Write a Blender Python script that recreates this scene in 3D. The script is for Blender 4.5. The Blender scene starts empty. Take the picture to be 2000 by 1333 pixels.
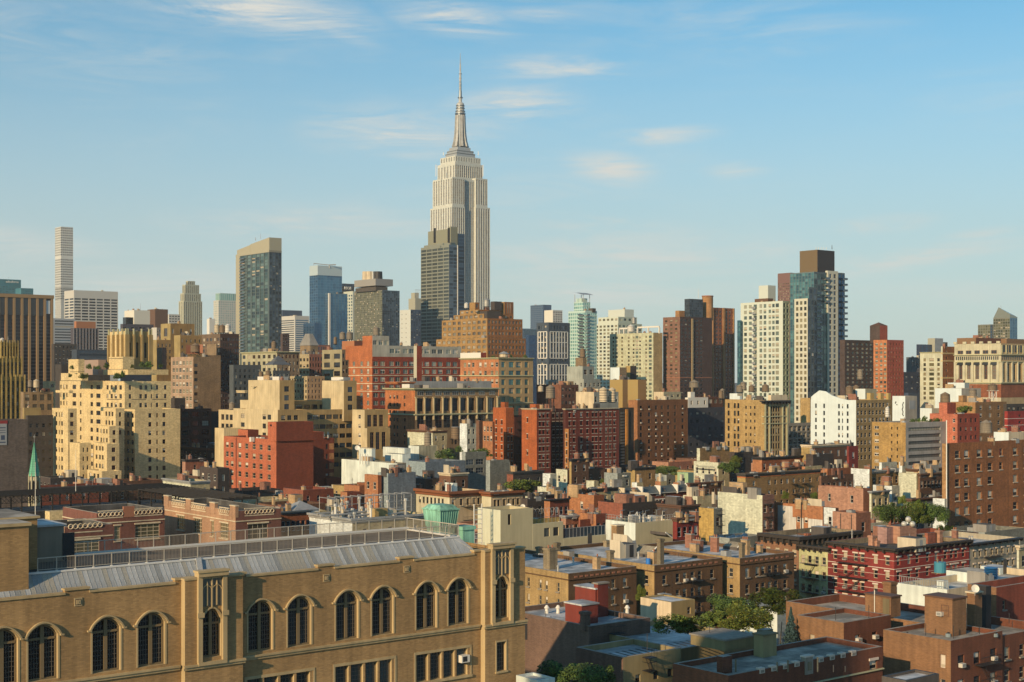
import bpy, math, random
from math import sin, cos, radians, pi, atan2, sqrt, hypot
random.seed(7)
scn = bpy.context.scene
COL = scn.collection
F = 2777.8          # focal length in photograph pixels (50 mm lens, 2000 px wide)
HY = 738.0          # row of the horizon in the photograph
CZ = 45.0           # eye height in metres
PHI = radians(38.5) # how far the street grid is turned from the view
AX = (cos(PHI), sin(PHI)); BX = (-sin(PHI), cos(PHI))

# ---------------------------------------------------------------- camera
cd = bpy.data.cameras.new('camera'); cam = bpy.data.objects.new('camera', cd); COL.objects.link(cam)
cam.location = (0, 0, CZ); cam.rotation_euler = (pi/2, 0, 0)
cd.lens = 50; cd.sensor_width = 36; cd.shift_y = (HY-666.5)/2000
cd.clip_start = 1; cd.clip_end = 30000
scn.camera = cam
# ---------------------------------------------------------------- sun and sky
SUN_AZ = radians(-51.5-73); SUN_EL = radians(19)
sv = (cos(SUN_AZ)*cos(SUN_EL), sin(SUN_AZ)*cos(SUN_EL), sin(SUN_EL))
sl = bpy.data.lights.new('sun', 'SUN'); sl.energy = 5.0; sl.angle = radians(.5); sl.color = (1, .715, .41)
so = bpy.data.objects.new('sun', sl); COL.objects.link(so)
from mathutils import Vector, Matrix
so.rotation_euler = Vector(sv).to_track_quat('Z', 'Y').to_euler(); so.location = (-60, -110, 120)
wd = bpy.data.worlds.new('World'); scn.world = wd; wd.use_nodes = True
vs = scn.view_settings; vs.view_transform = 'Standard'; vs.look = 'None'; vs.gamma = 1; vs.exposure = .15
vs.use_curve_mapping = False

def nd(nt, t, **k):
    n = nt.nodes.new(t)
    for a, b in k.items():
        if a.startswith('i_'):
            n.inputs[int(a[2:])].default_value = b
        else: setattr(n, a, b)
    return n
def math_(nt, op, a, b=None, clamp=False):
    n = nd(nt, 'ShaderNodeMath', operation=op, use_clamp=clamp)
    for i, x in enumerate((a, b)):
        if x is None: continue
        if isinstance(x, (int, float)): n.inputs[i].default_value = x
        else: nt.links.new(x, n.inputs[i])
    return n.outputs[0]
def world_setup():
    nt = wd.node_tree; nt.nodes.clear(); lk = nt.links.new
    out = nd(nt, 'ShaderNodeOutputWorld'); bg = nd(nt, 'ShaderNodeBackground'); lk(bg.outputs[0], out.inputs[0])
    sky = nd(nt, 'ShaderNodeTexSky', sky_type='NISHITA', sun_disc=False, sun_elevation=SUN_EL,
             sun_rotation=atan2(sv[0], sv[1]), altitude=50, air_density=1.0, dust_density=.7, ozone_density=1.6)
    bg.inputs[1].default_value = SKY_STRENGTH
    tc = nd(nt, 'ShaderNodeTexCoord'); sx = nd(nt, 'ShaderNodeSeparateXYZ'); lk(tc.outputs['Generated'], sx.inputs[0])
    az = math_(nt, 'ARCTAN2', sx.outputs[0], sx.outputs[1])
    el = math_(nt, 'ARCSINE', sx.outputs[2])
    cb = nd(nt, 'ShaderNodeCombineXYZ'); lk(az, cb.inputs[0]); lk(el, cb.inputs[1])
    # thin cirrus: stretched noise inside soft ellipses (degrees) plus a faint veil everywhere
    def noise(scale, sx_, sy_, rot, detail=6, rough=.6, dist=.6):
        mp = nd(nt, 'ShaderNodeMapping'); lk(cb.outputs[0], mp.inputs[0])
        mp.inputs['Rotation'].default_value = (0, 0, rot); mp.inputs['Scale'].default_value = (sx_, sy_, 1)
        n = nd(nt, 'ShaderNodeTexNoise'); n.inputs['Scale'].default_value = scale
        n.inputs['Detail'].default_value = detail; n.inputs['Roughness'].default_value = rough
        n.inputs['Distortion'].default_value = dist
        lk(mp.outputs[0], n.inputs['Vector']); return n.outputs['Fac']
    n1 = noise(7, 1.0, 7.0, radians(5), 9, .68, 1.1); n2 = noise(26, .7, 6.0, radians(-6), 6, .6, .8)
    veil = noise(3.2, 1.0, 3.6, radians(3), 5, .55, .3)
    def mr(x, a, b, c=0, d=1):
        m = nd(nt, 'ShaderNodeMapRange', interpolation_type='SMOOTHSTEP'); lk(x, m.inputs[0])
        for i, v in enumerate((a, b, c, d)): m.inputs[i+1].default_value = v
        return m.outputs[0]
    tot = None
    for (px, py, a, b, rot, wgt) in WISPS:
        u = math.atan((px-1000)/F); v = math.atan((HY-py)/F)
        s = nd(nt, 'ShaderNodeVectorMath', operation='SUBTRACT'); lk(cb.outputs[0], s.inputs[0]); s.inputs[1].default_value = (u, v, 0)
        mp = nd(nt, 'ShaderNodeMapping'); lk(s.outputs[0], mp.inputs[0])
        mp.inputs['Rotation'].default_value = (0, 0, radians(rot)); mp.inputs['Scale'].default_value = (F/a, F/b, 1)
        mp.vector_type = 'POINT'
        r = nd(nt, 'ShaderNodeVectorRotate', rotation_type='Z_AXIS'); lk(s.outputs[0], r.inputs['Vector']); r.inputs['Angle'].default_value = radians(rot)
        sc = nd(nt, 'ShaderNodeVectorMath', operation='MULTIPLY'); lk(r.outputs[0], sc.inputs[0]); sc.inputs[1].default_value = (F/a, F/b, 0)
        ln = nd(nt, 'ShaderNodeVectorMath', operation='LENGTH'); lk(sc.outputs[0], ln.inputs[0])
        nt.nodes.remove(mp)
        e = mr(ln.outputs['Value'], 1.0, .0, 0, wgt)
        tot = e if tot is None else math_(nt, 'MAXIMUM', tot, e)
    streak = math_(nt, 'MULTIPLY', mr(n1, .31, .62), mr(n2, .28, .62, .4, 1.0))
    c1 = math_(nt, 'MULTIPLY', tot, streak)
    c2 = math_(nt, 'MULTIPLY', mr(veil, .40, .72, 0, .42), mr(n1, .35, .7))
    cl = math_(nt, 'ADD', c1, c2, True)
    tint = nd(nt, 'ShaderNodeMix', data_type='RGBA', blend_type='MULTIPLY'); tint.inputs[0].default_value = 1
    lk(sky.outputs[0], tint.inputs[6]); tint.inputs[7].default_value = SKY_TINT
    # pale veil of air low over the horizon, all the way round
    hz = nd(nt, 'ShaderNodeMix', data_type='RGBA'); lk(mr(math_(nt, 'ABSOLUTE', el), .33, .0, 0, HZ_MIX), hz.inputs[0])
    lk(tint.outputs[2], hz.inputs[6]); hz.inputs[7].default_value = HZ_COL
    mx = nd(nt, 'ShaderNodeMix', data_type='RGBA'); lk(cl, mx.inputs[0]); lk(hz.outputs[2], mx.inputs[6]); mx.inputs[7].default_value = CLOUD_COL
    lk(mx.outputs[2], bg.inputs[0])
SKY_STRENGTH = .094; HAZE = .00006
SKY_TINT = (.47, 1.15, 1.31, 1); HZ_MIX = .8; HZ_COL = (6.0, 6.1, 5.9, 1); CLOUD_COL = (7.0, 7.0, 6.5, 1)
# px, py, half width, half height, tilt, weight
WISPS = [(500,30,330,62,6,.95),(650,66,130,24,14,.7),(880,36,180,52,8,.9),(1040,30,110,20,0,.5),(1090,132,190,34,0,.95),(1000,205,180,56,-5,.95),(770,262,250,64,0,.75),
 (1290,268,160,26,-3,.8),(1190,328,120,44,10,.9),(620,440,380,50,0,.6),(1190,440,180,26,0,.6),(1200,500,480,80,0,.6),(1800,512,280,34,-7,.7),
 (1720,448,150,26,-4,.6),(1180,570,360,54,0,.65),(1480,490,120,20,0,.6),(60,490,200,44,4,.65),(1440,338,90,24,0,.5),(1920,470,100,16,-5,.5),(330,560,300,54,0,.5)]
world_setup()

# ---------------------------------------------------------------- colour helpers
def lin(h):
    r = []
    for i in (0, 2, 4):
        c = int(h[i:i+2], 16)/255; r.append(c/12.92 if c <= .04045 else ((c+.055)/1.055)**2.4)
    return r
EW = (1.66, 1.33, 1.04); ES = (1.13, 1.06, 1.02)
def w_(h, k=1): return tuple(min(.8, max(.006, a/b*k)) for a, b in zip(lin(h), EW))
def s_(h, k=1): return tuple(min(.8, max(.006, a/b*k)) for a, b in zip(lin(h), ES))  # south-face colours, darkened so part of the shade sits in them
MC = {}
def M(name, rgb, rough=.85, kind='plain', metal=0, spec=.5, rgb2=None, sc=1.0, amt=1.0):
    key = (name, tuple(rgb), kind)
    if key in MC: return MC[key]
    m = bpy.data.materials.new(name); m.use_nodes = True; nt = m.node_tree; lk = nt.links.new
    p = nt.nodes['Principled BSDF']; p.inputs['Roughness'].default_value = rough; p.inputs['Metallic'].default_value = metal
    p.inputs['Specular IOR Level'].default_value = spec
    p.inputs['Base Color'].default_value = (*rgb, 1)
    if kind != 'plain':
        tc = nd(nt, 'ShaderNodeTexCoord'); oc = tc.outputs['Object']
        def noise(scale, v3, det=4):
            mp = nd(nt, 'ShaderNodeMapping'); lk(oc, mp.inputs[0]); mp.inputs['Scale'].default_value = v3
            n = nd(nt, 'ShaderNodeTexNoise'); n.inputs['Scale'].default_value = scale; n.inputs['Detail'].default_value = det
            lk(mp.outputs[0], n.inputs['Vector']); return n.outputs['Fac']
        def mr(x, a, b, c, d):
            q = nd(nt, 'ShaderNodeMapRange'); lk(x, q.inputs[0])
            for i, v in enumerate((a, b, c, d)): q.inputs[i+1].default_value = v
            return q.outputs[0]
        f1 = mr(noise(.22*sc, (1, 1, 1)), .3, .7, 1-.20*amt, 1+.15*amt)
        f2 = mr(noise(1.0*sc, (1.6, 1.6, .12)), .35, .7, 1+.06*amt, 1-.19*amt)
        f = math_(nt, 'MULTIPLY', f1, f2)
        base = None
        if kind in ('brick', 'nbrick'):
            sx = nd(nt, 'ShaderNodeSeparateXYZ'); lk(oc, sx.inputs[0])
            cb = nd(nt, 'ShaderNodeCombineXYZ'); lk(math_(nt, 'ADD', sx.outputs[0], sx.outputs[1]), cb.inputs[0]); lk(sx.outputs[2], cb.inputs[1])
            bt = nd(nt, 'ShaderNodeTexBrick'); lk(cb.outputs[0], bt.inputs['Vector'])
            k = 1.0 if kind == 'nbrick' else 1.0
            bt.inputs['Scale'].default_value = 1; bt.inputs['Brick Width'].default_value = .3*k if kind == 'nbrick' else .5
            bt.inputs['Row Height'].default_value = .1 if kind == 'nbrick' else .28
            bt.inputs['Mortar Size'].default_value = .012 if kind == 'nbrick' else .0
            bt.inputs['Mortar Smooth'].default_value = .3
            lo = .86 if kind == 'nbrick' else .85
            bt.inputs['Color1'].default_value = (*[c*lo for c in rgb], 1); bt.inputs['Color2'].default_value = (*[min(1, c*(2.06-lo)) for c in rgb], 1)
            bt.inputs['Mortar'].default_value = (*[min(1, c*.8+.03) for c in rgb], 1)
            base = bt.outputs['Color']
            if kind == 'nbrick':
                bp = nd(nt, 'ShaderNodeBump'); bp.inputs['Strength'].default_value = .22; bp.inputs['Distance'].default_value = .01
                lk(math_(nt, 'SUBTRACT', 1, bt.outputs['Fac']), bp.inputs['Height']); lk(bp.outputs[0], p.inputs['Normal'])
        if kind == 'roof':
            f3 = mr(noise(.35, (1, 1, 1), 7), .40, .60, 1.1, .5); f = math_(nt, 'MULTIPLY', f, f3)
            bt = nd(nt, 'ShaderNodeTexBrick'); lk(oc, bt.inputs['Vector']); bt.inputs['Scale'].default_value = 1; bt.inputs['Brick Width'].default_value = 5; bt.inputs['Row Height'].default_value = 1.1; bt.inputs['Mortar Size'].default_value = .035
            f = math_(nt, 'MULTIPLY', f, mr(bt.outputs['Fac'], 0, 1, 1, .55))
        if kind == 'wood':
            f3 = mr(noise(3, (8, 8, .3)), .3, .7, .7, 1.25); f = math_(nt, 'MULTIPLY', f, f3)
        mul = nd(nt, 'ShaderNodeMix', data_type='RGBA', blend_type='MULTIPLY'); mul.inputs[0].default_value = 1
        if base is not None: lk(base, mul.inputs[6])
        else: mul.inputs[6].default_value = (*rgb, 1)
        cc = nd(nt, 'ShaderNodeCombineColor'); [lk(f, cc.inputs[i]) for i in range(3)]
        lk(cc.outputs[0], mul.inputs[7])
        lk(mul.outputs[2], p.inputs['Base Color'])
    MC[key] = m; return m
def vary(m, lo, hi):
    nt = m.node_tree; oi = nd(nt, 'ShaderNodeObjectInfo'); mx = nd(nt, 'ShaderNodeMix', data_type='RGBA'); tc = nd(nt, 'ShaderNodeTexCoord'); n = nd(nt, 'ShaderNodeTexNoise'); n.inputs['Scale'].default_value = .9
    nt.links.new(tc.outputs['Object'], n.inputs['Vector']); f = math_(nt, 'MULTIPLY', math_(nt, 'POWER', oi.outputs['Random'], 1.6), math_(nt, 'MULTIPLY', n.outputs['Fac'], 1.8), True)
    nt.links.new(f, mx.inputs[0]); mx.inputs[6].default_value = (*lo, 1); mx.inputs[7].default_value = (*hi, 1); nt.links.new(mx.outputs[2], nt.nodes['Principled BSDF'].inputs['Base Color'])

# glass
def GL(n, rgb, rough=.06, metal=0., spec=.6): return M(n, rgb, rough, 'plain', metal, spec)
g_dark = GL('glass_dark', (.012, .014, .018)); g_dark2 = GL('glass_dusk', (.035, .04, .045)); g_brown = GL('glass_brown', (.05, .035, .025))
g_blind = M('blind_white', (.55, .5, .42), .6); g_blind2 = M('blind_cream', (.38, .33, .25), .6); g_blue = GL('glass_blue', (.06, .10, .14), .08, .3)
GLS = {'res': ([g_dark, g_dark2, g_brown, g_blind2, g_dark], [5, 3, 1.5, .7, 0]),
       'off': ([g_dark, g_dark2, g_blue, g_blind2], [4, 4, 2, .6]),
       'dark': ([g_dark, g_dark2], [4, 1])}
def gset(key, cols, metal=.6, rough=.1, wts=None):
    ms = [M('curtain_glass_'+key, c, rough, 'plain', metal, .5) for c in cols]; GLS[key] = (ms, wts or [1]*len(ms))
gset('olive', [(.13, .13, .07), (.18, .18, .10), (.09, .10, .06), (.24, .23, .13)], .5, .15)
gset('green', [(.055, .10, .10), (.10, .17, .16), (.035, .06, .07), (.17, .24, .22)], .5, .12)
gset('blue', [(.07, .17, .27), (.09, .20, .30), (.06, .14, .23)], .65, .1)
gset('dblue', [(.03, .09, .18), (.04, .11, .21), (.03, .08, .15)], .6, .1)
gset('navy', [(.03, .045, .065), (.06, .085, .12), (.02, .03, .04), (.10, .13, .16)], .45, .1)
gset('teal', [(.24, .46, .45), (.30, .55, .52), (.18, .36, .38)], .35, .2)
gset('apt', [(.10, .14, .13), (.16, .20, .17), (.06, .08, .08), (.35, .34, .26)], .3, .15)
gset('warm', [(.16, .14, .08), (.10, .09, .06), (.30, .26, .16), (.05, .05, .04)], .3, .15)
gset('teal2', [(.08, .2, .22), (.12, .27, .28), (.05, .12, .15)], .45, .12)
WHT = M('white_paint', (.62, .60, .54), .6); CRM = M('cream_trim', (.55, .46, .32), .8, 'stone'); BLK = M('black_iron', (.02, .02, .022), .6)
DGR = M('dark_frame', (.05, .045, .04), .6); GRY = M('grey_metal', (.28, .29, .29), .5, 'stone'); SIL = M('silver_coating', (.50, .515, .52), .6, 'roof')
TAR = M('roof_tar', (.09, .088, .085), .9, 'roof'); GRV = M('roof_gravel', (.36, .33, .28), .95, 'roof'); WRF = M('white_roof', (.55, .55, .52), .7, 'roof')
WOOD = M('tank_wood', (.20, .14, .085), .85, 'wood'); WOODG = M('tank_wood_grey', (.24, .20, .15), .85, 'wood'); TIN = M('galvanised_steel', (.38, .38, .36), .5, 'stone', .3)
BRN = M('brown_trim', (.10, .05, .03), .7); TERR = M('terracotta', (.28, .12, .07), .8); RED = M('red_paint', (.30, .03, .025), .6, 'stone')
ROOFS = {'silver': SIL, 'tar': TAR, 'gravel': GRV, 'white': WRF}

# ---------------------------------------------------------------- mesh collector
class G:
    def __init__(s): s.v = []; s.f = []; s.m = []; s.ms = []
    def mi(s, mat):
        if mat not in s.ms: s.ms.append(mat)
        return s.ms.index(mat)
    def poly(s, pts, mat):
        n = len(s.v); s.v += pts; s.f.append(tuple(range(n, n+len(pts)))); s.m.append(s.mi(mat))
    def box(s, x0, y0, z0, x1, y1, z1, mat, top=None):
        n = len(s.v); k = s.mi(mat)
        s.v += [(x0,y0,z0),(x1,y0,z0),(x1,y1,z0),(x0,y1,z0),(x0,y0,z1),(x1,y0,z1),(x1,y1,z1),(x0,y1,z1)]
        s.f += [(n,n+1,n+5,n+4),(n+1,n+2,n+6,n+5),(n+2,n+3,n+7,n+6),(n+3,n,n+4,n+7),(n+4,n+5,n+6,n+7),(n+3,n+2,n+1,n)]
        s.m += [k]*4+[s.mi(top) if top else k, k]
    def cyl(s, x, y, z0, z1, r0, r1, mat, n=12, cap=True, ph=0):
        k = s.mi(mat); b = len(s.v)
        for z, r in ((z0, r0), (z1, r1)):
            s.v += [(x+r*cos(ph+2*pi*i/n), y+r*sin(ph+2*pi*i/n), z) for i in range(n)]
        for i in range(n):
            j = (i+1) % n; s.f.append((b+i, b+j, b+n+j, b+n+i)); s.m.append(k)
        if cap:
            s.f.append(tuple(b+n+i for i in range(n))); s.m.append(k)
            s.f.append(tuple(b+n-1-i for i in range(n))); s.m.append(k)
    def rod(s, p, q, r, mat, n=4):
        p = Vector(p); q = Vector(q); d = (q-p)
        if d.length < 1e-6: return
        d.normalize(); a = d.orthogonal().normalized(); c = d.cross(a); b = len(s.v); k = s.mi(mat)
        for o in (p, q): s.v += [tuple(o+a*(r*cos(2*pi*i/n+.785))+c*(r*sin(2*pi*i/n+.785))) for i in range(n)]
        for i in range(n):
            j = (i+1) % n; s.f.append((b+i, b+j, b+n+j, b+n+i)); s.m.append(k)
        s.f.append(tuple(b+n+i for i in range(n))); s.m.append(k); s.f.append(tuple(b+n-1-i for i in range(n))); s.m.append(k)
    def mesh(s, name):
        me = bpy.data.meshes.new(name); me.from_pydata(s.v, [], s.f)
        for m in s.ms: me.materials.append(m)
        me.polygons.foreach_set('material_index', s.m); me.update(); return me
    def obj(s, name, par=None, **k):
        return ob(name, s.mesh(name), par, **k)
def ob(name, me, par=None, loc=(0, 0, 0), rz=0, **props):
    o = bpy.data.objects.new(name, me); COL.objects.link(o); o.location = loc
    if rz: o.rotation_euler = (0, 0, rz)
    if par is not None: o.parent = par
    for a, b in props.items(): o[a] = b
    return o
def thing(name, label, cat, loc, rz=0, group=None):
    o = ob(name, None, None, loc, rz, label=label, category=cat)
    o.empty_display_size = 1
    if group: o['group'] = group
    return o
def W3(px, py, d): return ((px-1000)/F*d, d, CZ-(py-HY)*d/F)

# ---------------------------------------------------------------- windows
WM = {}
def wmesh(w, h, nx, ny, fr, gl, blind, sill, lint):
    key = (round(w, 1), round(h, 1), nx, ny, fr, gl, blind, sill, lint)
    if key in WM: return WM[key]
    g = G(); w, h = key[0], key[1]
    e = min(.09, w*.09)
    g.poly([(0, .05, 0), (w, .05, 0), (w, .05, h), (0, .05, h)], gl)
    if blind: g.poly([(e, .04, h*(1-blind)), (w-e, .04, h*(1-blind)), (w-e, .04, h-e), (e, .04, h-e)], g_blind if random.random() < .6 else g_blind2)
    if fr:
        for a in ((0, 0, w, e), (0, h-e, w, h), (0, e, e, h-e), (w-e, e, w, h-e)):
            g.poly([(a[0], 0, a[1]), (a[2], 0, a[1]), (a[2], 0, a[3]), (a[0], 0, a[3])], fr)
        for i in range(1, nx):
            x = w*i/nx; t = e*.5 if nx > 2 else e*.7; g.poly([(x-t, .01, e), (x+t, .01, e), (x+t, .01, h-e), (x-t, .01, h-e)], fr)
        for i in range(1, ny):
            z = h*i/ny; t = e*.45; g.poly([(e, .012, z-t), (w-e, .012, z-t), (w-e, .012, z+t), (e, .012, z+t)], fr)
    if sill: g.box(-.1, -.34, -.16, w+.1, .06, -.002, sill)
    if lint: g.box(-.12, -.27, h+.002, w+.12, .06, h+.24, lint)
    WM[key] = g.mesh('window'); return WM[key]
acg = G(); acg.box(-.33, -.45, 0, .33, .05, .42, M('air_conditioner_casing', (.5, .48, .43), .6)); acg.box(-.26, -.46, .06, .26, -.452, .36, M('ac_grille', (.22, .22, .21), .7)); ACM = acg.mesh('air_conditioner')

def sp(n=0, w=4, h=8, p=16, t=6, rows=99, cols=None, m=(0, 0), r=.22, st=(1, 2), gl='res', fr=WHT, sill=None, lint=None, ac=0, bl=.25, mode='win', one=None, wt=None, skip=0):
    return dict(n=n, w=w, h=h, p=p, t=t, rows=rows, cols=cols, m=m, r=r, st=st, gl=gl, fr=fr, sill=sill, lint=lint, ac=ac, bl=bl, mode=mode, one=one, wt=wt, skip=skip)

class Bd:
    def __init__(s, name, label, cat='building', group=None):
        s.name, s.label, s.cat, s.group = name, label, cat, group; s.root = None; s.nwin = 0; s.lit = G()
    def anchor(s, x, y):
        if s.root is None: s.root = thing(s.name, s.label, s.cat, (x, y, 0), PHI, s.group); s.o = (x, y)
    def loc(s, x, y):
        dx, dy = x-s.o[0], y-s.o[1]; return (dx*AX[0]+dy*AX[1], dx*BX[0]+dy*BX[1])
class V: pass
def along(px, C, D):
    u = (px-1000)/F; return (u*C[1]-C[0])/(D[0]-u*D[1])

def facade(v, face, specs, g, mat):
    """wall sheet with real openings; windows are placed into them"""
    B = v.B; x0, y0 = v.lo; L = v.Ls if face == 'S' else v.Lw
    D = AX if face == 'S' else BX; kk = abs(v.k*(D[0]-(v.C[0]/v.C[1])*D[1]))
    def P(u, z, dep=0):
        return (x0+u, y0+dep, z) if face == 'S' else (x0+dep, y0+u, z)
    cols = []
    for s in specs or []:
        w = s['w']/kk; h = s['h']/v.k; p = s['p']/v.k; t = s['t']/v.k
        if s['mode'] == 'strip':
            pass
        if s['cols']: us = [along(c, v.C, D) for c in s['cols']]
        else:
            ml, mr_ = (s['m'][0]/kk, s['m'][1]/kk) if face == 'S' else (s['m'][1]/kk, s['m'][0]/kk)
            us = [ml+(L-ml-mr_)*(i+.5)/s['n'] for i in range(s['n'])]
        rows = []
        for r in range(s['rows']):
            zt = v.zt-t-r*p; zb = zt-h
            if zb < max(v.z0+.3, v.zvis): break
            rows.append((zb, zt))
        if not rows: continue
        for u in us:
            if u-w/2 < .05 or u+w/2 > L-.05: continue
            cols.append((u-w/2, u+w/2, rows, s, p))
    cols.sort(key=lambda c: c[0]); cur = 0
    def q(a, b, c, d):
        if b-a > 1e-4 and d-c > 1e-4:
            pts = [P(a, c), P(b, c), P(b, d), P(a, d)]
            g.poly(pts if face == 'S' else pts[::-1], mat)
    rz = 0 if face == 'S' else -pi/2
    for (a, b, rows, s, p) in cols:
        if a < cur+.02: continue
        q(cur, a, v.z0, v.zt); cur = b
        dep = s['r']
        if s['mode'] == 'strip':
            zb, zt = rows[-1][0], rows[0][1]
            q(a, b, v.z0, zb); q(a, b, zt, v.zt); ops = [(zb, zt)]
        else:
            z = v.zt
            for (zb, zt) in rows: q(a, b, zt, z); z = zb
            q(a, b, v.z0, z); ops = rows
        for (zb, zt) in ops:
            for pts in ([P(a, zb), P(a, zb, dep), P(a, zt, dep), P(a, zt)], [P(b, zb, dep), P(b, zb), P(b, zt), P(b, zt, dep)],
                        [P(a, zb), P(b, zb), P(b, zb, dep), P(a, zb, dep)], [P(a, zt, dep), P(b, zt, dep), P(b, zt), P(a, zt)]):
                g.poly(pts if face == 'S' else pts[::-1], mat)
        gm, gw = GLS[s['gl']]
        if s['mode'] == 'strip':
            sm = s['one'] or DGR
            zb, zt = ops[0]; gs = v.stuff
            gs.poly([P(a, zb, dep), P(b, zb, dep), P(b, zt, dep), P(a, zt, dep)][::1 if face == 'S' else -1], sm)
            for (z0, z1) in rows:
                e = (b-a)*.08
                gs.poly([P(a+e, z0, dep-.03), P(b-e, z0, dep-.03), P(b-e, z1, dep-.03), P(a+e, z1, dep-.03)][::1 if face == 'S' else -1], random.choices(gm, gw)[0])
            continue
        big = s['h'] >= 8 or s['w'] >= 8
        for (zb, zt) in rows:
            gl = random.choices(gm, gw)[0]
            if s['skip'] and random.random() < s['skip']: pass
            if big and B.nwin < 298:
                blind = random.choice((.35, .5, .5, .75)) if (random.random() < s['bl']) else 0
                me = wmesh(b-a, zt-zb, s['st'][0], s['st'][1], s['fr'], gl, blind, s['sill'], s['lint'])
                P0 = P(a, zb, dep-.06) if face == 'S' else P(b, zb, dep-.06)
                sc = ((b-a)/max(.1, round(b-a, 1)), 1, (zt-zb)/max(.1, round(zt-zb, 1)))
                o = ob('window', me, B.root, P0, rz); o.scale = sc; B.nwin += 1
            else:
                gs = v.stuff; dd = dep-.02
                gs.poly([P(a, zb, dd), P(b, zb, dd), P(b, zt, dd), P(a, zt, dd)][::1 if face == 'S' else -1], gl)
                if random.random() < s['bl']:
                    zm = zb+(zt-zb)*random.choice((.3, .5, .6))
                    gs.poly([P(a, zm, dd-.01), P(b, zm, dd-.01), P(b, zt, dd-.01), P(a, zt, dd-.01)][::1 if face == 'S' else -1], g_blind2)
                if s['st'][0] > 1 and s['fr']:
                    for i in range(1, s['st'][0]):
                        um = a+(b-a)*i/s['st'][0]; t2 = (b-a)*.04
                        gs.poly([P(um-t2, zb, dd-.05), P(um+t2, zb, dd-.05), P(um+t2, zt, dd-.05), P(um-t2, zt, dd-.05)][::1 if face == 'S' else -1], s['fr'])
            if s['ac'] and random.random() < s['ac']:
                um = (a+b)/2; ob('air_conditioner', ACM, B.root, P(um, zb+.02, dep*.3), rz)
    q(cur, L, v.z0, v.zt)

def vol(B, xl, xc, xr, yt, d=None, H=None, mat=None, matS=None, S=None, W=None, base=0, yb=1500, roof='tar', par=.9, cop=None, cor=None, bands=(), dep=None, wid=None, back=0, tag_='wall', clut=0, inn=None):
    if d is None: d = (CZ-H)*F/(yt-HY)
    v = V(); v.B = B; v.d = d; v.k = F/d; C = ((xc-1000)/F*d, d)
    if back: C = (C[0]+BX[0]*back, C[1]+BX[1]*back)
    v.C = C
    B.anchor(*C)
    v.lo = B.loc(*C)
    v.Ls = wid if wid else along(xr, C, AX); v.Lw = dep if dep else along(xl, C, BX)
    if v.Lw <= 0 or v.Ls <= 0 or v.Lw > 400: print('BAD', B.label, xl, xc, xr, d, v.Ls, v.Lw)
    v.zt = CZ-(yt-HY)*d/F; v.z0 = base; v.zvis = CZ-(yb-HY)*d/F; v.stuff = G()
    g = G(); ms = matS or mat
    facade(v, 'S', S if isinstance(S, (list, tuple)) or S is None else [S], g, ms)
    facade(v, 'W', W if isinstance(W, (list, tuple)) or W is None else [W], g, mat)
    x, y = v.lo; X, Y = x+v.Ls, y+v.Lw; z0, zt = v.z0, v.zt; zr = zt-par; v.zr = zr
    g.poly([(X, y, z0), (X, Y, z0), (X, Y, zt), (X, y, zt)], ms); g.poly([(X, Y, z0), (x, Y, z0), (x, Y, zt), (X, Y, zt)], mat)
    t = min(.35, v.Ls*.1, v.Lw*.1)
    if par > .05:
        o = [(x, y), (X, y), (X, Y), (x, Y)]; i = [(x+t, y+t), (X-t, y+t), (X-t, Y-t), (x+t, Y-t)]
        cm = cop or ms
        for a in range(4):
            b = (a+1) % 4
            g.poly([(*o[a], zt), (*o[b], zt), (*i[b], zt), (*i[a], zt)], cm)
            g.poly([(*i[a], zt), (*i[b], zt), (*i[b], zr), (*i[a], zr)], inn or ms)
        r = G(); r.poly([(*i[0], zr), (*i[1], zr), (*i[2], zr), (*i[3], zr)], ROOFS[roof]); r.obj('roof', B.root)
    else: g.poly([(x, y, zt), (X, y, zt), (X, Y, zt), (x, Y, zt)], ROOFS[roof])
    g.obj(tag_, B.root)
    if v.stuff.f: v.stuff.obj('windows', B.root, kind='stuff')
    if cor: cornice(v, *cor)
    for bd in bands: band(v, *bd)
    if clut: clutter(v, clut)
    return v
def band(v, y_off, h, pr, mat, name='band'):
    """horizontal course round the two street faces: px below the top, px height, m proud"""
    g = G(); x, y = v.lo; z1 = v.zt-y_off/v.k; z0 = z1-h/v.k
    g.box(x-pr, y-pr, z0, x+v.Ls+.01, y-.003, z1, mat); g.box(x-pr, y-.002, z0, x-.003, y+v.Lw, z1, mat)
    g.obj(name, v.B.root)
def cornice(v, h, pr, mat, br=0):
    g = G(); x, y = v.lo; z1 = v.zt+.06; z0 = z1-h/v.k; zm = z0+(z1-z0)*.55
    g.box(x-pr, y-pr, zm, x+v.Ls+.05, y-.003, z1, mat); g.box(x-pr, y-.002, zm, x-.003, y+v.Lw, z1, mat)
    q = pr*.35
    g.box(x-q, y-q, z0, x+v.Ls, y-.004, zm-.002, mat); g.box(x-q, y-.003, z0, x-.004, y+v.Lw, zm-.002, mat)
    if br:
        n = int(v.Ls/br)
        for i in range(n+1):
            u = v.Ls*i/max(1, n); g.box(x+u-.12, y-pr*.9, z0-(z1-z0)*.25, x+u+.12, y-q, zm, mat)
        n = int(v.Lw/br)
        for i in range(1, n+1):
            u = v.Lw*i/max(1, n); g.box(x-pr*.9, y+u-.12, z0-(z1-z0)*.25, x-q, y+u+.12, zm, mat)
    g.obj('cornice', v.B.root)
def inside(v, fx, fy): return (v.lo[0]+v.Ls*fx, v.lo[1]+v.Lw*fy)
BRK = [M('bulkhead_tan', (.36, .25, .14), .9, 'brick'), M('bulkhead_red', (.23, .11, .075), .9, 'brick'), M('bulkhead_cream', (.5, .44, .33), .9, 'stone'), M('bulkhead_grey', (.25, .24, .22), .9, 'stone'), M('bulkhead_dark', (.08, .07, .065), .9, 'stone')]
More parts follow.
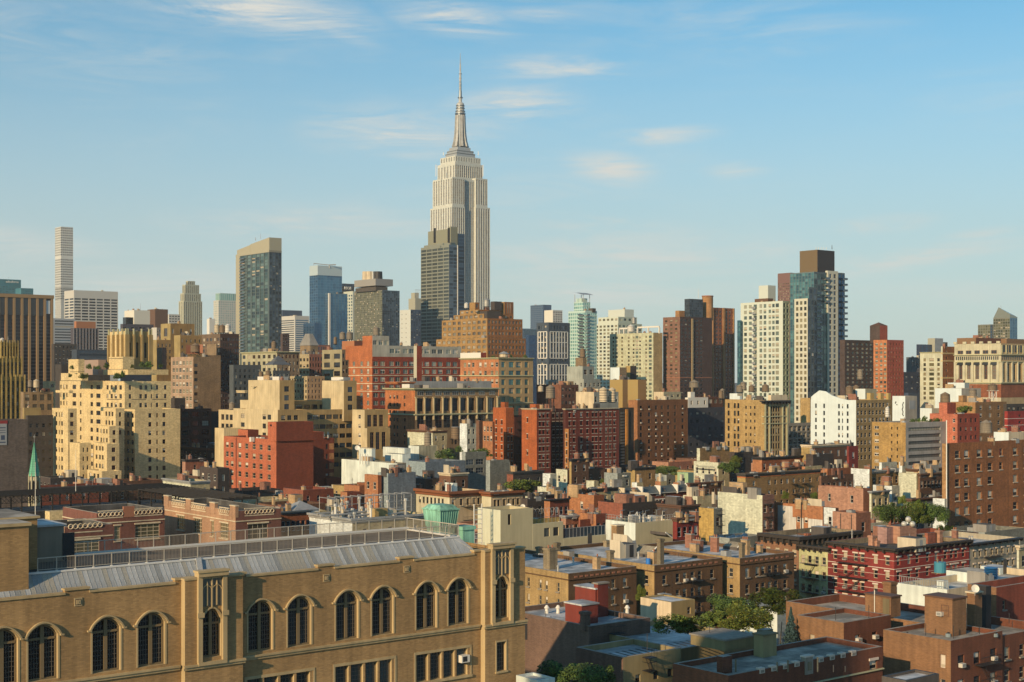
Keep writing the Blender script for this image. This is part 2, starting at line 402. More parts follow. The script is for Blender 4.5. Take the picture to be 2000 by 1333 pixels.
def clutter(v, n):
    """stair houses, chimneys, vents and condensers on a roof"""
    rt = v.B.root; zr = v.zr
    for i in range(n):
        fx, fy = random.uniform(.08, .86), random.uniform(.08, .86); x, y = inside(v, fx, fy); k = random.random(); g = G()
        sx = min(1, v.Ls/8); sy = min(1, v.Lw/8)
        if k < .24:
            a, b, h = random.uniform(2, 3.4)*sx, random.uniform(2.2, 4)*sy, random.uniform(2, 3)
            m = random.choice(BRK); x0, y0 = x-a/2, y-b/2
            if random.random() < .5: g.box(x0, y0, zr+.01, x0+a, y0+b, zr+h, m, random.choice((SIL, TAR)))
            else:
                p = [(x0, y0, zr), (x0+a, y0, zr), (x0+a, y0+b, zr), (x0, y0+b, zr), (x0, y0, zr+h), (x0+a, y0, zr+.4), (x0+a, y0+b, zr+.4), (x0, y0+b, zr+h)]
                for f in ((0, 1, 5, 4), (1, 2, 6, 5), (2, 3, 7, 6), (3, 0, 4, 7)): g.poly([p[j] for j in f], m)
                g.poly([p[j] for j in (4, 5, 6, 7)], SIL)
            g.box(x0+a*.35, y0-.03, zr, x0+a*.35+.8, y0-.003, zr+1.9, random.choice((BLK, DGR, GRY)))
            g.obj('bulkhead', rt)
        elif k < .56:
            a, b, h = random.uniform(.5, .8), random.uniform(.7, 1.9), random.uniform(1.1, 2.3)
            m = random.choice(BRK[:2]+BRK[:1]); g.box(x-a/2, y-b/2, zr, x+a/2, y+b/2, zr+h, m); g.box(x-a/2-.06, y-b/2-.06, zr+h+.002, x+a/2+.06, y+b/2+.06, zr+h+.12, BRK[3])
            for q in range(random.randint(1, 3)): g.cyl(x, y-b/2+.3+q*.42, zr+h+.12, zr+h+.5, .12, .1, TERR, 6)
            g.obj('chimney', rt)
        elif k < .74:
            g.cyl(x, y, zr, zr+.8, .14, .14, TIN, 6); g.cyl(x, y, zr+.8, zr+1.05, .26, .05, TIN, 8); g.obj('vent', rt)
        elif k < .9:
            a = random.uniform(.8, 1.6); g.box(x-a/2, y-a/2, zr+.25, x+a/2, y+a/2, zr+1.2, GRY); g.cyl(x, y, zr+1.202, zr+1.3, a*.35, a*.35, DGR, 10)
            for p in (-.4, .4): g.box(x+p*a-.06, y-a/2, zr, x+p*a+.06, y+a/2, zr+.248, DGR)
            g.obj('condenser', rt)
        elif k < .96:
            h = random.uniform(1.5, 3.5); g.rod((x, y, zr), (x, y, zr+h), .05, random.choice((GRY, BLK, WHT)), 5); g.rod((x-.4, y, zr+h*.8), (x+.4, y, zr+h*.8), .03, GRY, 4); g.obj('antenna', rt)
        else:
            a = random.uniform(.8, 1.4); g.box(x-a/2, y-a*.7, zr, x+a/2, y+a*.7, zr+.35, WHT); g.poly([(x-a*.42, y-a*.6, zr+.354), (x+a*.42, y-a*.6, zr+.354), (x+a*.42, y+a*.6, zr+.354), (x-a*.42, y+a*.6, zr+.354)], g_blue); g.obj('skylight', rt)
def bulk(B, xl, xc, xr, yt, d, base, mat, top='tar', name='bulkhead', lid=None, door=0, matS=None):
    """a small roof house given by its pixels"""
    C = ((xc-1000)/F*d, d); B.anchor(*C); x, y = B.loc(*C); a = along(xr, C, AX); b = along(xl, C, BX); zt = CZ-(yt-HY)*d/F
    if base is None: base = zt-3
    g = G(); g.box(x, y, base, x+a, y+b, zt, mat, ROOFS[top])
    if lid: g.box(x-.12, y-.12, zt+.002, x+a+.12, y+b+.12, zt+.16, lid)
    if door: g.box(x+a*.3, y-.04, base+.05, x+a*.3+.9, y-.004, base+2.1, DGR)
    g.obj(name, B.root); return (x, y, a, b, zt)
def fescape(v, face, px, levels, top, pitch, wpx, lad=True):
    """iron fire escape on a face: balconies with railings and stairs between them"""
    D = AX if face == 'S' else BX; kk = abs(v.k*(D[0]-(v.C[0]/v.C[1])*D[1]))
    u0 = along(px, v.C, D); w = wpx/kk; g = G(); dep = .95
    def P(u, o, z): return (v.lo[0]+u, v.lo[1]-o, z) if face == 'S' else (v.lo[0]-o, v.lo[1]+u, z)
    def bx(u, o0, z, u1, o1, z1):
        a = P(u, o0, z); b = P(u1, o1, z1); g.box(min(a[0], b[0]), min(a[1], b[1]), z, max(a[0], b[0]), max(a[1], b[1]), z1, BLK)
    pz = pitch/v.k
    for i in range(levels):
        z = v.zt-top/v.k-i*pz
        bx(u0-w/2, .02, z, u0+w/2, dep, z+.06); bx(u0-w/2, dep-.04, z+.85, u0+w/2, dep, z+.91)
        n = int(w/.3)
        for j in range(n+1):
            u = u0-w/2+w*j/n; g.rod(P(u, dep-.02, z), P(u, dep-.02, z+.88), .014, BLK, 3)
        for u in (u0-w/2, u0+w/2): g.rod(P(u, 0, z+.88), P(u, dep, z+.88), .02, BLK, 3)
        if lad and i < levels-1:
            for e in (-.25, .25): g.rod(P(u0-w*.3, .5+e, z), P(u0+w*.25, .5+e, z-pz), .035, BLK, 4)
            for j in range(1, 10):
                t = j/10; u = u0-w*.3+w*.55*t; g.rod(P(u, .25, z-pz*t), P(u, .75, z-pz*t), .025, BLK, 3)
    g.obj('fire_escape', v.B.root)
def balconies(v, face, px, wpx, pitch, t, rows, glass=True):
    D = AX if face == 'S' else BX; kk = abs(v.k*(D[0]-(v.C[0]/v.C[1])*D[1])); u0 = along(px, v.C, D); w = wpx/kk
    g = G()
    if face == 'S': g.box(-w/2, -1.5, 0, w/2, -.01, .22, GRY); g.box(-w/2, -1.5, .222, w/2, -1.46, 1.1, g_blue if glass else GRY)
    else: g.box(-1.5, -w/2, 0, -.01, w/2, .22, GRY); g.box(-1.5, -w/2, .222, -1.46, w/2, 1.1, g_blue if glass else GRY)
    me = g.mesh('balcony')
    for i in range(rows):
        z = v.zt-(t+i*pitch)/v.k
        loc = (v.lo[0]+u0, v.lo[1], z) if face == 'S' else (v.lo[0], v.lo[1]+u0, z)
        ob('balcony', me, v.B.root, loc)

# ---------------------------------------------------------------- water towers
def wtower(label, px, yb, d, wpx, hpx, legs=0, wood=WOOD, cone=True, group='water tanks standing on the roofs', legm=None):
    """wooden tank given by the pixel of its bottom centre, its width and height"""
    x, y, z = W3(px, yb, d); k = F/d; r = wpx/2/k; h = hpx/k; lg = legs/k
    t = thing('water_tower', label, 'water tower', (x, y, z-lg), random.uniform(0, 1), group)
    hc = r*.55 if cone else .15
    g = G(); n = 20
    ht = h-hc; g.cyl(0, 0, lg, lg+ht, r, r*.95, wood, n); g.obj('tank', t)
    g = G()
    if cone: g.cyl(0, 0, lg+ht+.003, lg+h, r*1.06, .06, wood if wood != TIN else TIN, 14)
    else: g.cyl(0, 0, lg+ht+.003, lg+h, r*1.02, r*.9, TIN, 14)
    g.obj('tank_roof', t)
    g = G()
    for i in range(5): zz = lg+ht*(.08+.2*i); rr = r*(1.01-.05*(.08+.2*i)); g.cyl(0, 0, zz, zz+max(.06, .03*h), rr+.03, rr+.03, DGR, n, False)
    g.obj('hoop', t)
    lm = legm or BLK
    if lg > .3:
        for a in range(4):
            g = G(); q = pi/4+a*pi/2; X, Y = r*.75*cos(q), r*.75*sin(q); g.box(X-.12, Y-.12, 0, X+.12, Y+.12, lg-.16, lm); g.obj('leg', t)
        g = G(); g.box(-r*.9, -r*.9, lg-.155, r*.9, r*.9, lg-.003, lm)
        for a in range(4):
            q = pi/4+a*pi/2; q2 = q+pi/2; g.rod((r*.75*cos(q), r*.75*sin(q), .1), (r*.75*cos(q2), r*.75*sin(q2), lg-.3), .05, lm); 
        g.obj('platform', t)
    return t

# ---------------------------------------------------------------- trees
LEAF = [M('leaves_dark', (.05, .095, .02), .8, 'stone', amt=2.5), M('leaves_mid', (.12, .19, .03), .8, 'stone', amt=2.5), M('leaves_yellow', (.21, .24, .035), .8, 'stone', amt=2.5), M('needles_blue', (.03, .07, .07), .8, 'stone', amt=2)]
BARK = M('bark', (.09, .065, .045), .95, 'stone')
def crown_mesh(seed, pal, n=2600, conic=False, leaf=.055):
    rnd = random.Random(seed); g = G(); lobes = []
    for i in range(24):
        a = rnd.uniform(0, 2*pi); rr = rnd.uniform(.1, .74); lobes.append((rr*cos(a), rr*sin(a), rnd.uniform(.22, .92)*(1-rr*.25), rnd.uniform(.12, .3)))
    for i in range(n):
        if conic:
            t = rnd.random()**.7; z = 1-t; r = .38*t*(.55+.45*abs(sin(z*26)))*rnd.uniform(.5, 1.1); a = rnd.uniform(0, 2*pi); c = Vector((r*cos(a), r*sin(a), z))
        else:
            L = rnd.choice(lobes); d = Vector((rnd.gauss(0, 1), rnd.gauss(0, 1), rnd.gauss(0, 1))).normalized()
            c = Vector(L[:3])+d*(L[3]*rnd.uniform(.55, 1.05))
            if c.z < .1: c.z = .1+rnd.random()*.2
        s = leaf*rnd.uniform(.5, 1.5); u = Vector((rnd.gauss(0, 1), rnd.gauss(0, 1), rnd.gauss(0, .5))).normalized(); w = u.orthogonal().normalized()*s*.6
        u = u*s; g.poly([tuple(c-u), tuple(c+w), tuple(c+u), tuple(c-w)], rnd.choices(pal, [6, 3, 1][:len(pal)])[0])
    return g.mesh('crown')
CR = {}
def trunk_mesh():
    g = G(); g.cyl(0, 0, 0, .45, .035, .022, BARK, 7)
    for i in range(5):
        a = i*1.3; g.rod((0, 0, .28+.04*i), (.28*cos(a), .28*sin(a), .6+.05*i), .011, BARK, 5)
    return g.mesh('trunk')
TRK = trunk_mesh()
def tree(label, px, yb, d, wpx, hpx, kind=0, name='tree', cat='tree', group=None, zb=None):
    x, y, z = W3(px, yb, d); k = F/d; w = wpx/k; h = hpx/k
    key = (kind, random.randint(0, 1))
    if key not in CR:
        pal = {0: [LEAF[0], LEAF[1]], 1: [LEAF[1], LEAF[2], LEAF[0]], 2: [LEAF[2], LEAF[1]], 3: [LEAF[3]], 4: [LEAF[1], LEAF[0]]}[kind]
        CR[key] = crown_mesh(kind*10+key[1], pal, 8000 if kind < 3 else (3000 if kind == 3 else 1200), kind == 3, .034 if kind < 3 else (.026 if kind == 3 else .075))
    t = thing(name, label, cat, (x, y, z if zb is None else zb), random.uniform(0, 6), group)
    dz = 0 if zb is None else z-zb
    c = ob('crown', CR[key], t, (0, 0, dz)); c.scale = (w/1.7 if kind != 3 else w/.76, w/1.7 if kind != 3 else w/.76, h/(1.1 if kind != 3 else 1))
    if kind != 4:
        tr = ob('trunk', TRK, t); tr.scale = (max(w, h)*.7, max(w, h)*.7, h*.8+dz)
    else:
        tr = ob('stem', TRK, t, (0, 0, -.02)); tr.scale = (w*.6, w*.6, h*.8)
    return t
# ---------------------------------------------------------------- ground
asph = M('asphalt', (.05, .05, .052), .95, 'stone', sc=.3)
g = G(); g.poly([(-9000, -400, 0), (9000, -400, 0), (9000, 12000, 0), (-9000, 12000, 0)], asph)
ob('ground', g.mesh('ground'), None, kind='structure')

# ---------------------------------------------------------------- thin summer haze
hm_ = bpy.data.materials.new('haze_air'); hm_.use_nodes = True; nt_ = hm_.node_tree
nt_.nodes.remove(nt_.nodes['Principled BSDF']); pv = nd(nt_, 'ShaderNodeVolumePrincipled'); nt_.links.new(pv.outputs[0], nt_.nodes['Material Output'].inputs['Volume'])
pv.inputs['Color'].default_value = (.80, .88, .95, 1); pv.inputs['Density'].default_value = HAZE; pv.inputs['Anisotropy'].default_value = .0
if HAZE > 0:
    g = G(); g.box(-1500, -190, -1, 1500, 3700, 452, hm_); ob('haze', g.mesh('haze'), None, kind='stuff')
# ================================================================ the long tan school building in the foreground
def near_building():
    TAN = M('tan_brick', tuple(c*1.5 for c in s_('8a6c46', 1)), .9, 'nbrick', amt=1.1); LIME = M('limestone', s_('a08a66', 1.35), .85, 'stone'); LIMED = M('limestone_grey', s_('6c675c', 1), .85, 'stone')
    WD = M('olive_wood', (.17, .125, .065), .7); MUN = M('iron_muntin', (.10, .09, .075), .6)
    ZN = [M('zinc_sheet_%s' % a, c, .6, 'wood', .08) for a, c in (('pale', (.40, .42, .43)), ('dark', (.25, .265, .27)), ('stained', (.33, .32, .28)), ('mid', (.33, .35, .36)))]
    WC = M('white_curb', (.6, .6, .58), .6)
    Q = (-.02664*119.5, 119.5)
    t0 = along(1017, Q, AX); C = (Q[0]+AX[0]*t0, Q[1]+AX[1]*t0)
    root = thing('school_building', 'long tan brick school building with arched windows and grey metal roof, lower left', 'building', (C[0], C[1], 0), PHI)
    def S(px, o=0): return along(px, (C[0]-BX[0]*o, C[1]-BX[1]*o), AX)
    def D(s, o=0): return C[1]+AX[1]*s-BX[1]*o
    def Z(px, y, o=0): return CZ-(y-HY)*D(S(px, o), o)/F
    X0 = -58.0; ZT = 30.1; ZC = Z(936, 1222); r = .38
    g_arch = GL('arched_glass', (.02, .02, .02), .08); vary(g_arch, (.006, .007, .008), (.035, .04, .045)); lgl = M('leaded_glass', (.07, .085, .08), .25); vary(lgl, (.02, .028, .03), (.11, .13, .13))
    # --- arched openings
    arch = []   # u0,u1,zb,zs(spring),zt
    for px in (5, 84, 208, 296, 508.7, 585, 678, 747.5, 833, 895):
        u = S(px); arch.append((u-1.02, u+1.02, 24.42, 27.48, 28.2, 0))
    s0 = S(5); step = S(84)-S(5)
    for u in (s0-3.9, s0-7.2): arch.append((u-1.02, u+1.02, 24.42, 27.48, 28.2, 0))
    bays = [(S(354), S(467)), (S(939), .0)]; PB = .6
    bwin = [(S(413, PB), .78), (S(979, PB), .78)]
    low = [(S(811), S(918.5)), (S(653), S(771)), (S(480), S(612)), (S(300), S(425)), (S(110), S(240))]
    g = G()
    def wall(u0, u1, y, ops, ztop):
        """ops: (a,b,[(zb,zs,zt)...]) sorted"""
        cur = u0
        def q(a, b, c, d):
            if b-a > 1e-3 and d-c > 1e-3: g.poly([(a, y, c), (b, y, c), (b, y, d), (a, y, d)], TAN)
        for a, b, hs in sorted(ops):
            if a < u0 or b > u1: continue
            q(cur, a, 0, ztop); cur = b; z = 0
            for (zb, zs, zt) in hs:
                q(a, b, z, zb)
                if zs is None:
                    q_ = [(a, zb), (b, zb), (b, zt), (a, zt)]; z = zt
                    pl = [(b, zb), (b, zt), (a, zt), (a, zb)]
                else:
                    n = 12; arc = [(a+(b-a)*i/n, zs+(zt-zs)*sin(pi*i/n)**.74 if 0 < i < n else zs) for i in range(n+1)]
                    for i in range(n):
                        g.poly([(arc[i][0], y, arc[i][1]), (arc[i+1][0], y, arc[i+1][1]), (arc[i+1][0], y, zt+.02), (arc[i][0], y, zt+.02)], TAN)
                    z = zt+.02; pl = [(b, zb)]+arc[::-1]+[(a, zb)]
                for i in range(len(pl)-1):
                    (xa, za), (xb, zb_) = pl[i], pl[i+1]; g.poly([(xa, y, za), (xb, y, zb_), (xb, y+r, zb_), (xa, y+r, za)], LIME)
                g.poly([(a, y, zb), (b, y, zb), (b, y+r, zb), (a, y+r, zb)], LIME)
            q(a, b, z, ztop)
        q(cur, u1, 0, ztop)
    def ops_for(u0, u1, aw, lw):
        o = {}
        for (a, b, zb, zs, zt, k) in aw:
            if a > u0 and b < u1: o.setdefault((a, b), []).append((zb, zs, zt))
        return [(a, b, sorted(h)) for (a, b), h in o.items()]
    # lower window groups sit below the course; split the wall at ZC so columns stay simple
    def two(u0, u1, y, aw, lw, ztop):
        nonlocal g
        # upper
        cur = g; up = G(); g = up; wall(u0, u1, y, ops_for(u0, u1, aw, []), ztop); 
        lowg = G(); g = lowg; wall(u0, u1, y, [(a, b, [(zb, None, zt)]) for (a, b, zb, zt) in lw if a > u0 and b < u1], ZC); g = cur
        # keep the upper part above ZC only
        for src, lo in ((up, True), (lowg, False)):
            for f, m in zip(src.f, src.m):
                pts = [src.v[i] for i in f]
                if lo:
                    if max(p[2] for p in pts) <= ZC: continue
                    pts = [(p[0], p[1], max(p[2], ZC)) for p in pts]
                g.poly(pts, src.ms[m])
    lows = []
    for (a, b) in low:
        n = 4; w = (b-a-.25)/n
        for i in range(n): lows.append((a+.15+i*w, a+.15+i*w+w-.2, 20.15, 22.4))
    segs = [(X0, bays[0][0]), (bays[0][1], bays[1][0])]
    for a, b in segs: two(a, b, 0, arch, lows, ZT)
    bw = []
    for (a, b), (u, h) in zip(bays, bwin):
        aw = [(u-h, u+h, 24.6, 27.3, 28.15, 0)]
        lw = [(u-.5, u+.5, Z(979, 1311, PB), Z(979, 1254, PB))] if b == 0 else []
        two(a, b, -PB, aw, lw, ZT+.25)
        for x in (a, b):
            if x == a: g.poly([(x, 0, 0), (x, -PB, 0), (x, -PB, ZT+.25), (x, 0, ZT+.25)], LIME)  # west return in pale stone, chosen to carry its sunlit brightness
            else: g.poly([(x, -PB, 0), (x, 0, 0), (x, 0, ZT+.25), (x, -PB, ZT+.25)], TAN)
        g.poly([(a, -PB, ZT+.25), (b, -PB, ZT+.25), (b, .4, ZT+.25), (a, .4, ZT+.25)], LIME)
        bw += aw; lows += [(*l, ) for l in lw]
    # other sides
    DP = 13.5
    g.poly([(0, 0, 0), (0, DP, 0), (0, DP, ZT), (0, 0, ZT)], TAN); g.poly([(0, DP, 0), (X0, DP, 0), (X0, DP, ZT), (0, DP, ZT)], TAN)
    g.poly([(X0, DP, 0), (X0, 0, 0), (X0, 0, ZT), (X0, DP, ZT)], TAN)
    g.poly([(X0, .4, 29.7), (0, .4, 29.7), (0, .4, ZT), (X0, .4, ZT)], TAN)
    g.obj('wall', root)
    # raised parapet blocks and coping
    g = G()
    ups = [(S(127), S(174)), (S(342), bays[0][0]-.01), (bays[0][1]+.01, S(480)), (S(621), S(652)), (S(780), S(807)), (S(926), bays[1][0]-.01)]
    for a, b in ups: g.box(a, .001, ZT+.002, b, .39, ZT+.26, TAN)
    g.obj('parapet', root)
    g = G(); cuts = sorted(ups+[(p, q) for p, q in bays]); cur = X0
    for a, b in cuts:
        if a > cur+.05: g.box(cur, -.1, ZT+.003, a, .5, ZT+.14, LIME)
        cur = max(cur, b)
    for a, b in ups: g.box(a-.06, -.1, ZT+.262, b+(.06 if abs(b-bays[0][0]) > .1 and abs(b-bays[1][0]) > .1 else -.09), .5, ZT+.40, LIME)
    for a, b in bays: g.box(a-.08, -PB-.08, ZT+.253, b+.06, .5, ZT+.39, LIME)
    g.obj('coping', root)
    # string course
    g = G()
    for a, b, y in ((X0, bays[0][0]-.15, 0), (bays[0][0]-.15, bays[0][1]+.15, -PB), (bays[0][1]+.15, bays[1][0]-.15, 0), (bays[1][0]-.15, .15, -PB)):
        g.box(a, y-.24, ZC-.05, b, y+.02, ZC+.1, LIME); g.box(a, y-.14, ZC-.24, b, y+.02, ZC-.053, LIME)
    g.obj('string_course', root)
    # hood moulds over the arches
    def hood(u0, u1, zs, zt, y, e=.13, w=.12, pr=.22):
        h = G(); n = 14
        def arcp(o): 
            return [(u0-o+(u1-u0+2*o)*i/n, (zs+(zt-zs+o*.9)*sin(pi*i/n)**.74) if 0 < i < n else zs) for i in range(n+1)]
        A, Bq = arcp(e), arcp(e+w)
        for i in range(n):
            a0, a1, b0, b1 = A[i], A[i+1], Bq[i], Bq[i+1]
            f = lambda p, yy: (p[0], yy, p[1])
            h.poly([f(a0, y-pr), f(a1, y-pr), f(b1, y-pr), f(b0, y-pr)], LIME)
            h.poly([f(b0, y-pr), f(b1, y-pr), f(b1, y), f(b0, y)], LIME); h.poly([f(a1, y-pr), f(a0, y-pr), f(a0, y), f(a1, y)], LIME)
        for x in (A[0], A[-1]):
            s = -1 if x is A[0] else 1
            x0 = x[0]; x1 = x[0]+s*(w+.14); h.box(min(x0, x1), y-pr, zs-.12, max(x0, x1), y+.0, zs-.002, LIME)
        return h
    hm = hood(0, 2.04, 27.48, 28.2, 0).mesh('hood_mould')
    for (a, b, zb, zs, zt, k) in arch: ob('hood_mould', hm, root, (a, 0, 0))
    # stone surround of each arch
    def surround(w, zb, zs, zt, e):
        h = G(); n = 12
        A = [(w*i/n, zs+(zt-zs)*sin(pi*i/n)**.74 if 0 < i < n else zs) for i in range(n+1)]
        Bq = [(-e+(w+2*e)*i/n, zs+(zt-zs+e)*sin(pi*i/n)**.74 if 0 < i < n else zs) for i in range(n+1)]
        for i in range(n): h.poly([(A[i][0], -.03, A[i][1]), (A[i+1][0], -.03, A[i+1][1]), (Bq[i+1][0], -.03, Bq[i+1][1]), (Bq[i][0], -.03, Bq[i][1])], LIME)
        h.box(-e, -.03, zb, 0, -.002, zs, LIME); h.box(w, -.03, zb, w+e, -.002, zs, LIME)
        return h.mesh('stone_surround')
    sm = surround(2.04, 24.42, 27.48, 28.2, .13)
    for a in arch: ob('stone_surround', sm, root, (a[0], 0, 0))
    # arched windows: frame, mullion, transom, leaded panes
    def awin(w, zb, zs, zt, m):
        gl_ = G(); fr = G(); n = 12; y = r-.05
        arc = [(w*i/n, zs+(zt-zs)*sin(pi*i/n)**.74 if 0 < i < n else zs) for i in range(n+1)]
        for i in range(n): gl_.poly([(arc[i][0], y, zb), (arc[i+1][0], y, zb), (arc[i+1][0], y, arc[i+1][1]), (arc[i][0], y, arc[i][1])], g_arch)
        for i in range(n):
            p, q = arc[i], arc[i+1]; c = (w/2, zs-.2)
            def inn(t): d = hypot(t[0]-c[0], t[1]-c[1]); return (t[0]-(t[0]-c[0])*.14/d, t[1]-(t[1]-c[1])*.14/d)
            a, b = inn(p), inn(q); fr.poly([(p[0], y-.1, p[1]), (a[0], y-.1, a[1]), (b[0], y-.1, b[1]), (q[0], y-.1, q[1])], WD)
        fr.box(0, y-.1, zb, .12, y, zs, WD); fr.box(w-.12, y-.1, zb, w, y, zs, WD); fr.box(.12, y-.1, zb, w-.12, y, zb+.14, WD)
        fr.box(w/2-.13, y-.16, zb+.14, w/2+.13, y, zt-.1, WD); ztr = zs-.25
        fr.box(.12, y-.12, ztr-.08, w/2-.13, y, ztr+.08, WD); fr.box(w/2+.13, y-.12, ztr-.08, w-.12, y, ztr+.08, WD)
        mu = G(); hw = w/2-.25; nx = 3 if w > 1.8 else 2
        for side in (0, 1):
            x0 = .12+side*(w/2+.01)
            for i in range(1, nx+1):
                x = x0+hw*i/(nx+1); i0 = min(n-1, max(0, int(x/w*n))); top = zs+(zt-zs)*sin(pi*x/w)**.74-.08; mu.box(x-.016, y-.03, zb+.14, x+.016, y-.002, top, MUN)
            z = zb+.14+.33
            while z < zt-.25: mu.box(x0, y-.028, z-.014, x0+hw, y-.003, z+.014, MUN); z += .34
        return gl_.mesh('pane'), fr.mesh('arched_window'), mu.mesh('muntin_grid')
    ms = awin(2.04, 24.42, 27.48, 28.2, 0); ms2 = awin(1.56, 24.6, 27.3, 28.15, 0)
    for a in arch:
        f = ob('arched_window', ms[1], root, (a[0], 0, 0)); ob('pane', ms[0], f); ob('muntin_grid', ms[2], f)
    for a in bw:
        f = ob('arched_window', ms2[1], root, (a[0], -PB, 0)); ob('pane', ms2[0], f); ob('muntin_grid', ms2[2], f)
    # lower leaded windows
    def lwin(w, h):
        f = G(); y = r-.06; gp = G(); gp.poly([(0, y, 0), (w, y, 0), (w, y, h), (0, y, h)], lgl)
        f.box(0, y-.07, 0, .07, y, h, WD); f.box(w-.07, y-.07, 0, w, y, h, WD); f.box(.07, y-.07, 0, w-.07, y, .08, WD); f.box(.07, y-.07, h-.07, w-.07, y, h, WD)
        mu = G()
        for i in range(1, 4): mu.box(w*i/4-.015, y-.03, .08, w*i/4+.015, y-.002, h-.07, MUN)
        for i in range(1, 7): mu.box(.07, y-.028, h*i/7-.013, w-.07, y-.003, h*i/7+.013, MUN)
        return f.mesh('leaded_window'), gp.mesh('pane'), mu.mesh('muntin_grid')
    cache = {}
    for (a, b, zb, zt) in lows:
        k = (round(b-a, 2), round(zt-zb, 2))
        if k not in cache: cache[k] = lwin(b-a, zt-zb)
        y = -PB if a > bays[1][0] else 0
        m3 = cache[k]; f = ob('leaded_window', m3[0], root, (a, y, zb)); ob('pane', m3[1], f); ob('muntin_grid', m3[2], f)
    for (a, b) in low:
        g = G(); g.box(a-.12, -.04, 22.402, b+.12, -.003, 22.62, LIME); g.box(a-.12, -.16, 19.95, b+.12, -.003, 20.145, LIME)
        for x in (a-.12, b-.03): g.box(x, -.04, 20.147, x+.17, -.003, 22.4, LIME)
        g.obj('window_surround', root)
    g = G(); u = bwin[1][0]; za, zb_ = Z(979, 1311, PB), Z(979, 1254, PB)
    g.box(u-.62, -PB-.04, zb_+.002, u+.62, -PB-.003, zb_+.14, LIME); g.box(u-.66, -PB-.12, za-.14, u+.66, -PB-.003, za-.002, LIME); g.box(u+.502, -PB-.04, za, u+.62, -PB-.003, zb_, LIME); g.box(u-.62, -PB-.04, za, u-.502, -PB-.003, zb_, LIME); g.obj('window_surround', root)
    # window air conditioner
    u = S(905); g = G(); g.box(u-.42, -.35, 21.25, u+.42, .3, 21.85, WHT); g.box(u-.3, -.36, 21.33, u+.15, -.352, 21.77, BLK); g.obj('air_conditioner', root)
    # carved squares
    g = G(); g.box(-.28, -.05, -.28, .28, -.002, .28, LIME); g.box(-.21, -.056, -.21, .21, -.0505, .21, M('carved_shadow', (.09, .065, .04), .9))
    for a in (0, pi/2, pi, 3*pi/2): g.cyl(0, 0, 0, 0, .01, .01, LIME, 3)
    for i in range(4):
        a = pi/4+i*pi/2; c = (.11*cos(a), .11*sin(a)); g.box(c[0]-.075, -.10, c[1]-.075, c[0]+.075, -.0565, c[1]+.075, LIME)
    g.box(-.04, -.12, -.04, .04, -.0565, .04, LIME); cm = g.mesh('carved_square')
    for px, y in ((152.5, 1176), (636.9, 1129), (794, 1112)): ob('carved_square', cm, root, (S(px), 0, Z(px, y)))
    # tall stone panels over the bay windows
    for (u, h), (a, b) in zip(bwin, bays):
        p = G(); y = -PB
        for sx in (-1, 1):
            x = u+sx*(h+.2); p.box(x-.17, y-.26, 24.35, x+.17, y-.002, 30.55, LIME); p.box(x-.26, y-.36, 27.6, x+.26, y-.262, 27.95, LIME)
        p.box(u-h-.42, y-.40, 30.552, u+h+.42, y+.3, 30.85, LIME); p.box(u-h-.5, y-.48, 30.852, u+h+.5, y+.35, 31.0, LIME)
        p.box(u-h-.03, y-.06, 28.35, u+h+.03, y-.003, 30.55, LIMED)
        for i in (-1, 0, 1):
            x = u+i*h*.5; p.box(x-.05, y-.14, 28.4 if i else 28.2, x+.05, y-.062, 29.9 if i else 30.5, LIME)
            p.cyl(x, y-.1, 29.9, 30.2, .09, .02, LIME, 6)
        for i in range(8):
            t = pi*i/8; t2 = pi*(i+1)/8
            for cx in (-.5, .5):
                rr = h*.25; x = u+cx*h; p.rod((x+rr*cos(t)*2*.95, y-.1, 29.55+rr*1.6*sin(t)), (x+rr*cos(t2)*2*.95, y-.1, 29.55+rr*1.6*sin(t2)), .04, LIME)
        p.box(u-h-.35, y-.3, 24.1, u+h+.35, y-.002, 24.34, LIME)
        p.obj('stone_tracery_panel', root)
        hh = hood(u-h, u+h, 27.3, 28.15, -PB, .02, .13, .12); hh.obj('hood_mould', root)
    # metal mansard: one sheet per panel, standing seams between
    e0, e1, z0, z1, g0, g1 = X0, S(950), 29.86, 31.45, .55, 2.1
    pw = .36; pan = []
    for m in ZN:
        h = G(); h.poly([(0, g0, z0), (pw-.015, g0, z0), (pw-.015, g1, z1), (0, g1, z1)], m); sm_ = ZN[1]
        a = Vector((pw-.03, g0, z0)); b = Vector((pw-.03, g1, z1)); up = Vector((0, -.014, .013))
        h.poly([tuple(a), tuple(a+up), tuple(b+up), tuple(b)][::-1], m); c = Vector((.03, 0, 0)); h.poly([tuple(a+up), tuple(a+up+c), tuple(b+up+c), tuple(b+up)], sm_); h.poly([tuple(a+c), tuple(b+c), tuple(b+up+c), tuple(a+up+c)], m)
        pan.append(h.mesh('roof_panel'))
    n = int((e1-1.9-e0)/pw); rnd = random.Random(3); run = 0; cur = 0
    for i in range(n):
        if run <= 0: cur = rnd.choices(range(4), [3, 1.2, 2, 3])[0]; run = 1
        run -= 1; ob('roof_panel', pan[cur], root, (e0+i*pw, 0, 0))
    xr = e0+n*pw
    g = G(); g.poly([(xr, g0, z0), (e1, g0, z0), (e1-.5, g0+.3, z0+.45), (xr+.7, g1, z1), (xr, g1, z1)], ZN[0]); g.poly([(e1, g0, z0), (e1, DP-.6, z0), (xr+.7, DP-2.3, z1), (xr+.7, g1, z1), (e1-.5, g0+.3, z0+.45)], ZN[3])
    g.poly([(e0, DP-.6, z0), (e1, DP-.6, z0), (xr+.7, DP-2.3, z1), (e0, DP-2.3, z1)][::-1], ZN[3]); g.obj('roof_hip', root)
    xh = S(380, -2); g = G(); g.box(-.13, 0, 0, .13, .02, .02, ZN[0]); 
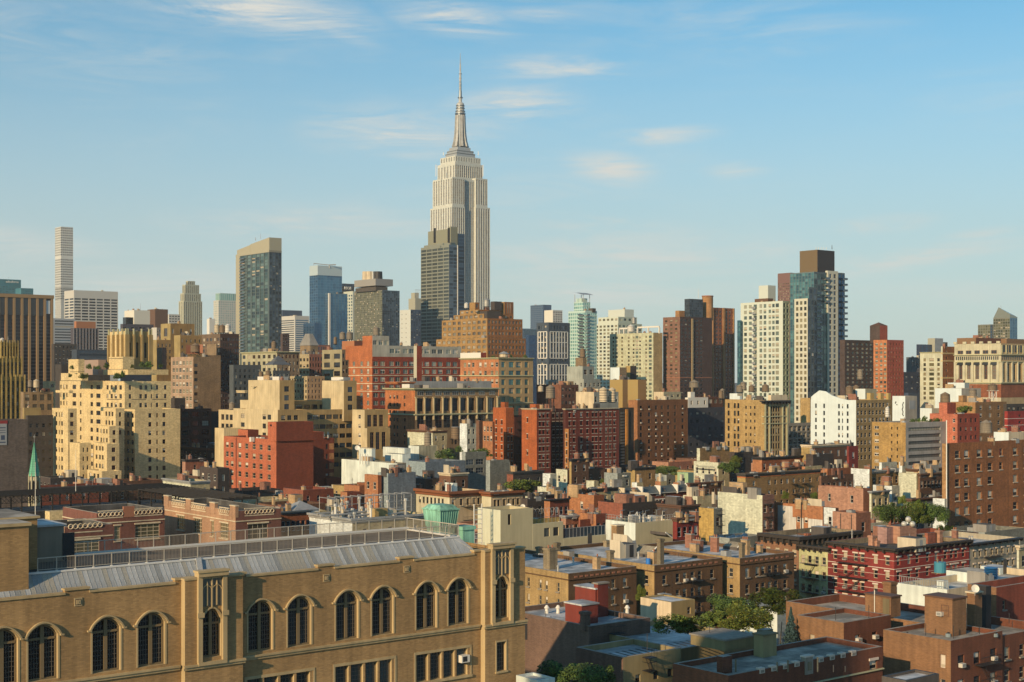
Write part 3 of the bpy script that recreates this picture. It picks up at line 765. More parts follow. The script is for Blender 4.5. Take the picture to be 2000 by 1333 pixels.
    g = G(); a = Vector((xh-.35, g0-.02, z0)); b = Vector((xh+.1, g1-.02, z1+.05)); up = Vector((0, -.1, .1)); c = Vector((.42, 0, 0))
    g.poly([tuple(a+up), tuple(a+c+up), tuple(b+c+up), tuple(b+up)], ZN[0]); g.poly([tuple(a), tuple(a+up), tuple(b+up), tuple(b)][::-1], ZN[0]); g.poly([tuple(a+c), tuple(b+c), tuple(b+c+up), tuple(a+c+up)], ZN[0]); g.obj('roof_flashing', root)
    # deck and its curbs
    dx1 = xr+.7; DB = g1+7.8
    g = G(); g.box(X0, g1+.002, 30.9, dx1, DB, z1-.05, M('deck_brown', (.10, .08, .06), .9, 'roof')); g.obj('roof_deck', root)
    g = G(); g.box(X0, g1-.12, z1-.048, dx1+.1, g1+.2, z1+.07, WC); g.box(X0, DB-.2, z1-.048, dx1+.1, DB+.12, z1+.2, WC); g.box(dx1-.2, g1+.202, z1-.048, dx1+.1, DB-.202, z1+.07, WC); g.obj('curb', root)
    # railing
    PST = M('railing_aluminium', (.40, .37, .31), .5); PIK = M('railing_picket', (.24, .21, .17), .6)
    post = G(); post.box(-.03, -.03, 0, .03, .03, .98, PST); post.box(-.08, -.08, -.05, .08, .08, .05, WC); pm = post.mesh('railing_post')
    sp_ = 1.34
    rp = G(); rp.box(0, -.025, .92, sp_, .025, .98, PST); rp.box(0, -.015, .12, sp_, .015, .16, PST)
    for i in range(1, 12): rp.box(sp_*i/12-.009, -.009, .16, sp_*i/12+.009, .009, .92, PIK)
    rm = rp.mesh('railing_panel')
    rr_ = thing('roof_railing', 'pale metal picket railing round the flat roof deck of the school building', 'railing', (C[0], C[1], z1+.06), PHI)
    xs = S(58, -g1)
    for y in (g1+.04, DB-.04):
        x = dx1
        while x-sp_ > xs-(2 if y > 5 else 0):
            ob('railing_post', pm, rr_, (x, y, 0)); ob('railing_panel', rm, rr_, (x-sp_, y, 0)); x -= sp_
        ob('railing_post', pm, rr_, (x, y, 0))
    y = g1+.04
    while y+sp_ < DB+.6: ob('railing_panel', rm, rr_, (dx1, y, 0), pi/2); y += sp_; ob('railing_post', pm, rr_, (dx1, min(y, DB-.04), 0)) if y < DB-.5 else None
    # roof houses at the left end
    b = Bd('x', 'x'); b.root = root; b.o = C[:2]
    for (xr_, yt, o, dp, lid) in ((56, 1027, g1-.9, 3.2, .22), (73, 1012, g1+2.4, 6.5, .16)):
        Cc = (C[0]+BX[0]*o, C[1]+BX[1]*o); u = along(xr_, Cc, AX); dd = Cc[1]+AX[1]*u; zt = CZ-(yt-HY)*dd/F
        g = G(); g.box(X0, o, 29.9, u, o+dp, zt, TAN, GRV); g.box(X0, o-.15, zt+.002, u+.15, o+dp+.1, zt+lid, LIME, GRV)
        g.obj('roof_house', root)
    Cc = (C[0]+BX[0]*8, C[1]+BX[1]*8); u1 = along(125, Cc, AX); u0 = along(70, Cc, AX); dd = Cc[1]+AX[1]*u1; zt = CZ-(1027-HY)*dd/F
    g = G(); g.box(u0, 8, z1-.2, u1, 12.5, zt, M('shed_grey', (.24, .20, .15), .9, 'stone'), SIL); g.box(u0-.1, 7.85, zt+.002, u1+.15, 12.6, zt+.15, SIL); g.box(u0+2, 7.95, z1, u0+2.9, 7.998, z1+2, BLK); g.obj('roof_house', root)
near_building()
# ================================================================ far skyline
def sign(B, txt, cx, cy, d, hpx, mat, ang=PHI, ext=.3, off=.4, name='sign'):
    x, y, z = W3(cx, cy, d); cu = bpy.data.curves.new(name, 'FONT'); cu.body = txt; cu.size = hpx*d/F*1.25; cu.extrude = ext; cu.align_x = 'CENTER'; cu.align_y = 'CENTER'
    cu.resolution_u = 2
    o = bpy.data.objects.new('tmp', cu); COL.objects.link(o)
    dg = bpy.context.evaluated_depsgraph_get(); me = bpy.data.meshes.new_from_object(o.evaluated_get(dg)); bpy.data.objects.remove(o)
    me.materials.clear(); me.materials.append(mat)
    lx, ly = B.loc(x, y); o = ob(name, me, B.root, (lx, ly, z)); o.rotation_euler = (pi/2, 0, 0)
    return o
def gmat(n, c, r=.2, m=.4): return M(n, c, r, 'plain', m)
def mast(B, px, y0, y1, d, wpx=1.2, mat=None, name='antenna'):
    x, y, z0 = W3(px, y0, d); z1 = W3(px, y1, d)[2]; lx, ly = B.loc(x, y); g = G(); r = wpx*d/F/2; g.cyl(lx, ly, z0, z1, r, r*.5, mat or GRY, 6); g.obj(name, B.root)

b = Bd('office_tower', 'teal glass office block with a white name near its top, far left', 'skyscraper')
tl = M('teal_cladding', (.02, .14, .17), .3, 'stone')
v = vol(b, -30, -8, 41, 545, d=2200, mat=tl, yb=600, S=[sp(n=8, w=4, h=1.6, p=4.4, t=14, gl='teal2', fr=None, bl=0)])
vol(b, 30, 41, 65, 563, d=2150, mat=tl, yb=600, S=[sp(n=6, w=2.6, h=1.6, p=4.4, t=5, gl='teal2', fr=None, bl=0)])
sign(b, 'salesforce', 24, 551, 2165, 5, WHT, ext=.5)
mast(b, 16, 544, 541, 2200)

b = Bd('office_tower', 'dark brown slab tower with pale vertical piers and an open top storey, far left', 'skyscraper')
br = M('bronze_cladding', (.045, .032, .026), .5, 'stone'); pier = M('pale_pier', s_('a8865e', .8), .8)
gset('bronze', [(.03, .025, .03), (.05, .04, .04), (.02, .02, .028)], .3, .15)
v = vol(b, -50, -32, 103, 578, d=1000, mat=br, yb=800, S=[sp(n=9, w=11.5, h=4.4, p=7, t=44, gl='bronze', fr=None, bl=0, r=.3, st=(4, 1)), ], par=.5)
g = G(); pxs = [-18, -3.5, 11.5, 27, 42.5, 57, 72.5, 87, 101]
for p in pxs:
    u = along(p, v.C, AX); g.box(u-.85, -1.1, 0, u+.85, -.01, v.zt-1, pier)
for i, (ga) in enumerate(g.v[::8]): pass
pm = G(); pm.box(-.85, -1.1, 0, .85, -.01, v.zt-.5, pier); pm = pm.mesh('pier')
for p in pxs: ob('pier', pm, b.root, (along(p, v.C, AX), 0, 0))
g = G(); g.box(-.5, -1.4, v.zt-.48, v.Ls+.5, .5, v.zt+2, pier); g.obj('cornice', b.root)
lm = G(); lm.box(-3.6, -.5, v.zt-13, 3.6, -.02, v.zt-1, g_dark); lm = lm.mesh('louvre')
for p, q in zip(pxs[:-2], pxs[1:-1]): ob('louvre', lm, b.root, (along((p+q)/2, v.C, AX), 0, 0))
g = G(); lp = M('pale_sky_gap', (.45, .5, .52), .4)  # solid strips painted pale for the sky light through the open bay
for p in (91.5, 95.5): u = along(p, v.C, AX); g.box(u-.7, -.6, v.zt-11.5, u+.7, -.52, v.zt-2, lp)
g.obj('painted_sky_strip', b.root, kind='stuff')

b = Bd('skyscraper', 'very slender white concrete tower with a square window grid, tallest at the left', 'skyscraper')
cw = M('white_concrete', (.52, .53, .50), .8)
v = vol(b, 107.5, 119, 142.7, 443, d=3300, mat=cw, yb=640, par=1, S=[sp(n=6, w=2.6, h=3.0, p=4.72, t=1.2, rows=12, gl='dark', fr=None, bl=0, r=.7), sp(n=6, w=2.6, h=3.0, p=4.72, t=1.2, rows=1, gl='dark', fr=None, bl=0)][:1],
        W=[sp(n=6, w=1.1, h=3.0, p=4.72, t=1.2, rows=12, gl='dark', fr=None, bl=0, r=.7)])
for i in range(1, 3):
    z = v.zt-i*57.5/v.k
    vol(b, 107.5, 119, 142.7, 443+57.5*i, d=3298.6, mat=cw, yb=660, par=0, S=[sp(n=6, w=2.6, h=3.0, p=4.72, t=5.5, rows=11+6*i, gl='dark', fr=None, bl=0, r=.35)], W=[sp(n=6, w=1.1, h=3.0, p=4.72, t=5.5, rows=11+6*i, gl='dark', fr=None, bl=0, r=.35)])

b = Bd('office_tower', 'white office slab with black ribbon windows beside the slender tower', 'skyscraper')
wg = M('travertine', (.47, .46, .42), .8)
v = vol(b, 125.5, 144.5, 230.5, 567, d=2000, mat=wg, yb=715, S=[sp(n=6, w=12.6, h=3.2, p=5.7, t=15.5, gl='dark', fr=None, bl=0, r=.5, st=(1, 1))], W=[sp(n=2, w=8, h=3.2, p=5.7, t=15.5, gl='dark', fr=None, bl=0, r=.5, st=(1, 1))], clut=5)

b = Bd('office_building', 'grey striped office block left of the dark block with an orange top', 'building')
vol(b, 88, 104, 147, 622, d=1500, mat=M('grey_stripe', (.32, .34, .36), .7), yb=690, S=[sp(n=1, w=37, h=2.6, p=5.4, t=4, gl='off', fr=None, bl=.0, r=.3)], W=[sp(n=3, w=3.5, h=2.6, p=5.4, t=4, gl='off', fr=None, bl=0)])
b = Bd('office_building', 'dark blue-brown block with a bright orange brick penthouse at the left', 'building')
db = M('dusk_brown', (.06, .055, .07), .8)
v = vol(b, 138, 144, 192, 641, d=1250, mat=db, yb=730, S=[sp(n=8, w=2.6, h=4, p=7, t=3, gl='dark', fr=None, bl=0, mode='strip', one=db)])
vol(b, 145, 149, 187, 628, d=1262, mat=M('orange_brick', w_('c87848'), .9), par=.3)
g = G(); x, y = v.lo
for i in range(9): u = x+v.Ls*i/8; g.box(u-.35, y-.5, 0, u+.35, y-.01, v.zt, M('grey_pier', (.2, .19, .2), .8))
g.obj('pier', b.root, kind='stuff')

b = Bd('office_building', 'low office block with a white box top over a black glass band', 'building')
vol(b, 235, 240, 300, 633, d=1300, mat=db, yb=700, S=[sp(n=8, w=5, h=3, p=6, t=6, gl='off', fr=None, bl=.1)])
vol(b, 240, 246, 293, 620, d=1305, mat=g_dark, base=60, par=.2); vol(b, 243, 262, 293, 606, d=1308, mat=M('white_box', (.6, .58, .5), .7), base=80, par=.5, clut=5); mast(b, 274, 606, 593, 1320, .8)
b = Bd('office_building', 'brown brick office block right of the white box top', 'building')
vol(b, 288, 303, 328, 604, d=1400, mat=M('brown_block', w_('7a5238'), .9), yb=660, clut=4)
b = Bd('office_building', 'pale striped office block behind the stepped cream tower', 'building')
vol(b, 326, 330, 352, 614, d=1500, mat=wg, yb=650, S=[sp(n=4, w=4, h=2, p=5, t=3, gl='dark', fr=None, bl=0)])

b = Bd('skyscraper', 'stepped cream tower with a small crown between the brown roofs and the glass tower', 'skyscraper')
ct = M('cream_limestone', w_('e0cba0', .9), .85)
for (xl, xc, xr, yt, d) in ((349, 359, 395, 588, 1900), (352, 360, 392.5, 573, 1905), (356, 362, 389, 556, 1910), (363, 367, 381, 549, 1920)):
    vol(b, xl, xc, xr, yt, d=d, mat=ct, matS=M('cream_limestone_b', w_('d0c09c', .9), .85), yb=675, par=.5, S=[sp(n=max(2, int((xr-xc)/3.4)), w=1.6, h=2.4, p=4.6, t=2, gl='off', fr=None, bl=.1, r=.5, mode='strip', one=DGR)], W=[sp(n=3, w=1.1, h=2.4, p=4.6, t=2, gl='off', fr=None, bl=.1, r=.5, mode='strip', one=DGR)])
g = G()
b = Bd('skyscraper', 'pale tower with a mint glass crown left of the tall dark glass tower', 'skyscraper')
vol(b, 417, 427, 470, 587, d=1900, mat=wg, yb=680, S=[sp(n=12, w=1.7, h=2.6, p=4.4, t=2, gl='teal', fr=None, bl=.2)], W=[sp(n=4, w=1, h=2.6, p=4.4, t=2, gl='teal', fr=None, bl=.2)])
vol(b, 421, 430, 466, 573, d=1905, mat=M('mint_panel', (.30, .42, .38), .5), par=.3, S=[sp(n=9, w=2.2, h=12, p=20, t=1.2, rows=1, gl='teal', fr=None, bl=0)], W=[sp(n=3, w=1.6, h=12, p=20, t=1.2, rows=1, gl='teal', fr=None, bl=0)], base=130)
b = Bd('office_building', 'small white block squeezed left of the mint crowned tower', 'building')
vol(b, 404, 409, 420, 623, d=1700, mat=WHT, yb=670, clut=3)

# the tall dark glass tower with a sloping cream crown
b = Bd('glass_tower', 'dark green glass tower with cream left edge and a sloping cream crown', 'skyscraper')
cc = M('cream_panel', w_('ccb48c', .9), .8); ccs = M('cream_panel_shade', w_('a89474', .9), .8)
v = vol(b, 461.5, 526, 550, 489, d=1200, mat=gmat('green_mullion', (.10, .13, .12)), matS=gmat('navy_mullion', (.06, .08, .09)), yb=705, par=.3, W=[sp(cols=[474.5, 486, 495, 503.5, 511.5, 519.5], w=6.6, h=5.2, p=6.3, t=5, gl='green', fr=None, bl=.12, r=.35)], S=[sp(n=4, w=4.8, h=5, p=6.3, t=5, gl='navy', fr=None, bl=.06, r=.35)])
g = G(); x, y = v.lo; zt = v.zt
def zy(px, py): return CZ-(py-HY)*1200/F
u1 = along(489, v.C, BX); u2 = along(463, v.C, BX); h0 = zy(0, 464)-zt; h1 = zy(0, 472)-zt
P = [(x, y+u1*.0, 0), (x+v.Ls, y, 0), (x+v.Ls, y+u1, 0), (x, y+u1, 0)]
for p, q, a, c in ((0, 1, h0, h0), (1, 2, h0, h1), (2, 3, h1, h1), (3, 0, h1, h0)):
    g.poly([(P[p][0], P[p][1], zt), (P[q][0], P[q][1], zt), (P[q][0], P[q][1], zt+c), (P[p][0], P[p][1], zt+a)], cc)
g.poly([(P[0][0], P[0][1], zt+h0), (P[1][0], P[1][1], zt+h0), (P[2][0], P[2][1], zt+h1), (P[3][0], P[3][1], zt+h1)], GRY)
g.obj('crown', b.root)
g = G(); g.box(x-.4, y+along(469, v.C, BX), 0, x-.005, y+v.Lw+.1, zt+.1, cc); g.box(x-.3, y-.3, zt-1.6, x+v.Ls, y-.005, zt+.05, ccs); g.box(x-.3, y-.2, zt-1.6, x-.005, y+along(469, v.C, BX)-.01, zt+.05, cc); g.obj('cream_edge', b.root, kind='stuff')
g = G(); ue = min(u2, v.Lw-.2); h2 = zy(0, 480)-zt; h3 = zy(0, 473)-zt
for p in [[(x, y+u1+.1, zt), (x, y+u1+.1, zt+h3), (x, y+ue, zt+h2), (x, y+ue, zt)], [(x+18, y+u1+.1, zt), (x+18, y+ue, zt), (x+18, y+ue, zt+h2), (x+18, y+u1+.1, zt+h3)], [(x, y+ue, zt), (x, y+ue, zt+h2), (x+18, y+ue, zt+h2), (x+18, y+ue, zt)], [(x, y+u1+.1, zt+h3), (x+18, y+u1+.1, zt+h3), (x+18, y+ue, zt+h2), (x, y+ue, zt+h2)]]: g.poly(p, cc)
g.obj('crown', b.root)
balconies(v, 'W', 474.5, 9, 6.3, 11, 31); mast(b, 509, 467, 455, 1230, .7); mast(b, 499, 470, 464, 1230, 1.4)

b = Bd('office_building', 'grey office block with white bands between the green and blue glass towers', 'building')
v = vol(b, 548, 576, 604, 617, d=1600, mat=wg, yb=700, S=[sp(n=1, w=25, h=2.0, p=4.2, t=8, gl='blue', fr=None, bl=0)], W=[sp(n=1, w=25, h=2.0, p=4.2, t=8, gl='off', fr=None, bl=0)], par=.5, clut=4)
b = Bd('office_building', 'dark blue flat block peeping over the grey banded office block', 'building')
vol(b, 545, 552, 590, 606, d=2000, mat=M('slate_blue', (.05, .07, .11), .4), yb=620, par=.4)
b = Bd('office_building', 'dark brown block at the foot of the green glass tower', 'building')
vol(b, 548, 552, 565, 652, d=1000, mat=M('dark_brown_block', (.07, .045, .04), .8), yb=680, S=[sp(n=4, w=2, h=3, p=6, t=3, gl='dark', fr=None, bl=.1)])

b = Bd('glass_tower', 'blue glass tower with a translucent screen top and a window-cleaning crane', 'skyscraper')
v = vol(b, 604.5, 620.5, 668, 536, d=1500, mat=gmat('blue_frame', (.10, .19, .27)), matS=gmat('blue_frame', (.10, .19, .27)), yb=700, S=[sp(n=8, w=5.2, h=4.6, p=5.3, t=1, gl='blue', fr=None, bl=0, r=.12)], W=[sp(n=4, w=3.6, h=4.6, p=5.3, t=1, gl='dblue', fr=None, bl=0, r=.12)], par=.5)
vol(b, 604.5, 620.5, 668, 518.5, d=1499, mat=gmat('screen_glass', (.42, .50, .52), .3, .1), base=v.zt-1, par=9)
vol(b, 611, 616, 638, 524, d=1512, mat=M('plant_grey', (.13, .16, .19), .6), base=v.zt, par=.2)
g = G(); p = [Vector(b.loc(*W3(a, c, 1508)[:2])+(W3(a, c, 1508)[2],)) for a, c in ((613, 515), (643, 518), (656, 517.5), (644, 524), (613, 519))]
g.rod(p[0], p[1], .45, GRY); g.rod(p[1], p[2], .6, GRY); g.rod(p[1], p[3], .7, GRY); g.rod(p[0], p[4], .3, GRY); g.obj('crane', b.root)
b = Bd('glass_tower', 'smaller blue glass tower with one white vertical stripe in front of the screened blue tower', 'skyscraper')
v = vol(b, 635, 643, 678.5, 573, d=1350, mat=gmat('blue_frame2', (.10, .17, .22)), yb=700, S=[sp(n=6, w=4.6, h=4.4, p=5.2, t=2, gl='blue', fr=None, bl=0, r=.12)], W=[sp(n=2, w=2.6, h=4.4, p=5.2, t=2, gl='dblue', fr=None, bl=0, r=.12)], clut=4)
g = G(); g.box(-.9, -.9, 0, .9, .5, v.zt, WHT); g.obj('white_stripe', b.root)
b = Bd('glass_tower', 'dark navy glass block at the foot of the blue towers', 'skyscraper')
vol(b, 592.5, 614, 628.5, 631, d=1400, mat=gmat('navy_frame', (.05, .10, .17)), yb=700, S=[sp(n=3, w=4, h=4, p=5, t=1.5, gl='dblue', fr=None, bl=0, r=.1)], W=[sp(n=4, w=4, h=4, p=5, t=1.5, gl='dblue', fr=None, bl=0, r=.1)])
b = Bd('office_building', 'cream office tower with white rooftop lettering behind the gold-green glass hotel', 'building')
v = vol(b, 671, 689, 696, 569, d=1500, mat=M('cream_brick_far', w_('e8d8b4', .9), .8), yb=700, W=[sp(n=4, w=2.6, h=3.2, p=6.2, t=7, gl='blue', fr=None, bl=.2)])
vol(b, 664, 668.2, 692, 554, d=1650, mat=M('slate_sign_band', (.03, .05, .08), .6), yb=570, par=.3)
v2 = vol(b, 664, 668.2, 692, 560, d=1649, mat=DGR, yb=570, par=.3); sign(b, 'ИOЮ'[:0]+'RIOI', 679, 563.5, 1640, 6.5, WHT, ext=.4)

b = Bd('glass_tower', 'gold-green glass hotel tower with grey plant storeys and tanks on top', 'skyscraper')
hm = M('hotel_frame', (.16, .16, .13), .5)
v = vol(b, 692, 746.5, 780.5, 567, d=1100, mat=hm, matS=gmat('hotel_frame_blue', (.08, .11, .14)), yb=690, W=[sp(n=20, w=1.9, h=3.6, p=4.2, t=2, gl='olive', fr=None, bl=.12, r=.2)], S=[sp(n=9, w=3.0, h=3.6, p=4.2, t=2, gl='navy', fr=None, bl=.03, r=.2)], par=.4)
vol(b, 694, 734, 757, 560, d=1104, mat=M('plant_recess', (.07, .06, .05), .8), base=v.zt-.2, par=.2); v3 = vol(b, 692, 733.5, 767.5, 544.5, d=1103, mat=M('plant_grey2', (.26, .25, .23), .7), matS=M('plant_grey3', (.22, .22, .22), .7), base=v.zt+3.8, par=.5)
vol(b, 692, 746.5, 772, 567, d=1100.5, mat=WHT, base=v.zt+.05, par=.05) if 0 else None
for px, r, m in ((714, 3.6, CRM), (728, 3.6, TIN), (738, 5, BLK), (722, 4.5, CRM)):
    x, y, z = W3(px, 544.5, 1125); lx, ly = b.loc(x, y); g = G(); g.cyl(lx, ly, z-1, z+5.5, r*.75, r*.7, m, 12); g.obj('cooling_tower', b.root)
b = Bd('apartment_building', 'slim block with a white side and a dark blue front left of the grey-green tower', 'building')
v = vol(b, 781, 802, 822, 605, d=1300, mat=M('white_side', (.50, .53, .50), .8), matS=gmat('navy_front', (.05, .07, .11)), yb=680, W=[sp(cols=[785, 793], w=1.2, h=1.8, p=9, t=8, gl='dark', fr=None, bl=0)], S=[sp(n=4, w=3, h=3.4, p=5, t=3, gl='navy', fr=None, bl=.1)])
b = Bd('office_building', 'beige blank tower with a pipe rail top behind the white sided slim block', 'building')
v = vol(b, 798, 811, 826, 583, d=1500, mat=M('beige_far', w_('c8b490', .9), .9), yb=620, par=.4); v2 = vol(b, 803, 810, 818, 572, d=1504, mat=M('beige_far', w_('c8b490', .9), .9), base=v.zt, par=.2)
g = G(); x, y = v.lo
for i in range(6): g.rod((x+i*1.5, y, v.zt), (x+i*1.5, y, v.zt+9), .15, GRY)
g.rod((x, y, v.zt+9), (x+8, y, v.zt+9), .15, GRY); g.obj('rail', b.root)

# grey-green banded tower in front of the tallest
b = Bd('office_tower', 'grey-green banded glass tower standing before the tallest spired skyscraper', 'skyscraper')
ol = M('olive_spandrel', (.20, .21, .17), .5); nv = gmat('navy_spandrel', (.10, .14, .18)); gset('oliv2', [(.09, .105, .10), (.12, .135, .12), (.07, .085, .085)], .4, .12)
v = vol(b, 822, 877, 893.5, 478, d=1150, mat=ol, matS=nv, yb=690, par=.4, W=[sp(n=5, w=10.2, h=4.6, p=7, t=5, gl='oliv2', fr=None, bl=0, r=.25)], S=[sp(n=2, w=7.6, h=4.9, p=7, t=5, gl='navy', fr=None, bl=0, r=.2)])
vol(b, 828, 878.5, 889, 474, d=1155, mat=ol, base=v.zt-1, par=.3); vol(b, 836, 886.5, 893.8, 446, d=1162, mat=M('olive_plant', (.21, .21, .15), .7), base=v.zt-1, par=.4)
vol(b, 876, 880.5, 893.8, 443, d=1159, mat=M('olive_plant', (.21, .21, .15), .7), base=v.zt-1, par=.4)
vol(b, 892.5, 895, 907.3, 456.5, d=1168, mat=nv, yb=690, par=.4, S=[sp(n=1, w=10.5, h=5, p=7, t=3, gl='navy', fr=None, bl=0, r=.2)])
g = G(); x, y = v.lo; g.box(x+v.Ls-.3, y-.5, 0, x+v.Ls+.3, y-.01, v.zt, WHT); g.obj('mullion', b.root)
g = G()
for px in (848.5, 876): x, y, z = W3(px, 470, 1152); lx, ly = b.loc(x, y); g.box(lx-.8, ly-.3, z-2, lx+1.2, ly+.3, z+10, DGR)
g.obj('louvre', b.root, kind='stuff')

# ---------------------------------------------------------------- the spired skyscraper
def spire():
    b = Bd('skyscraper', 'tallest cream limestone skyscraper with stepped shoulders and a needle spire', 'skyscraper'); d = 1769
    lm = M('warm_limestone', w_('f0dcbc', .97), .85, 'stone', amt=.6); ls = M('warm_limestone', w_('efdcb4', .95), .85, 'stone', amt=.6); spn = M('grey_spandrel', (.21, .19, .19), .7)
    gset('esb', [(.03, .035, .05), (.05, .06, .08), (.10, .11, .13)], .1, .3)
    def S_(n, t=3, m=(0, 0), w=2.5): return sp(n=n, w=w, h=2.6, p=5.1, t=t, m=m, gl='esb', fr=None, bl=.12, r=.7, mode='strip', one=spn)
    def W_(n, t=3, m=(0, 0)): return sp(n=n, w=1.9, h=2.6, p=5.1, t=t, m=m, gl='esb', fr=None, bl=.05, r=.7, mode='strip', one=spn)
    # core with the recessed centre bay
    vol(b, 845, 886, 950, 348, d=d+6, mat=lm, yb=615, par=.5, S=[S_(16, 4)], W=[W_(9, 4)])
    # flanks of the south face and the west wing
    vol(b, 840.5, 883, 908, 402, d=d, mat=lm, yb=615, par=.5, S=[S_(6)], W=[W_(9)])
    vol(b, 845.5, 883.6, 907, 346, d=d+1.5, mat=lm, base=150, par=.5, S=[S_(6)], W=[W_(8)], yb=400)
    Ce = ((883-1000)/F*d, d); e_ = d+AX[1]*along(929.5, Ce, AX)-.5
    vol(b, None, 929.5, 957, 404, d=e_, mat=lm, yb=615, par=.5, S=[S_(6)], dep=40); vol(b, None, 929.5, 952.2, 348, d=e_+1.5, mat=lm, base=150, par=.5, S=[S_(5)], dep=38, yb=400)
    # upper storeys
    vol(b, 854.5, 889, 942.5, 317, d=d+14, mat=lm, base=250, par=.5, S=[S_(13, 5)], W=[W_(6, 6)], yb=348)
    vol(b, 860, 889.5, 938.7, 304, d=d+19, mat=lm, base=260, par=.6, S=[sp(n=10, w=1.6, h=8, p=20, t=2, rows=1, gl='esb', fr=None, bl=0, r=.6)], W=[sp(n=6, w=1.5, h=8, p=20, t=2, rows=1, gl='esb', fr=None, bl=0, r=.6)])
    gm = M('mast_base_metal', (.42, .43, .42), .45, 'plain', .4)
    for (xl, xc, xr, yt, dd) in ((870, 892, 928, 297, 26), (873, 892.7, 925, 292, 28), (877.5, 894, 919, 286.5, 31)):
        v = vol(b, xl, xc, xr, yt, d=d+dd, mat=gm, base=300, par=.0)
        if dd < 31: band(v, 1.2, 1.2, -.0+.3, M('dark_louvre', (.1, .11, .12), .6))
    cx, cy, _ = W3(899, 300, d+46); lx, ly = b.loc(cx, cy); dd = d+46; k = F/dd
    def Z(y): return CZ-(y-HY)/k
    al = M('mast_aluminium', (.40, .40, .38), .6, 'stone', .05); dk = M('mast_glass', (.10, .13, .16), .3, 'plain', .3)
    g = G()
    g.cyl(lx, ly, Z(288), Z(224), 9.2/k, 8.0/k, dk, 16); g.obj('mast', b.root)
    for i in range(8):
        g = G(); a = i*pi/4+pi/8; c, s = cos(a), sin(a); t = (-s, c); w = 1.5
        prof = [(Z(288), 17/k), (Z(276), 13.5/k), (Z(262), 11.6/k), (Z(245), 10.6/k), (Z(226), 10/k)]
        for (z0, r0), (z1, r1) in zip(prof, prof[1:]):
            q = lambda r, z, e: (lx+c*r+t[0]*e, ly+s*r+t[1]*e, z)
            g.poly([q(r0, z0, -w), q(r0, z0, w), q(r1, z1, w), q(r1, z1, -w)], al); g.poly([q(2, z0, w), q(r0, z0, w), q(r1, z1, w), q(2, z1, w)][::-1], al); g.poly([q(2, z0, -w), q(r0, z0, -w), q(r1, z1, -w), q(2, z1, -w)], al)
        g.poly([q(10/k, Z(226), -w), q(10/k, Z(226), w), q(2, Z(226), w), q(2, Z(226), -w)], al); g.obj('fin', b.root)
    g = G()
    for y0, y1, r0, r1, m in ((224, 222, 10.5, 10.5, dk), (222, 219, 8.6, 8.4, al), (219, 217.5, 9.8, 9.8, dk), (217.5, 213, 7.8, 7.4, al), (213, 211.5, 9, 9, dk), (211.5, 208, 7.4, 7.4, al), (208, 206.5, 8.6, 8.6, dk), (206.5, 203, 8.2, 7, al), (203, 200, 7, 3.6, al), (200, 192, 3.4, 3.2, al), (192, 190.6, 5.2, 5.2, dk), (190.6, 178, 3.2, 2.8, dk), (178, 158, 2.4, 2.1, dk), (158, 145.6, 2.1, 1.8, al), (145.6, 144, 3, 3, dk), (144, 125, 1.5, 1.3, al), (125, 104, .8, .4, dk)):
        g.cyl(lx, ly, Z(y0)-.02, Z(y1), r0/k, r1/k, m, 14)
    for y in (154, 165, 172, 184): g.cyl(lx, ly, Z(y), Z(y-1), 3/k, 3/k, al, 8)
    g.obj('antenna', b.root)
    for px, y0, y1, dz in ((851.5, 345, 322, 10), (943.5, 345, 322, 40), (866, 304, 298, 30), (934, 304, 296, 50)):
        g = G(); x, y, z = W3(px, y0, d+dz); q = b.loc(x, y); g.rod((q[0], q[1], z), (q[0], q[1], z+(y0-y1)/1.57), .5, WHT); g.obj('whip_antenna', b.root)
spire()

# ---------------------------------------------------------------- orange stepped block
b = Bd('office_building', 'stepped orange brick loft block with setbacks below the spired skyscraper', 'building')
ob_ = M('orange_loft_brick', w_('c48c4c', .9), .9, 'brick'); osr = M('orange_loft_brick_b', s_('905c30', 1.0), .9, 'brick')
gset('loft', [(.10, .10, .09), (.05, .05, .05), (.30, .28, .22), (.16, .16, .14)], .1, .3)
def LW(n, **k): return sp(n=n, w=k.get('w', 6.2), h=6, p=11, t=k.get('t', 4), gl='loft', fr=M('loft_frame', (.3, .26, .2), .6), bl=.25, st=(3, 1), r=.4, rows=k.get('rows', 20), m=k.get('m', (1, 1)))
vol(b, 852, 951.8, 1027, 660, d=885, mat=ob_, matS=osr, yb=722, W=[LW(10)], S=[LW(11, w=4.2)], roof='gravel', clut=3)
v = vol(b, 863, 951.6, 1020.5, 622, d=895, mat=ob_, matS=osr, base=50, W=[LW(9, rows=4)], S=[LW(10, rows=4, w=4.2)], roof='gravel', clut=5)
v = vol(b, 886, 945, 1003, 613, d=905, mat=ob_, matS=osr, base=70, W=[LW(6, rows=1, t=2)], S=[sp(n=6, w=4, h=4, p=9, t=3, rows=1, gl='loft', fr=None)], roof='gravel')
vol(b, 898, 936, 980, 605, d=915, mat=ob_, matS=osr, base=70, W=[sp(n=4, w=5, h=4, p=9, t=2, rows=1, gl='loft', fr=None)], roof='gravel', clut=4)
vol(b, 917, 928, 936, 591, d=920, mat=ob_, matS=osr, base=70, S=[sp(n=1, w=4, h=7, p=9, t=3, rows=1, gl='loft', fr=None)]); vol(b, 974, 985, 1003, 590, d=935, mat=ob_, matS=osr, base=70, S=[sp(n=4, w=2, h=20, p=30, t=2, rows=1, gl='loft', fr=None)])
vol(b, 937, 951.5, 977, 608, d=903, mat=M('plant_dark', (.05, .04, .035), .8), base=80, par=.3); vol(b, 958, 966, 980, 589, d=930, mat=M('plant_dark', (.05, .04, .035), .8), base=80)
wtower('pale glass-fibre tank on top of the stepped orange block', 951, 599, 915, 13, 16, 6, TIN)
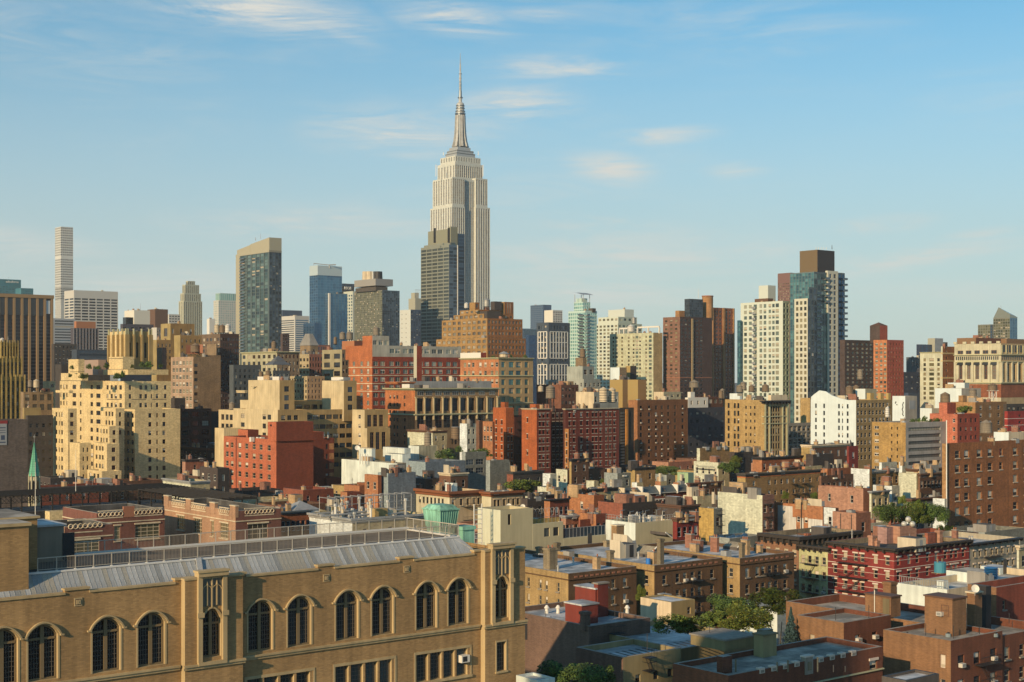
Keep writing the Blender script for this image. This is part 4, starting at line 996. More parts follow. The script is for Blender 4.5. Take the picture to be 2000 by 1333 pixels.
wtower('small pale tank left of the tall one on the stepped orange block', 911, 602, 905, 9, 11, 5, WHT)

b = Bd('office_tower', 'plain dark blue office tower right of the orange stepped block', 'skyscraper')
vol(b, 1036, 1061, 1077, 595.5, d=2400, mat=gmat('ind_blue', (.12, .16, .22)), matS=gmat('ind_blue2', (.06, .09, .15)), yb=660, W=[sp(n=8, w=2.3, h=1.8, p=4, t=2, gl='dblue', fr=None, bl=0)], S=[sp(n=5, w=2.3, h=1.8, p=4, t=2, gl='dblue', fr=None, bl=0)], clut=3)
b = Bd('office_building', 'pale ribbed block low behind the orange stepped block', 'building')
vol(b, 1015, 1022, 1049, 642, d=1900, mat=wg, yb=670, S=[sp(n=12, w=1, h=14, p=20, t=2, rows=1, gl='off', fr=None, bl=0)])
b = Bd('glass_tower', 'deep blue glass block in the gap right of the orange stepped block', 'skyscraper')
vol(b, 1026, 1033, 1050, 655, d=1500, mat=gmat('deep_blue', (.03, .07, .15)), yb=770, S=[sp(n=5, w=2.4, h=4, p=5.4, t=2, gl='dblue', fr=None, bl=0)])
b = Bd('office_tower', 'white and grey tower top behind the chequered tower', 'skyscraper')
vol(b, 1063, 1080, 1098.5, 606, d=1700, mat=M('white_box', (.6, .58, .5), .7), matS=wg, yb=640, S=[sp(n=4, w=3, h=2, p=4.5, t=3, gl='off', fr=None, bl=0)])

b = Bd('apartment_tower', 'dark apartment tower with chequered corners and white framed window blocks', 'skyscraper')
nb = M('midnight_cladding', (.05, .065, .085), .6)
v = vol(b, 1048, 1071.5, 1113, 630, d=820, mat=nb, yb=790, par=.6,
  W=[sp(cols=[1053, 1059, 1065.5], w=3.4, h=7.6, p=10.4, t=6, gl='navy', fr=WHT, bl=.3, st=(1, 2))], S=[sp(cols=[1078, 1083.5, 1089, 1094.5, 1100, 1105.5], w=3.4, h=7.6, p=10.4, t=6, gl='navy', fr=WHT, bl=.2, st=(1, 2))])
g = G(); x, y = v.lo
for r0, r1 in ((18, 70), (82, 130)):
    for face, pxs in (('W', [1051, 1056, 1062, 1068]), ('S', [1074.5, 1080.7, 1086.2, 1091.8, 1097.2, 1102.8, 1108.5])):
        for p in pxs:
            u = along(p, v.C, AX if face == 'S' else BX); za, zb = v.zt-r1/v.k, v.zt-r0/v.k
            if face == 'S': g.box(x+u-.32, y-.12, za, x+u+.32, y-.004, zb, WHT)
            else: g.box(x-.12, y+u-.35, za, x-.004, y+u+.35, zb, WHT)
        us = [along(p, v.C, AX if face == 'S' else BX) for p in (pxs[0], pxs[-1])]
        i = r0
        while i <= r1+1:
            z = v.zt-i/v.k
            if face == 'S': g.box(x+us[0], y-.16, z-.2, x+us[1], y-.125, z+.2, WHT)
            else: g.box(x-.16, y+us[1], z-.2, x-.125, y+us[0], z+.2, WHT)
            i += 20.8 if i+20.8 <= r1+1 else (r1-i if i < r1-1 else 99)
g.obj('white_frame', b.root, kind='stuff')

b = Bd('glass_tower', 'pale teal glass apartment tower with a curved sail on its roof', 'skyscraper')
tg = M('teal_slab', (.42, .56, .52), .5)
TS = dict(gl='teal', fr=None, bl=0, r=.2)
v = vol(b, 1110, 1143, 1166, 607, d=900, mat=tg, yb=770, W=[sp(n=8, w=3.2, h=4.4, p=6.8, t=4, **TS)], S=[sp(n=6, w=2.8, h=4.4, p=6.8, t=4, **TS)], clut=3)
v2 = vol(b, 1121, 1139, 1153, 590, d=908, mat=tg, base=v.zt-1, W=[sp(n=5, w=3, h=4.4, p=6.8, t=2, **TS)], S=[sp(n=4, w=2.6, h=4.4, p=6.8, t=2, **TS)])
for rr in range(18): pass
balconies(v, 'W', 1137, 10, 6.8, 10, 20); balconies(v, 'S', 1147, 6, 6.8, 10, 20)
g = G(); x, y = v2.lo; z = v2.zt
for i in range(8):
    a, c = i/8, (i+1)/8; f = lambda t: z+4.5+1.8*sin(pi*.5+t*1.6)
    g.poly([(x-3, y-2+v2.Lw*1.1*(1-a), f(a)), (x+v2.Ls+1, y-2+v2.Lw*1.1*(1-a), f(a)), (x+v2.Ls+1, y-2+v2.Lw*1.1*(1-c), f(c)), (x-3, y-2+v2.Lw*1.1*(1-c), f(c))], GRY)
for a, c in ((0, 0), (.9, 0), (0, .9), (.9, .9)): g.rod((x+v2.Ls*a, y+v2.Lw*c, z), (x+v2.Ls*a, y+v2.Lw*c, z+5), .25, GRY)
g.obj('roof_sail', b.root); vol(b, 1125, 1136, 1147, 583, d=915, mat=tg, base=z, par=.2)

b = Bd('apartment_tower', 'cream gridded apartment tower with greenish corner windows right of the teal tower', 'skyscraper')
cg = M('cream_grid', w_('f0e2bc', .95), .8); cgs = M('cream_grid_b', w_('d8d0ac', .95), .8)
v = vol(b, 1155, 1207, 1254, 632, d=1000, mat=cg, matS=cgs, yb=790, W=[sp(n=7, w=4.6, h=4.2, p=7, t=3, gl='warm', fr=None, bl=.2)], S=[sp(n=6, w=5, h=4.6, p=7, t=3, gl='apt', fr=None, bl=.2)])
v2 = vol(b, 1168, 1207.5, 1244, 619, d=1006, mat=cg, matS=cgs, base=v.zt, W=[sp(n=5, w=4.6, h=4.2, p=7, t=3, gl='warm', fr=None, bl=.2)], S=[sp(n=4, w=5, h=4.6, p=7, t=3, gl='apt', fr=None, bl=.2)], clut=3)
vol(b, 1188, 1220, 1238, 604.5, d=1014, mat=M('cream_box', w_('efe0c0', .95), .8), base=v2.zt-.5, clut=2)
wtower('shiny steel tank on the cream gridded apartment tower', 1238, 632, 995, 8, 13, 1, TIN)
b = Bd('apartment_tower', 'broad cream brick apartment slab with white roof frames in front of the gridded tower', 'skyscraper')
cb2 = M('cream_brick', w_('e2cf9e', .95), .9, 'brick'); cb3 = M('tan_brick_side', s_('b09468', .95), .9, 'brick')
v = vol(b, 1191, 1276, 1294, 650, d=900, mat=cb2, matS=cb3, yb=790, W=[sp(cols=[1198, 1215, 1228, 1237.5, 1250, 1262], w=3.6, h=4.2, p=7.7, t=6, gl='warm', fr=None, bl=.15), sp(cols=[1204, 1244, 1270], w=5.6, h=5, p=7.7, t=5.5, gl='apt', fr=None, bl=.2)], par=.5, clut=3)
g = G(); x, y = v.lo
for (pa, pb, yy) in ((1205, 1222, 641), (1240, 1284, 640)):
    ua, ub = along(max(pa, 1192), v.C, BX), (along(pb, v.C, BX) if pb < 1276 else -3); z = W3(0, yy, 900)[2]
    for u in (ua, (ua+ub)/2, ub): g.box(x+2, y+u-.4, v.zt-.5, x+2.8, y+u+.4, z, WHT)
    g.box(x+2, y+min(ua, ub), z+.01, x+2.8, y+max(ua, ub), z+1, WHT)
g.obj('roof_frame', b.root)
wtower('round white tank behind the white frames of the broad cream slab', 1232, 648, 915, 14, 14, 0, WHT)

# brown-red tower complex
b = Bd('apartment_tower', 'brown brick apartment tower with a black glass box and an orange round stair on top', 'skyscraper')
rb = M('rose_brick', w_('a06c50', .9), .9, 'brick'); dk = M('dark_brown_brick', s_('4c3834', .9), .9, 'brick'); ob2 = M('orange_brown_brick', w_('c88850', .9), .9, 'brick')
v = vol(b, 1295, 1328, 1391, 619, d=900, mat=rb, matS=dk, yb=800, cop=TERR, W=[sp(cols=[1301, 1311, 1320.5], w=4.6, h=3.6, p=7.9, t=6, gl='warm', fr=None, bl=.1)], S=[sp(n=6, w=4.4, h=4.2, p=7.9, t=5, gl='dark', fr=None, bl=.06, m=(0, 18)), ], bands=[(118, 1.6, .1, TERR)])
g = G(); x, y = v.lo; u = along(1351.5, v.C, AX); g.box(x+u-.55, y-.8, 0, x+u+.55, y-.005, v.zt-1, M('yellow_strip', (.27, .21, .12), .8)); g.obj('lift_strip', b.root)
bx = vol(b, 1337, 1347, 1373, 584, d=915, mat=g_dark2, matS=M('black_glass_box', (.03, .035, .045), .3), base=v.zt-1, par=.3, S=[sp(n=7, w=2.6, h=3.2, p=4.6, t=3, gl='navy', fr=None, bl=0, r=.1)], W=[sp(n=4, w=1.8, h=3.2, p=4.6, t=3, gl='navy', fr=None, bl=0, r=.1)])
x, y, z = W3(1382, 620, 930); lx, ly = b.loc(x, y); g = G(); g.cyl(lx, ly, z-2, W3(0, 580, 930)[2], 3.6, 3.6, ob2, 18); g.cyl(lx, ly, W3(0, 580, 930)[2]+.01, W3(0, 578, 930)[2], 3.8, 3.8, TERR, 18); g.obj('stair_tower', b.root)
mast(b, 1364, 583, 565, 940, 1, WHT)
v = vol(b, 1376, 1391, 1435, 601, d=960, mat=ob2, matS=M('orange_brown_b', s_('88543c', 1), .9, 'brick'), yb=800, W=[sp(n=2, w=3, h=4.2, p=7.6, t=6, gl='warm', fr=None, bl=.2)], S=[sp(n=7, w=3.4, h=4.4, p=7.6, t=6, gl='dark', fr=None, bl=.1)])
g = G(); x, y = v.lo
for px in (1391.8, 1412, 1414, 1432): u = along(px, v.C, AX); g.box(x+u-.45, y-.8, 0, x+u+.45, y-.004, v.zt, ob2)  # sunlit stripes, put in as piers of the brighter west-face brick
g.obj('pier', b.root, kind='stuff'); vol(b, 1319, 1327, 1340, 607, d=930, mat=ob2, base=50, par=.2)

# cream / greenish apartment block
b = Bd('apartment_tower', 'pale greenish-cream apartment block with stacked balconies left of the tall glass tower', 'skyscraper')
gc = M('pale_green_cream', w_('f2e4c0', .95), .8); gcs = M('pale_green_cream_b', w_('b8b48c', .95), .8)
A_ = dict(gl='apt', fr=None, bl=.25, p=11, r=.3)
v = vol(b, 1446.5, 1529, 1542, 588, d=750, mat=gc, matS=gcs, yb=800, roof='gravel', W=[sp(cols=[1456, 1465.5], w=6, h=6.8, t=5, **A_), sp(cols=[1475, 1518], w=6.6, h=7.5, t=4.5, **A_), sp(cols=[1486, 1494], w=5.4, h=7.5, t=4.5, **A_), sp(cols=[1503.5, 1510.5], w=5, h=6.8, t=5, **A_)], S=[sp(n=2, w=4, h=7.5, t=4.5, **A_)], clut=3)
balconies(v, 'W', 1475, 7, 11, 13, 17, False)
vol(b, 1482, 1500, 1515, 557.5, d=775, mat=M('cream_box', w_('efe0c0', .95), .8), base=80, par=.3); vol(b, 1474, 1500, 1510, 583, d=765, mat=M('brown_block', w_('7a5238'), .9), base=80, par=.2)
vol(b, 1440, 1445.8, 1449, 626, d=770, mat=gmat('side_glass', (.05, .12, .16)), yb=790, W=[sp(n=2, w=2.4, h=7, p=10, t=4, gl='teal2', fr=None, bl=0)])
b = Bd('office_tower', 'rose-brown tower top between the cream block and the tall glass tower', 'skyscraper')
vol(b, 1519, 1544, 1552, 533, d=1000, mat=M('rose_panel', w_('9c6c5c', .8), .8), yb=640, W=[sp(n=8, w=1.8, h=2, p=5, t=20, gl='warm', fr=None, bl=.4)])

# tall glass tower
b = Bd('glass_tower', 'tall blue-green glass apartment tower with cream window strips and a dark brown box on top', 'skyscraper')
gf = gmat('green_frame', (.16, .22, .22)); nf = gmat('navy_frame2', (.08, .10, .11)); cs = M('blush_strip', w_('f0d8b0', .95), .8)
GS = dict(fr=None, bl=0, r=.15)
v = vol(b, 1543, 1590, 1616, 531, d=735, mat=gf, matS=nf, yb=830, W=[sp(n=8, w=4.8, h=5, p=5.6, t=2, gl='teal2', **GS)], S=[sp(n=4, w=5.6, h=9, p=11.3, t=4, gl='green', st=(1, 2), **GS)], par=.5)
v3 = vol(b, 1612, 1616.5, 1637, 529, d=741, mat=cs, matS=cs, yb=830, S=[sp(cols=[1622, 1630.5], w=4.6, h=8, p=11.2, t=6, gl='navy', fr=BRN, bl=0)], par=.4)
v4 = vol(b, 1633, 1637.5, 1650, 533, d=752, mat=nf, yb=830, S=[sp(n=2, w=5, h=9.4, p=11.2, t=3, gl='dblue', **GS)], par=.4)
v2 = vol(b, 1551.5, 1577.5, 1590.5, 583, d=722, mat=cs, matS=nf, yb=850, W=[sp(cols=[1557, 1564.8, 1572.8], w=4.8, h=7, p=11.4, t=5, gl='warm', fr=None, bl=.1)], par=.4, S=[sp(n=2, w=4.5, h=8, p=11.4, t=4, gl='navy', fr=None, bl=.1)])
vol(b, 1577.6, 1580, 1596, 561, d=728, mat=gf, matS=nf, yb=850, S=[sp(n=2, w=5.6, h=8.4, p=11.4, t=4, gl='navy', **GS)], W=[sp(n=1, w=1.5, h=8.4, p=11.4, t=4, gl='teal2', **GS)], par=.4)
balconies(v, 'S', 1594, 14, 11.3, 44, 22); balconies(v4, 'S', 1647, 9, 11.2, 14, 24); balconies(v, 'S', 1613, 8, 11.3, 14, 5)
vol(b, 1562, 1596.5, 1630, 488, d=755, mat=M('brown_metal', w_('8a6a44', .9), .7), matS=M('black_metal', (.035, .032, .035), .7), base=90, par=.6)
for px in (1594, 1599, 1604, 1609, 1614, 1625): mast(b, px, 487.5, 483 if px < 1620 else 479, 765, 1.4, WHT if px < 1620 else BLK)

b = Bd('apartment_tower', 'red-brown brick apartment tower with a square top house and sunlit-toned orange corner', 'skyscraper')
dkb = M('shaded_tower_brick', (.065, .045, .04), .9, 'brick'); oc = M('sunlit_corner_brick', w_('d8804c', .95), .9, 'brick'); rr = M('half_lit_side_brick', s_('9c4c3c', 1), .9, 'brick')  # one tower's brick painted in shaded, sunlit and half-lit tones
vol(b, 1640, 1650, 1708, 664, d=668, mat=dkb, yb=790, S=[sp(cols=[1656, 1666, 1674.5, 1684.5, 1693, 1701], w=4.6, h=4.6, p=8.3, t=6, gl='apt', fr=None, bl=.5)])
v = vol(b, 1706, 1732.5, 1765, 664, d=650, mat=oc, matS=rr, yb=800, W=[sp(cols=[1712, 1721, 1728.5], w=5, h=4.6, p=8.3, t=6, gl='apt', fr=None, bl=.5)], S=[sp(n=6, w=2.2, h=4.4, p=8.3, t=6, gl='warm', fr=None, bl=.1)])
v2 = vol(b, 1699, 1718.5, 1733.5, 636, d=662, mat=dkb, matS=rr, base=v.zt-1, par=.3); g = G(); x, y = v2.lo; z = v2.zt; X, Y = x+v2.Ls, y+v2.Lw; c = ((x+X)/2, (y+Y)/2, z+1.6)
for p, q in (((x, y, z), (X, y, z)), ((X, y, z), (X, Y, z)), ((X, Y, z), (x, Y, z)), ((x, Y, z), (x, y, z))): g.poly([p, q, c], BRN)
g.obj('roof_cap', b.root)
b = Bd('office_building', 'blue-black glazed block under a grey box on the right horizon', 'building')
v = vol(b, 1790, 1798, 1830, 673, d=1500, mat=gmat('night_blue', (.035, .045, .08)), yb=700, S=[sp(n=4, w=4, h=3, p=5, t=2, gl='dblue', fr=None, bl=0)]); vol(b, 1812, 1826, 1842, 661, d=1510, mat=M('beige_far', w_('c8b490', .9), .9), matS=GRY, base=60)
b = Bd('glass_tower', 'angular gold and blue glass towers with pointed tops on the right horizon', 'skyscraper')
vol(b, 1910, 1934, 1952, 634, d=1320, mat=M('hotel_frame', (.16, .16, .13), .5), yb=690, W=[sp(n=5, w=3.6, h=4, p=5.4, t=2, gl='olive', fr=None, bl=.1)], S=[sp(n=4, w=3, h=4, p=5.4, t=2, gl='blue', fr=None, bl=0)])
v = vol(b, 1940, 1972.5, 1987, 621, d=1300, mat=M('hotel_frame', (.16, .16, .13), .5), matS=gmat('blue_frame', (.10, .19, .27)), yb=690, W=[sp(n=7, w=3.8, h=4, p=5.4, t=2, gl='olive', fr=None, bl=.2)], S=[sp(n=3, w=3.6, h=4.6, p=5.4, t=2, gl='blue', fr=None, bl=0)])
g = G(); x, y = v.lo; z = v.zt; gg = gmat('peak_glass', (.26, .28, .24), .2, .4); L, Wd = v.Ls, v.Lw
A, Bq, Cq, Dq = (x, y, z), (x, y+Wd, z), (x+L, y+Wd, z), (x+L, y, z); E, Fq = (x, y, z+3.5), (x, y+Wd*.68, z+10); H, I = (x+L, y, z+1), (x+L, y+Wd*.68, z+7)
for p in ([A, Bq, Fq, E][::-1], [E, Fq, I, H], [A, Dq, H, E], [Bq, Cq, I, Fq][::-1], [Dq, Cq, I, H]): g.poly(p, gg)
g.obj('glass_peak', b.root); mast(b, 1955, 604, 597, 1320, 1)
v5 = b
# ================================================================ middle distance
YB = M('yellow_brick', w_('f6c886', 1.0), .9, 'brick', amt=.7); YBS = M('yellow_brick', w_('ecc47c', .95), .9, 'brick', amt=.7)
LST = M('ledge_stone', w_('e0c890', .9), .85)
b = Bd('apartment_building', 'gothic yellow brick apartment tower with ribbed setbacks cut by the left edge', 'building')
gy = M('amber_brick', w_('c89c50', .9), .9, 'brick'); 
R_ = dict(gl='res', fr=None, bl=.1, mode='strip', one=M('amber_spandrel', (.16, .11, .05), .9), h=7, p=14, r=.5)
for (xl, xc, xr, yt, dd) in ((-40, -6, 48, 736, 560), (-40, -3, 42, 700, 566), (-36, 2, 35, 669, 573)):
    v = vol(b, xl, xc, xr, yt, d=dd, mat=gy, yb=850, par=.8, S=[sp(n=6, w=4, t=8, **R_)], W=[sp(n=5, w=3, t=8, **R_)], cop=LST, clut=2)
    g = G(); x, y = v.lo
    for i in range(7): u = v.Ls*i/6; g.box(x+u-.25, y-.5, v.zt-25 if yt > 690 else v.zt-12, x+u+.25, y-.005, v.zt+.8, gy)
    g.obj('pier', b.root, kind='stuff')
wtower('white rooftop tank on the ribbed yellow tower at the left edge', 4, 668, 580, 9, 8, 5, WHT); mast(b, 9, 669, 630, 580, 1, TERR)
b = Bd('warehouse', 'blank taupe brick warehouse wall carrying a white advertising banner at the left edge', 'building')
tp = M('taupe_brick', (.115, .09, .075), .9, 'brick')
v = vol(b, -60, -42, 54, 821, d=360, mat=tp, yb=990); q = along(-1, v.C, AX); q1 = along(13, v.C, AX); z0, z1 = v.zt-50/v.k, v.zt-8/v.k
g = G(); g.box(0, -.12, z0, q1, -.005, z1, M('banner_white', (.30, .31, .31), .7)); g.box(0, -.12, z1+.01, q1+.2, -.005, z1+.8, M('banner_red', (.25, .03, .03), .7)); 
for i, (c, a) in enumerate(((.9, .25), (1.6, .15), (2.2, .15), (4.6, .3))): g.box(0, -.13, z1-c-a, q1-.3, -.121, z1-c, M('banner_ink', (.05, .07, .12), .7))
g.cyl(q1-1.0, 0, 0, 0, .01, .01, BLK, 3); g.box(q1-1.5, -.13, z0+1.3, q1-.5, -.121, z0+2.5, M('banner_ink', (.05, .07, .12), .7)); g.obj('banner', b.root)
b = Bd('loft_building', 'dark loft building standing in shade behind the green copper steeple', 'building')
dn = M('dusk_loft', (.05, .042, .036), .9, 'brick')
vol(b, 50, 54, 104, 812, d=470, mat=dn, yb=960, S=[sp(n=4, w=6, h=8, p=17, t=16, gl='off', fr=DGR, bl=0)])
b = Bd('loft_building', 'tan loft building with wide upper windows between the ribbed tower and yellow block', 'building')
tn = M('tan_loft', w_('a8825a', .9), .9, 'brick')
vol(b, 40, 46, 104, 766, d=520, mat=tn, yb=820, S=[sp(n=4, w=9, h=12, p=19, t=5, gl='off', fr=DGR, bl=.05, st=(2, 2))], clut=3)
vol(b, 44, 47, 80, 797, d=500, mat=M('sand_render', w_('c49c60', .9), .9, 'stone'), yb=820, clut=2); vol(b, 84, 96, 108, 745, d=600, mat=YB, yb=800, S=[sp(n=1, w=6, h=6, p=12, t=6)])
wtower('pale cone-roofed tank low behind the ribbed tower at the far left', 71, 757, 515, 11, 16, 2, CRM); wtower('grey cone-roofed tank beside the pale one at the far left', 59, 756, 520, 9, 14, 2, WOODG)
b = Bd('office_building', 'long dark curved-top block in shade behind the yellow apartment house roof', 'building')
vol(b, 140, 150, 215, 683, d=900, mat=M('slate_dark', (.04, .05, .065), .5), yb=720, S=[sp(n=1, w=55, h=3, p=6, t=3, gl='navy', fr=None, bl=0)])
b = Bd('office_building', 'dim brown blocks behind the roof terrace of the yellow apartment house', 'building')
vol(b, 100, 106, 150, 672, d=1000, mat=dn, yb=740, S=[sp(n=6, w=3, h=4, p=8, t=4, gl='off', fr=None, bl=.3)]); vol(b, 108, 120, 215, 712, d=700, mat=dn, yb=760)

# the big yellow apartment house
b = Bd('apartment_house', 'big yellow brick apartment house with stepped terraces, planting and a ribbed tower crown', 'building')
Y = dict(gl='res', fr=DGR, bl=.08, h=8.8, p=17.4, r=.25)
def yw(cols, w=4.6, t=8, **k):
    a = dict(Y); a.update(k); return sp(cols=cols, w=w, t=t, **a)
D0 = 470
v = vol(b, 231, 263.5, 352, 800, d=D0, mat=YB, yb=960, cop=LST, dep=None, W=[yw([238, 243], 3.6), yw([250, 258.5], 5)], S=[yw([293, 320.5], 6.4), yw([307], 3.2)])
v2 = vol(b, 117, 243.5, 334, 745, d=D0+12, mat=YB, yb=960, cop=LST, W=[yw([119, 124.5, 130.5], 3, rows=8), yw([145, ], 8, st=(3, 2)), yw([157.5], 3.4), yw([179], 5.5), yw([192], 9, st=(3, 2)), yw([210, 218], 4.4, rows=3), yw([226, 235.5], 5, rows=3)],
   S=[yw([254], 5, rows=3), yw([275, 285], 5.4, rows=3), yw([296], 2.8, rows=3), yw([307, 323], 5.4, rows=3)], roof='gravel', clut=2)
vol(b, 102, 133, 150, 798.6, d=D0-2, mat=YB, yb=960, cop=LST, W=[yw([110, 121], 3.4), yw([115.8], 2), ], dep=None, S=[yw([140.5], 7, st=(3, 2))])
vol(b, 108.5, 135, 143, 763, d=D0+3, mat=YB, base=40, cop=LST, W=[yw([113, 124.5, 131.5], 3, rows=2)])
vol(b, 136, 155.5, 178, 866, d=D0-9, mat=YB, yb=960, cop=LST, S=[yw([163, 171], 3.2, t=9), ], W=[])
# stepped centre
vol(b, 202, 226, 243, 798, d=D0-3, mat=YB, yb=960, cop=LST, W=[yw([207.5, 213.5, 219.5], 3.4, t=7, rows=2)], S=[yw([234.5], 4.5, rows=3)])
vol(b, 192.5, 213.5, 232, 833, d=D0-8, mat=YB, yb=960, cop=LST, W=[yw([197.5, 203, 208.5], 3, t=6, rows=2)], S=[yw([223], 6, rows=3)])
vol(b, 182.5, 209, 233, 867, d=D0-14, mat=YB, yb=960, cop=LST, W=[yw([188.5, 195, 200.5], 3.6, t=6, rows=3)], S=[yw([222], 7.5, rows=4)])
vol(b, 170.5, 199, 237, 921, d=D0-20, mat=YB, yb=975, cop=LST, W=[yw([176, 184.5, 191.5], 4, t=6, rows=3)], S=[yw([228], 6, rows=2)])
# penthouses
vol(b, 168, 250, 329, 722, d=D0+24, mat=YB, base=46, cop=LST, S=[sp(cols=[271, 307], w=12, h=11, p=20, t=7, rows=1, fr=DGR, gl='teal2', st=(3, 2)), sp(cols=[288], w=3, h=9, p=20, t=7, rows=1, fr=DGR)], W=[sp(cols=[184], w=4, h=12, p=20, t=8, rows=1, fr=DGR), sp(cols=[200], w=10, h=10, p=20, t=8, rows=1, fr=DGR, st=(3, 2))], roof='gravel')
vol(b, 119, 160, 172, 729, d=D0+20, mat=YB, base=44, cop=LST); vol(b, 133.5, 153, 165, 702, d=D0+28, mat=YB, base=46, cop=LST); vol(b, 165, 192, 207, 703, d=D0+40, mat=M('rose_render', (.30, .22, .18), .9), base=46, cop=LST)
vol(b, 212.5, 240, 262, 697, d=D0+30, mat=YB, base=48, cop=LST, W=[sp(cols=[228, 233], w=2, h=10, p=20, t=14, rows=1)])
cr = vol(b, 212.5, 243.5, 296, 647, d=D0+36, mat=YB, matS=M('tower_tan', s_('a88c5c', 1), .9, 'stone'), base=48, par=1.2, W=[sp(cols=[219, 228.5, 237], w=3, h=27, p=40, t=23, rows=1, gl='dark', fr=None, bl=0, r=.8)], S=[sp(cols=[253, 268, 284], w=4.6, h=30, p=40, t=22, rows=1, gl='dark', fr=None, bl=0, r=.8)])
pm = G()
for (w, dp, h) in ((.75, .9, 0),): pm.box(-w/2, -dp, 50, w/2, -.01, cr.zt-1.2, M('tower_tan', s_('a88c5c', 1), .9, 'stone')); pm.box(-w*.3, -dp*.7, cr.zt-1.19, w*.3, 0, cr.zt+.9, LST)
pmm = pm.mesh('buttress'); x, y = cr.lo
for px in (245, 249, 260.5, 276, 290.5, 295): ob('buttress', pmm, b.root, (x+along(px, cr.C, AX), y, 0))
for px in (214.5, 223.5, 232.5, 241): ob('buttress', pmm, b.root, (x, y+along(px, cr.C, BX), 0), -pi/2)
vol(b, 306.5, 317, 325, 679, d=D0+50, mat=M('chimney_tan', (.30, .24, .19), .9, 'brick'), matS=M('chimney_rose', (.20, .11, .08), .9, 'brick'), base=48, par=.3)
g = G(); x, y, z = W3(195, 722, D0+26); 
for px, yy in ((150, 727), (225, 701), (222, 781), (270, 781), (310, 781)):
    P0 = W3(px, yy, D0+4 if yy > 760 else D0+24); q = b.loc(P0[0], P0[1]); g.box(q[0]-2.2, q[1]-1.3, P0[2], q[0]+2.2, q[1]+.5, P0[2]+.15, BLK)
g.obj('awning', b.root, kind='stuff')
gi = 0
TG = 'terrace shrubs on the yellow apartment house'
for px, yb_, w, h, lab in ((141, 722, 10, 9, 'small shrub on the left penthouse terrace of the yellow house'), (163, 741, 20, 14, 'wide dark shrub on the lower left terrace of the yellow house'), (175, 722, 14, 12, 'yellowish shrub on the long planter of the yellow house'), (190, 722, 16, 9, 'low hedge shrub in the middle of the yellow house planter'),
    (208, 720, 12, 13, 'bright shrub left of the ribbed crown of the yellow house'), (228, 741, 24, 13, 'long leafy hedge over the central wing of the yellow house'), (258, 720, 8, 9, 'little shrub under the ribbed crown of the yellow house'), (286, 719, 26, 16, 'big dark shrub right of the ribbed crown base on the yellow house'), (314, 719, 9, 9, 'little shrub at the right end of the yellow house terrace'), (137, 738, 8, 10, 'pale upright shrub at the left terrace end of the yellow house'), (240, 738, 9, 16, 'upright leafy shrub at the right end of the central hedge')):
    tree(lab, px, yb_, D0+(22 if yb_ < 730 else 8), w, h, 4, 'shrub', 'shrub', TG)

b = Bd('office_building', 'tan ornamental tower top with arched windows behind the ribbed crown', 'building')
tt = M('tan_terracotta', w_('c8a060', .9), .9, 'stone'); tts = M('tan_terracotta_b', s_('a07c4c', .9), .9, 'stone')
v = vol(b, 314, 333, 380, 632, d=700, mat=tt, matS=tts, yb=720, S=[sp(cols=[338, 354, 373], w=4, h=10, p=30, t=10, rows=1, fr=None)], W=[sp(n=1, w=7, h=16, p=30, t=9, rows=1, fr=None)], clut=3)
vol(b, 340, 352, 394, 655, d=660, mat=tt, matS=tts, yb=720, clut=4, S=[sp(n=5, w=3, h=6, p=12, t=8)]); vol(b, 296, 306, 336, 664, d=640, mat=tt, matS=tts, yb=720, S=[sp(n=4, w=3, h=6, p=12, t=8)], clut=2)
vol(b, 296, 306, 331, 640, d=1100, mat=wg, yb=680, S=[sp(n=6, w=3, h=4, p=7, t=4, gl='off', fr=None)], matS=M('dim_grid', (.2, .17, .15), .8))
b = Bd('office_building', 'tan brick office building with pinkish lit windows and a blank side wall', 'building')
v = vol(b, 334, 377.5, 431, 697, d=620, mat=M('pinkish_brick', w_('d0a078', .9), .9, 'brick'), matS=M('blank_tan', s_('8c7052', .95), .9, 'brick'), yb=830, cop=LST, W=[sp(n=6, w=5, h=8, p=14, t=8, gl='warm', fr=WHT, bl=.4, m=(2, 2))], S=[sp(cols=[383], w=7, h=6, p=14, t=14, gl='res', bl=.2)], clut=3)
vol(b, 363, 385, 396, 690, d=640, mat=TERR, base=60, par=.3); vol(b, 395, 398, 431, 694, d=630, mat=M('blank_tan', s_('8c7052', .95), .9, 'brick'), base=40)
wtower('brown wooden tank on the tan office building with the pinkish windows', 382, 688, 645, 20, 18, 3, WOOD)
b = Bd('loft_building', 'dark red-brown loft building with wide grouped windows right of the yellow house', 'building')
v = vol(b, 346, 352, 413, 799, d=540, mat=M('oxblood_brick', s_('5c3828', 1), .9, 'brick'), yb=890, cop=LST, S=[sp(n=3, w=13, h=10, p=18, t=6, gl='off', fr=DGR, bl=.05, st=(3, 2), m=(0, 2))], W=[], clut=3)
vol(b, 330, 341, 362, 778, d=560, mat=dn, yb=830); vol(b, 404, 408, 428, 804, d=560, mat=dn, yb=880)
b = Bd('loft_building', 'tall dark brown brick loft building with water tanks on its roof, left of centre', 'building')
v = vol(b, 388, 430, 467, 652, d=760, mat=M('brown_lit_brick', w_('8c6a4c', .9), .9, 'brick'), matS=M('dark_brown_grid', s_('4c342c', .9), .9, 'brick'), yb=830, cop=TERR, W=[sp(n=6, w=4, h=6, p=11, t=8, fr=None, bl=.1)], S=[sp(n=8, w=3, h=6, p=11, t=8, gl='off', fr=None, bl=.05)], clut=5)
vol(b, 404, 422, 424, 672, d=752, mat=tn, base=40, yb=800)
for i, (px, w, h, m, l) in enumerate(((424, 11, 17, CRM, 'cream tank'), (434, 11, 16, WOOD, 'dark wooden tank'), (445, 11, 17, WHT, 'white tank'))): wtower(l+' in the row of three on the tall dark brown loft', px, 650, 775, w, h, 4, m)
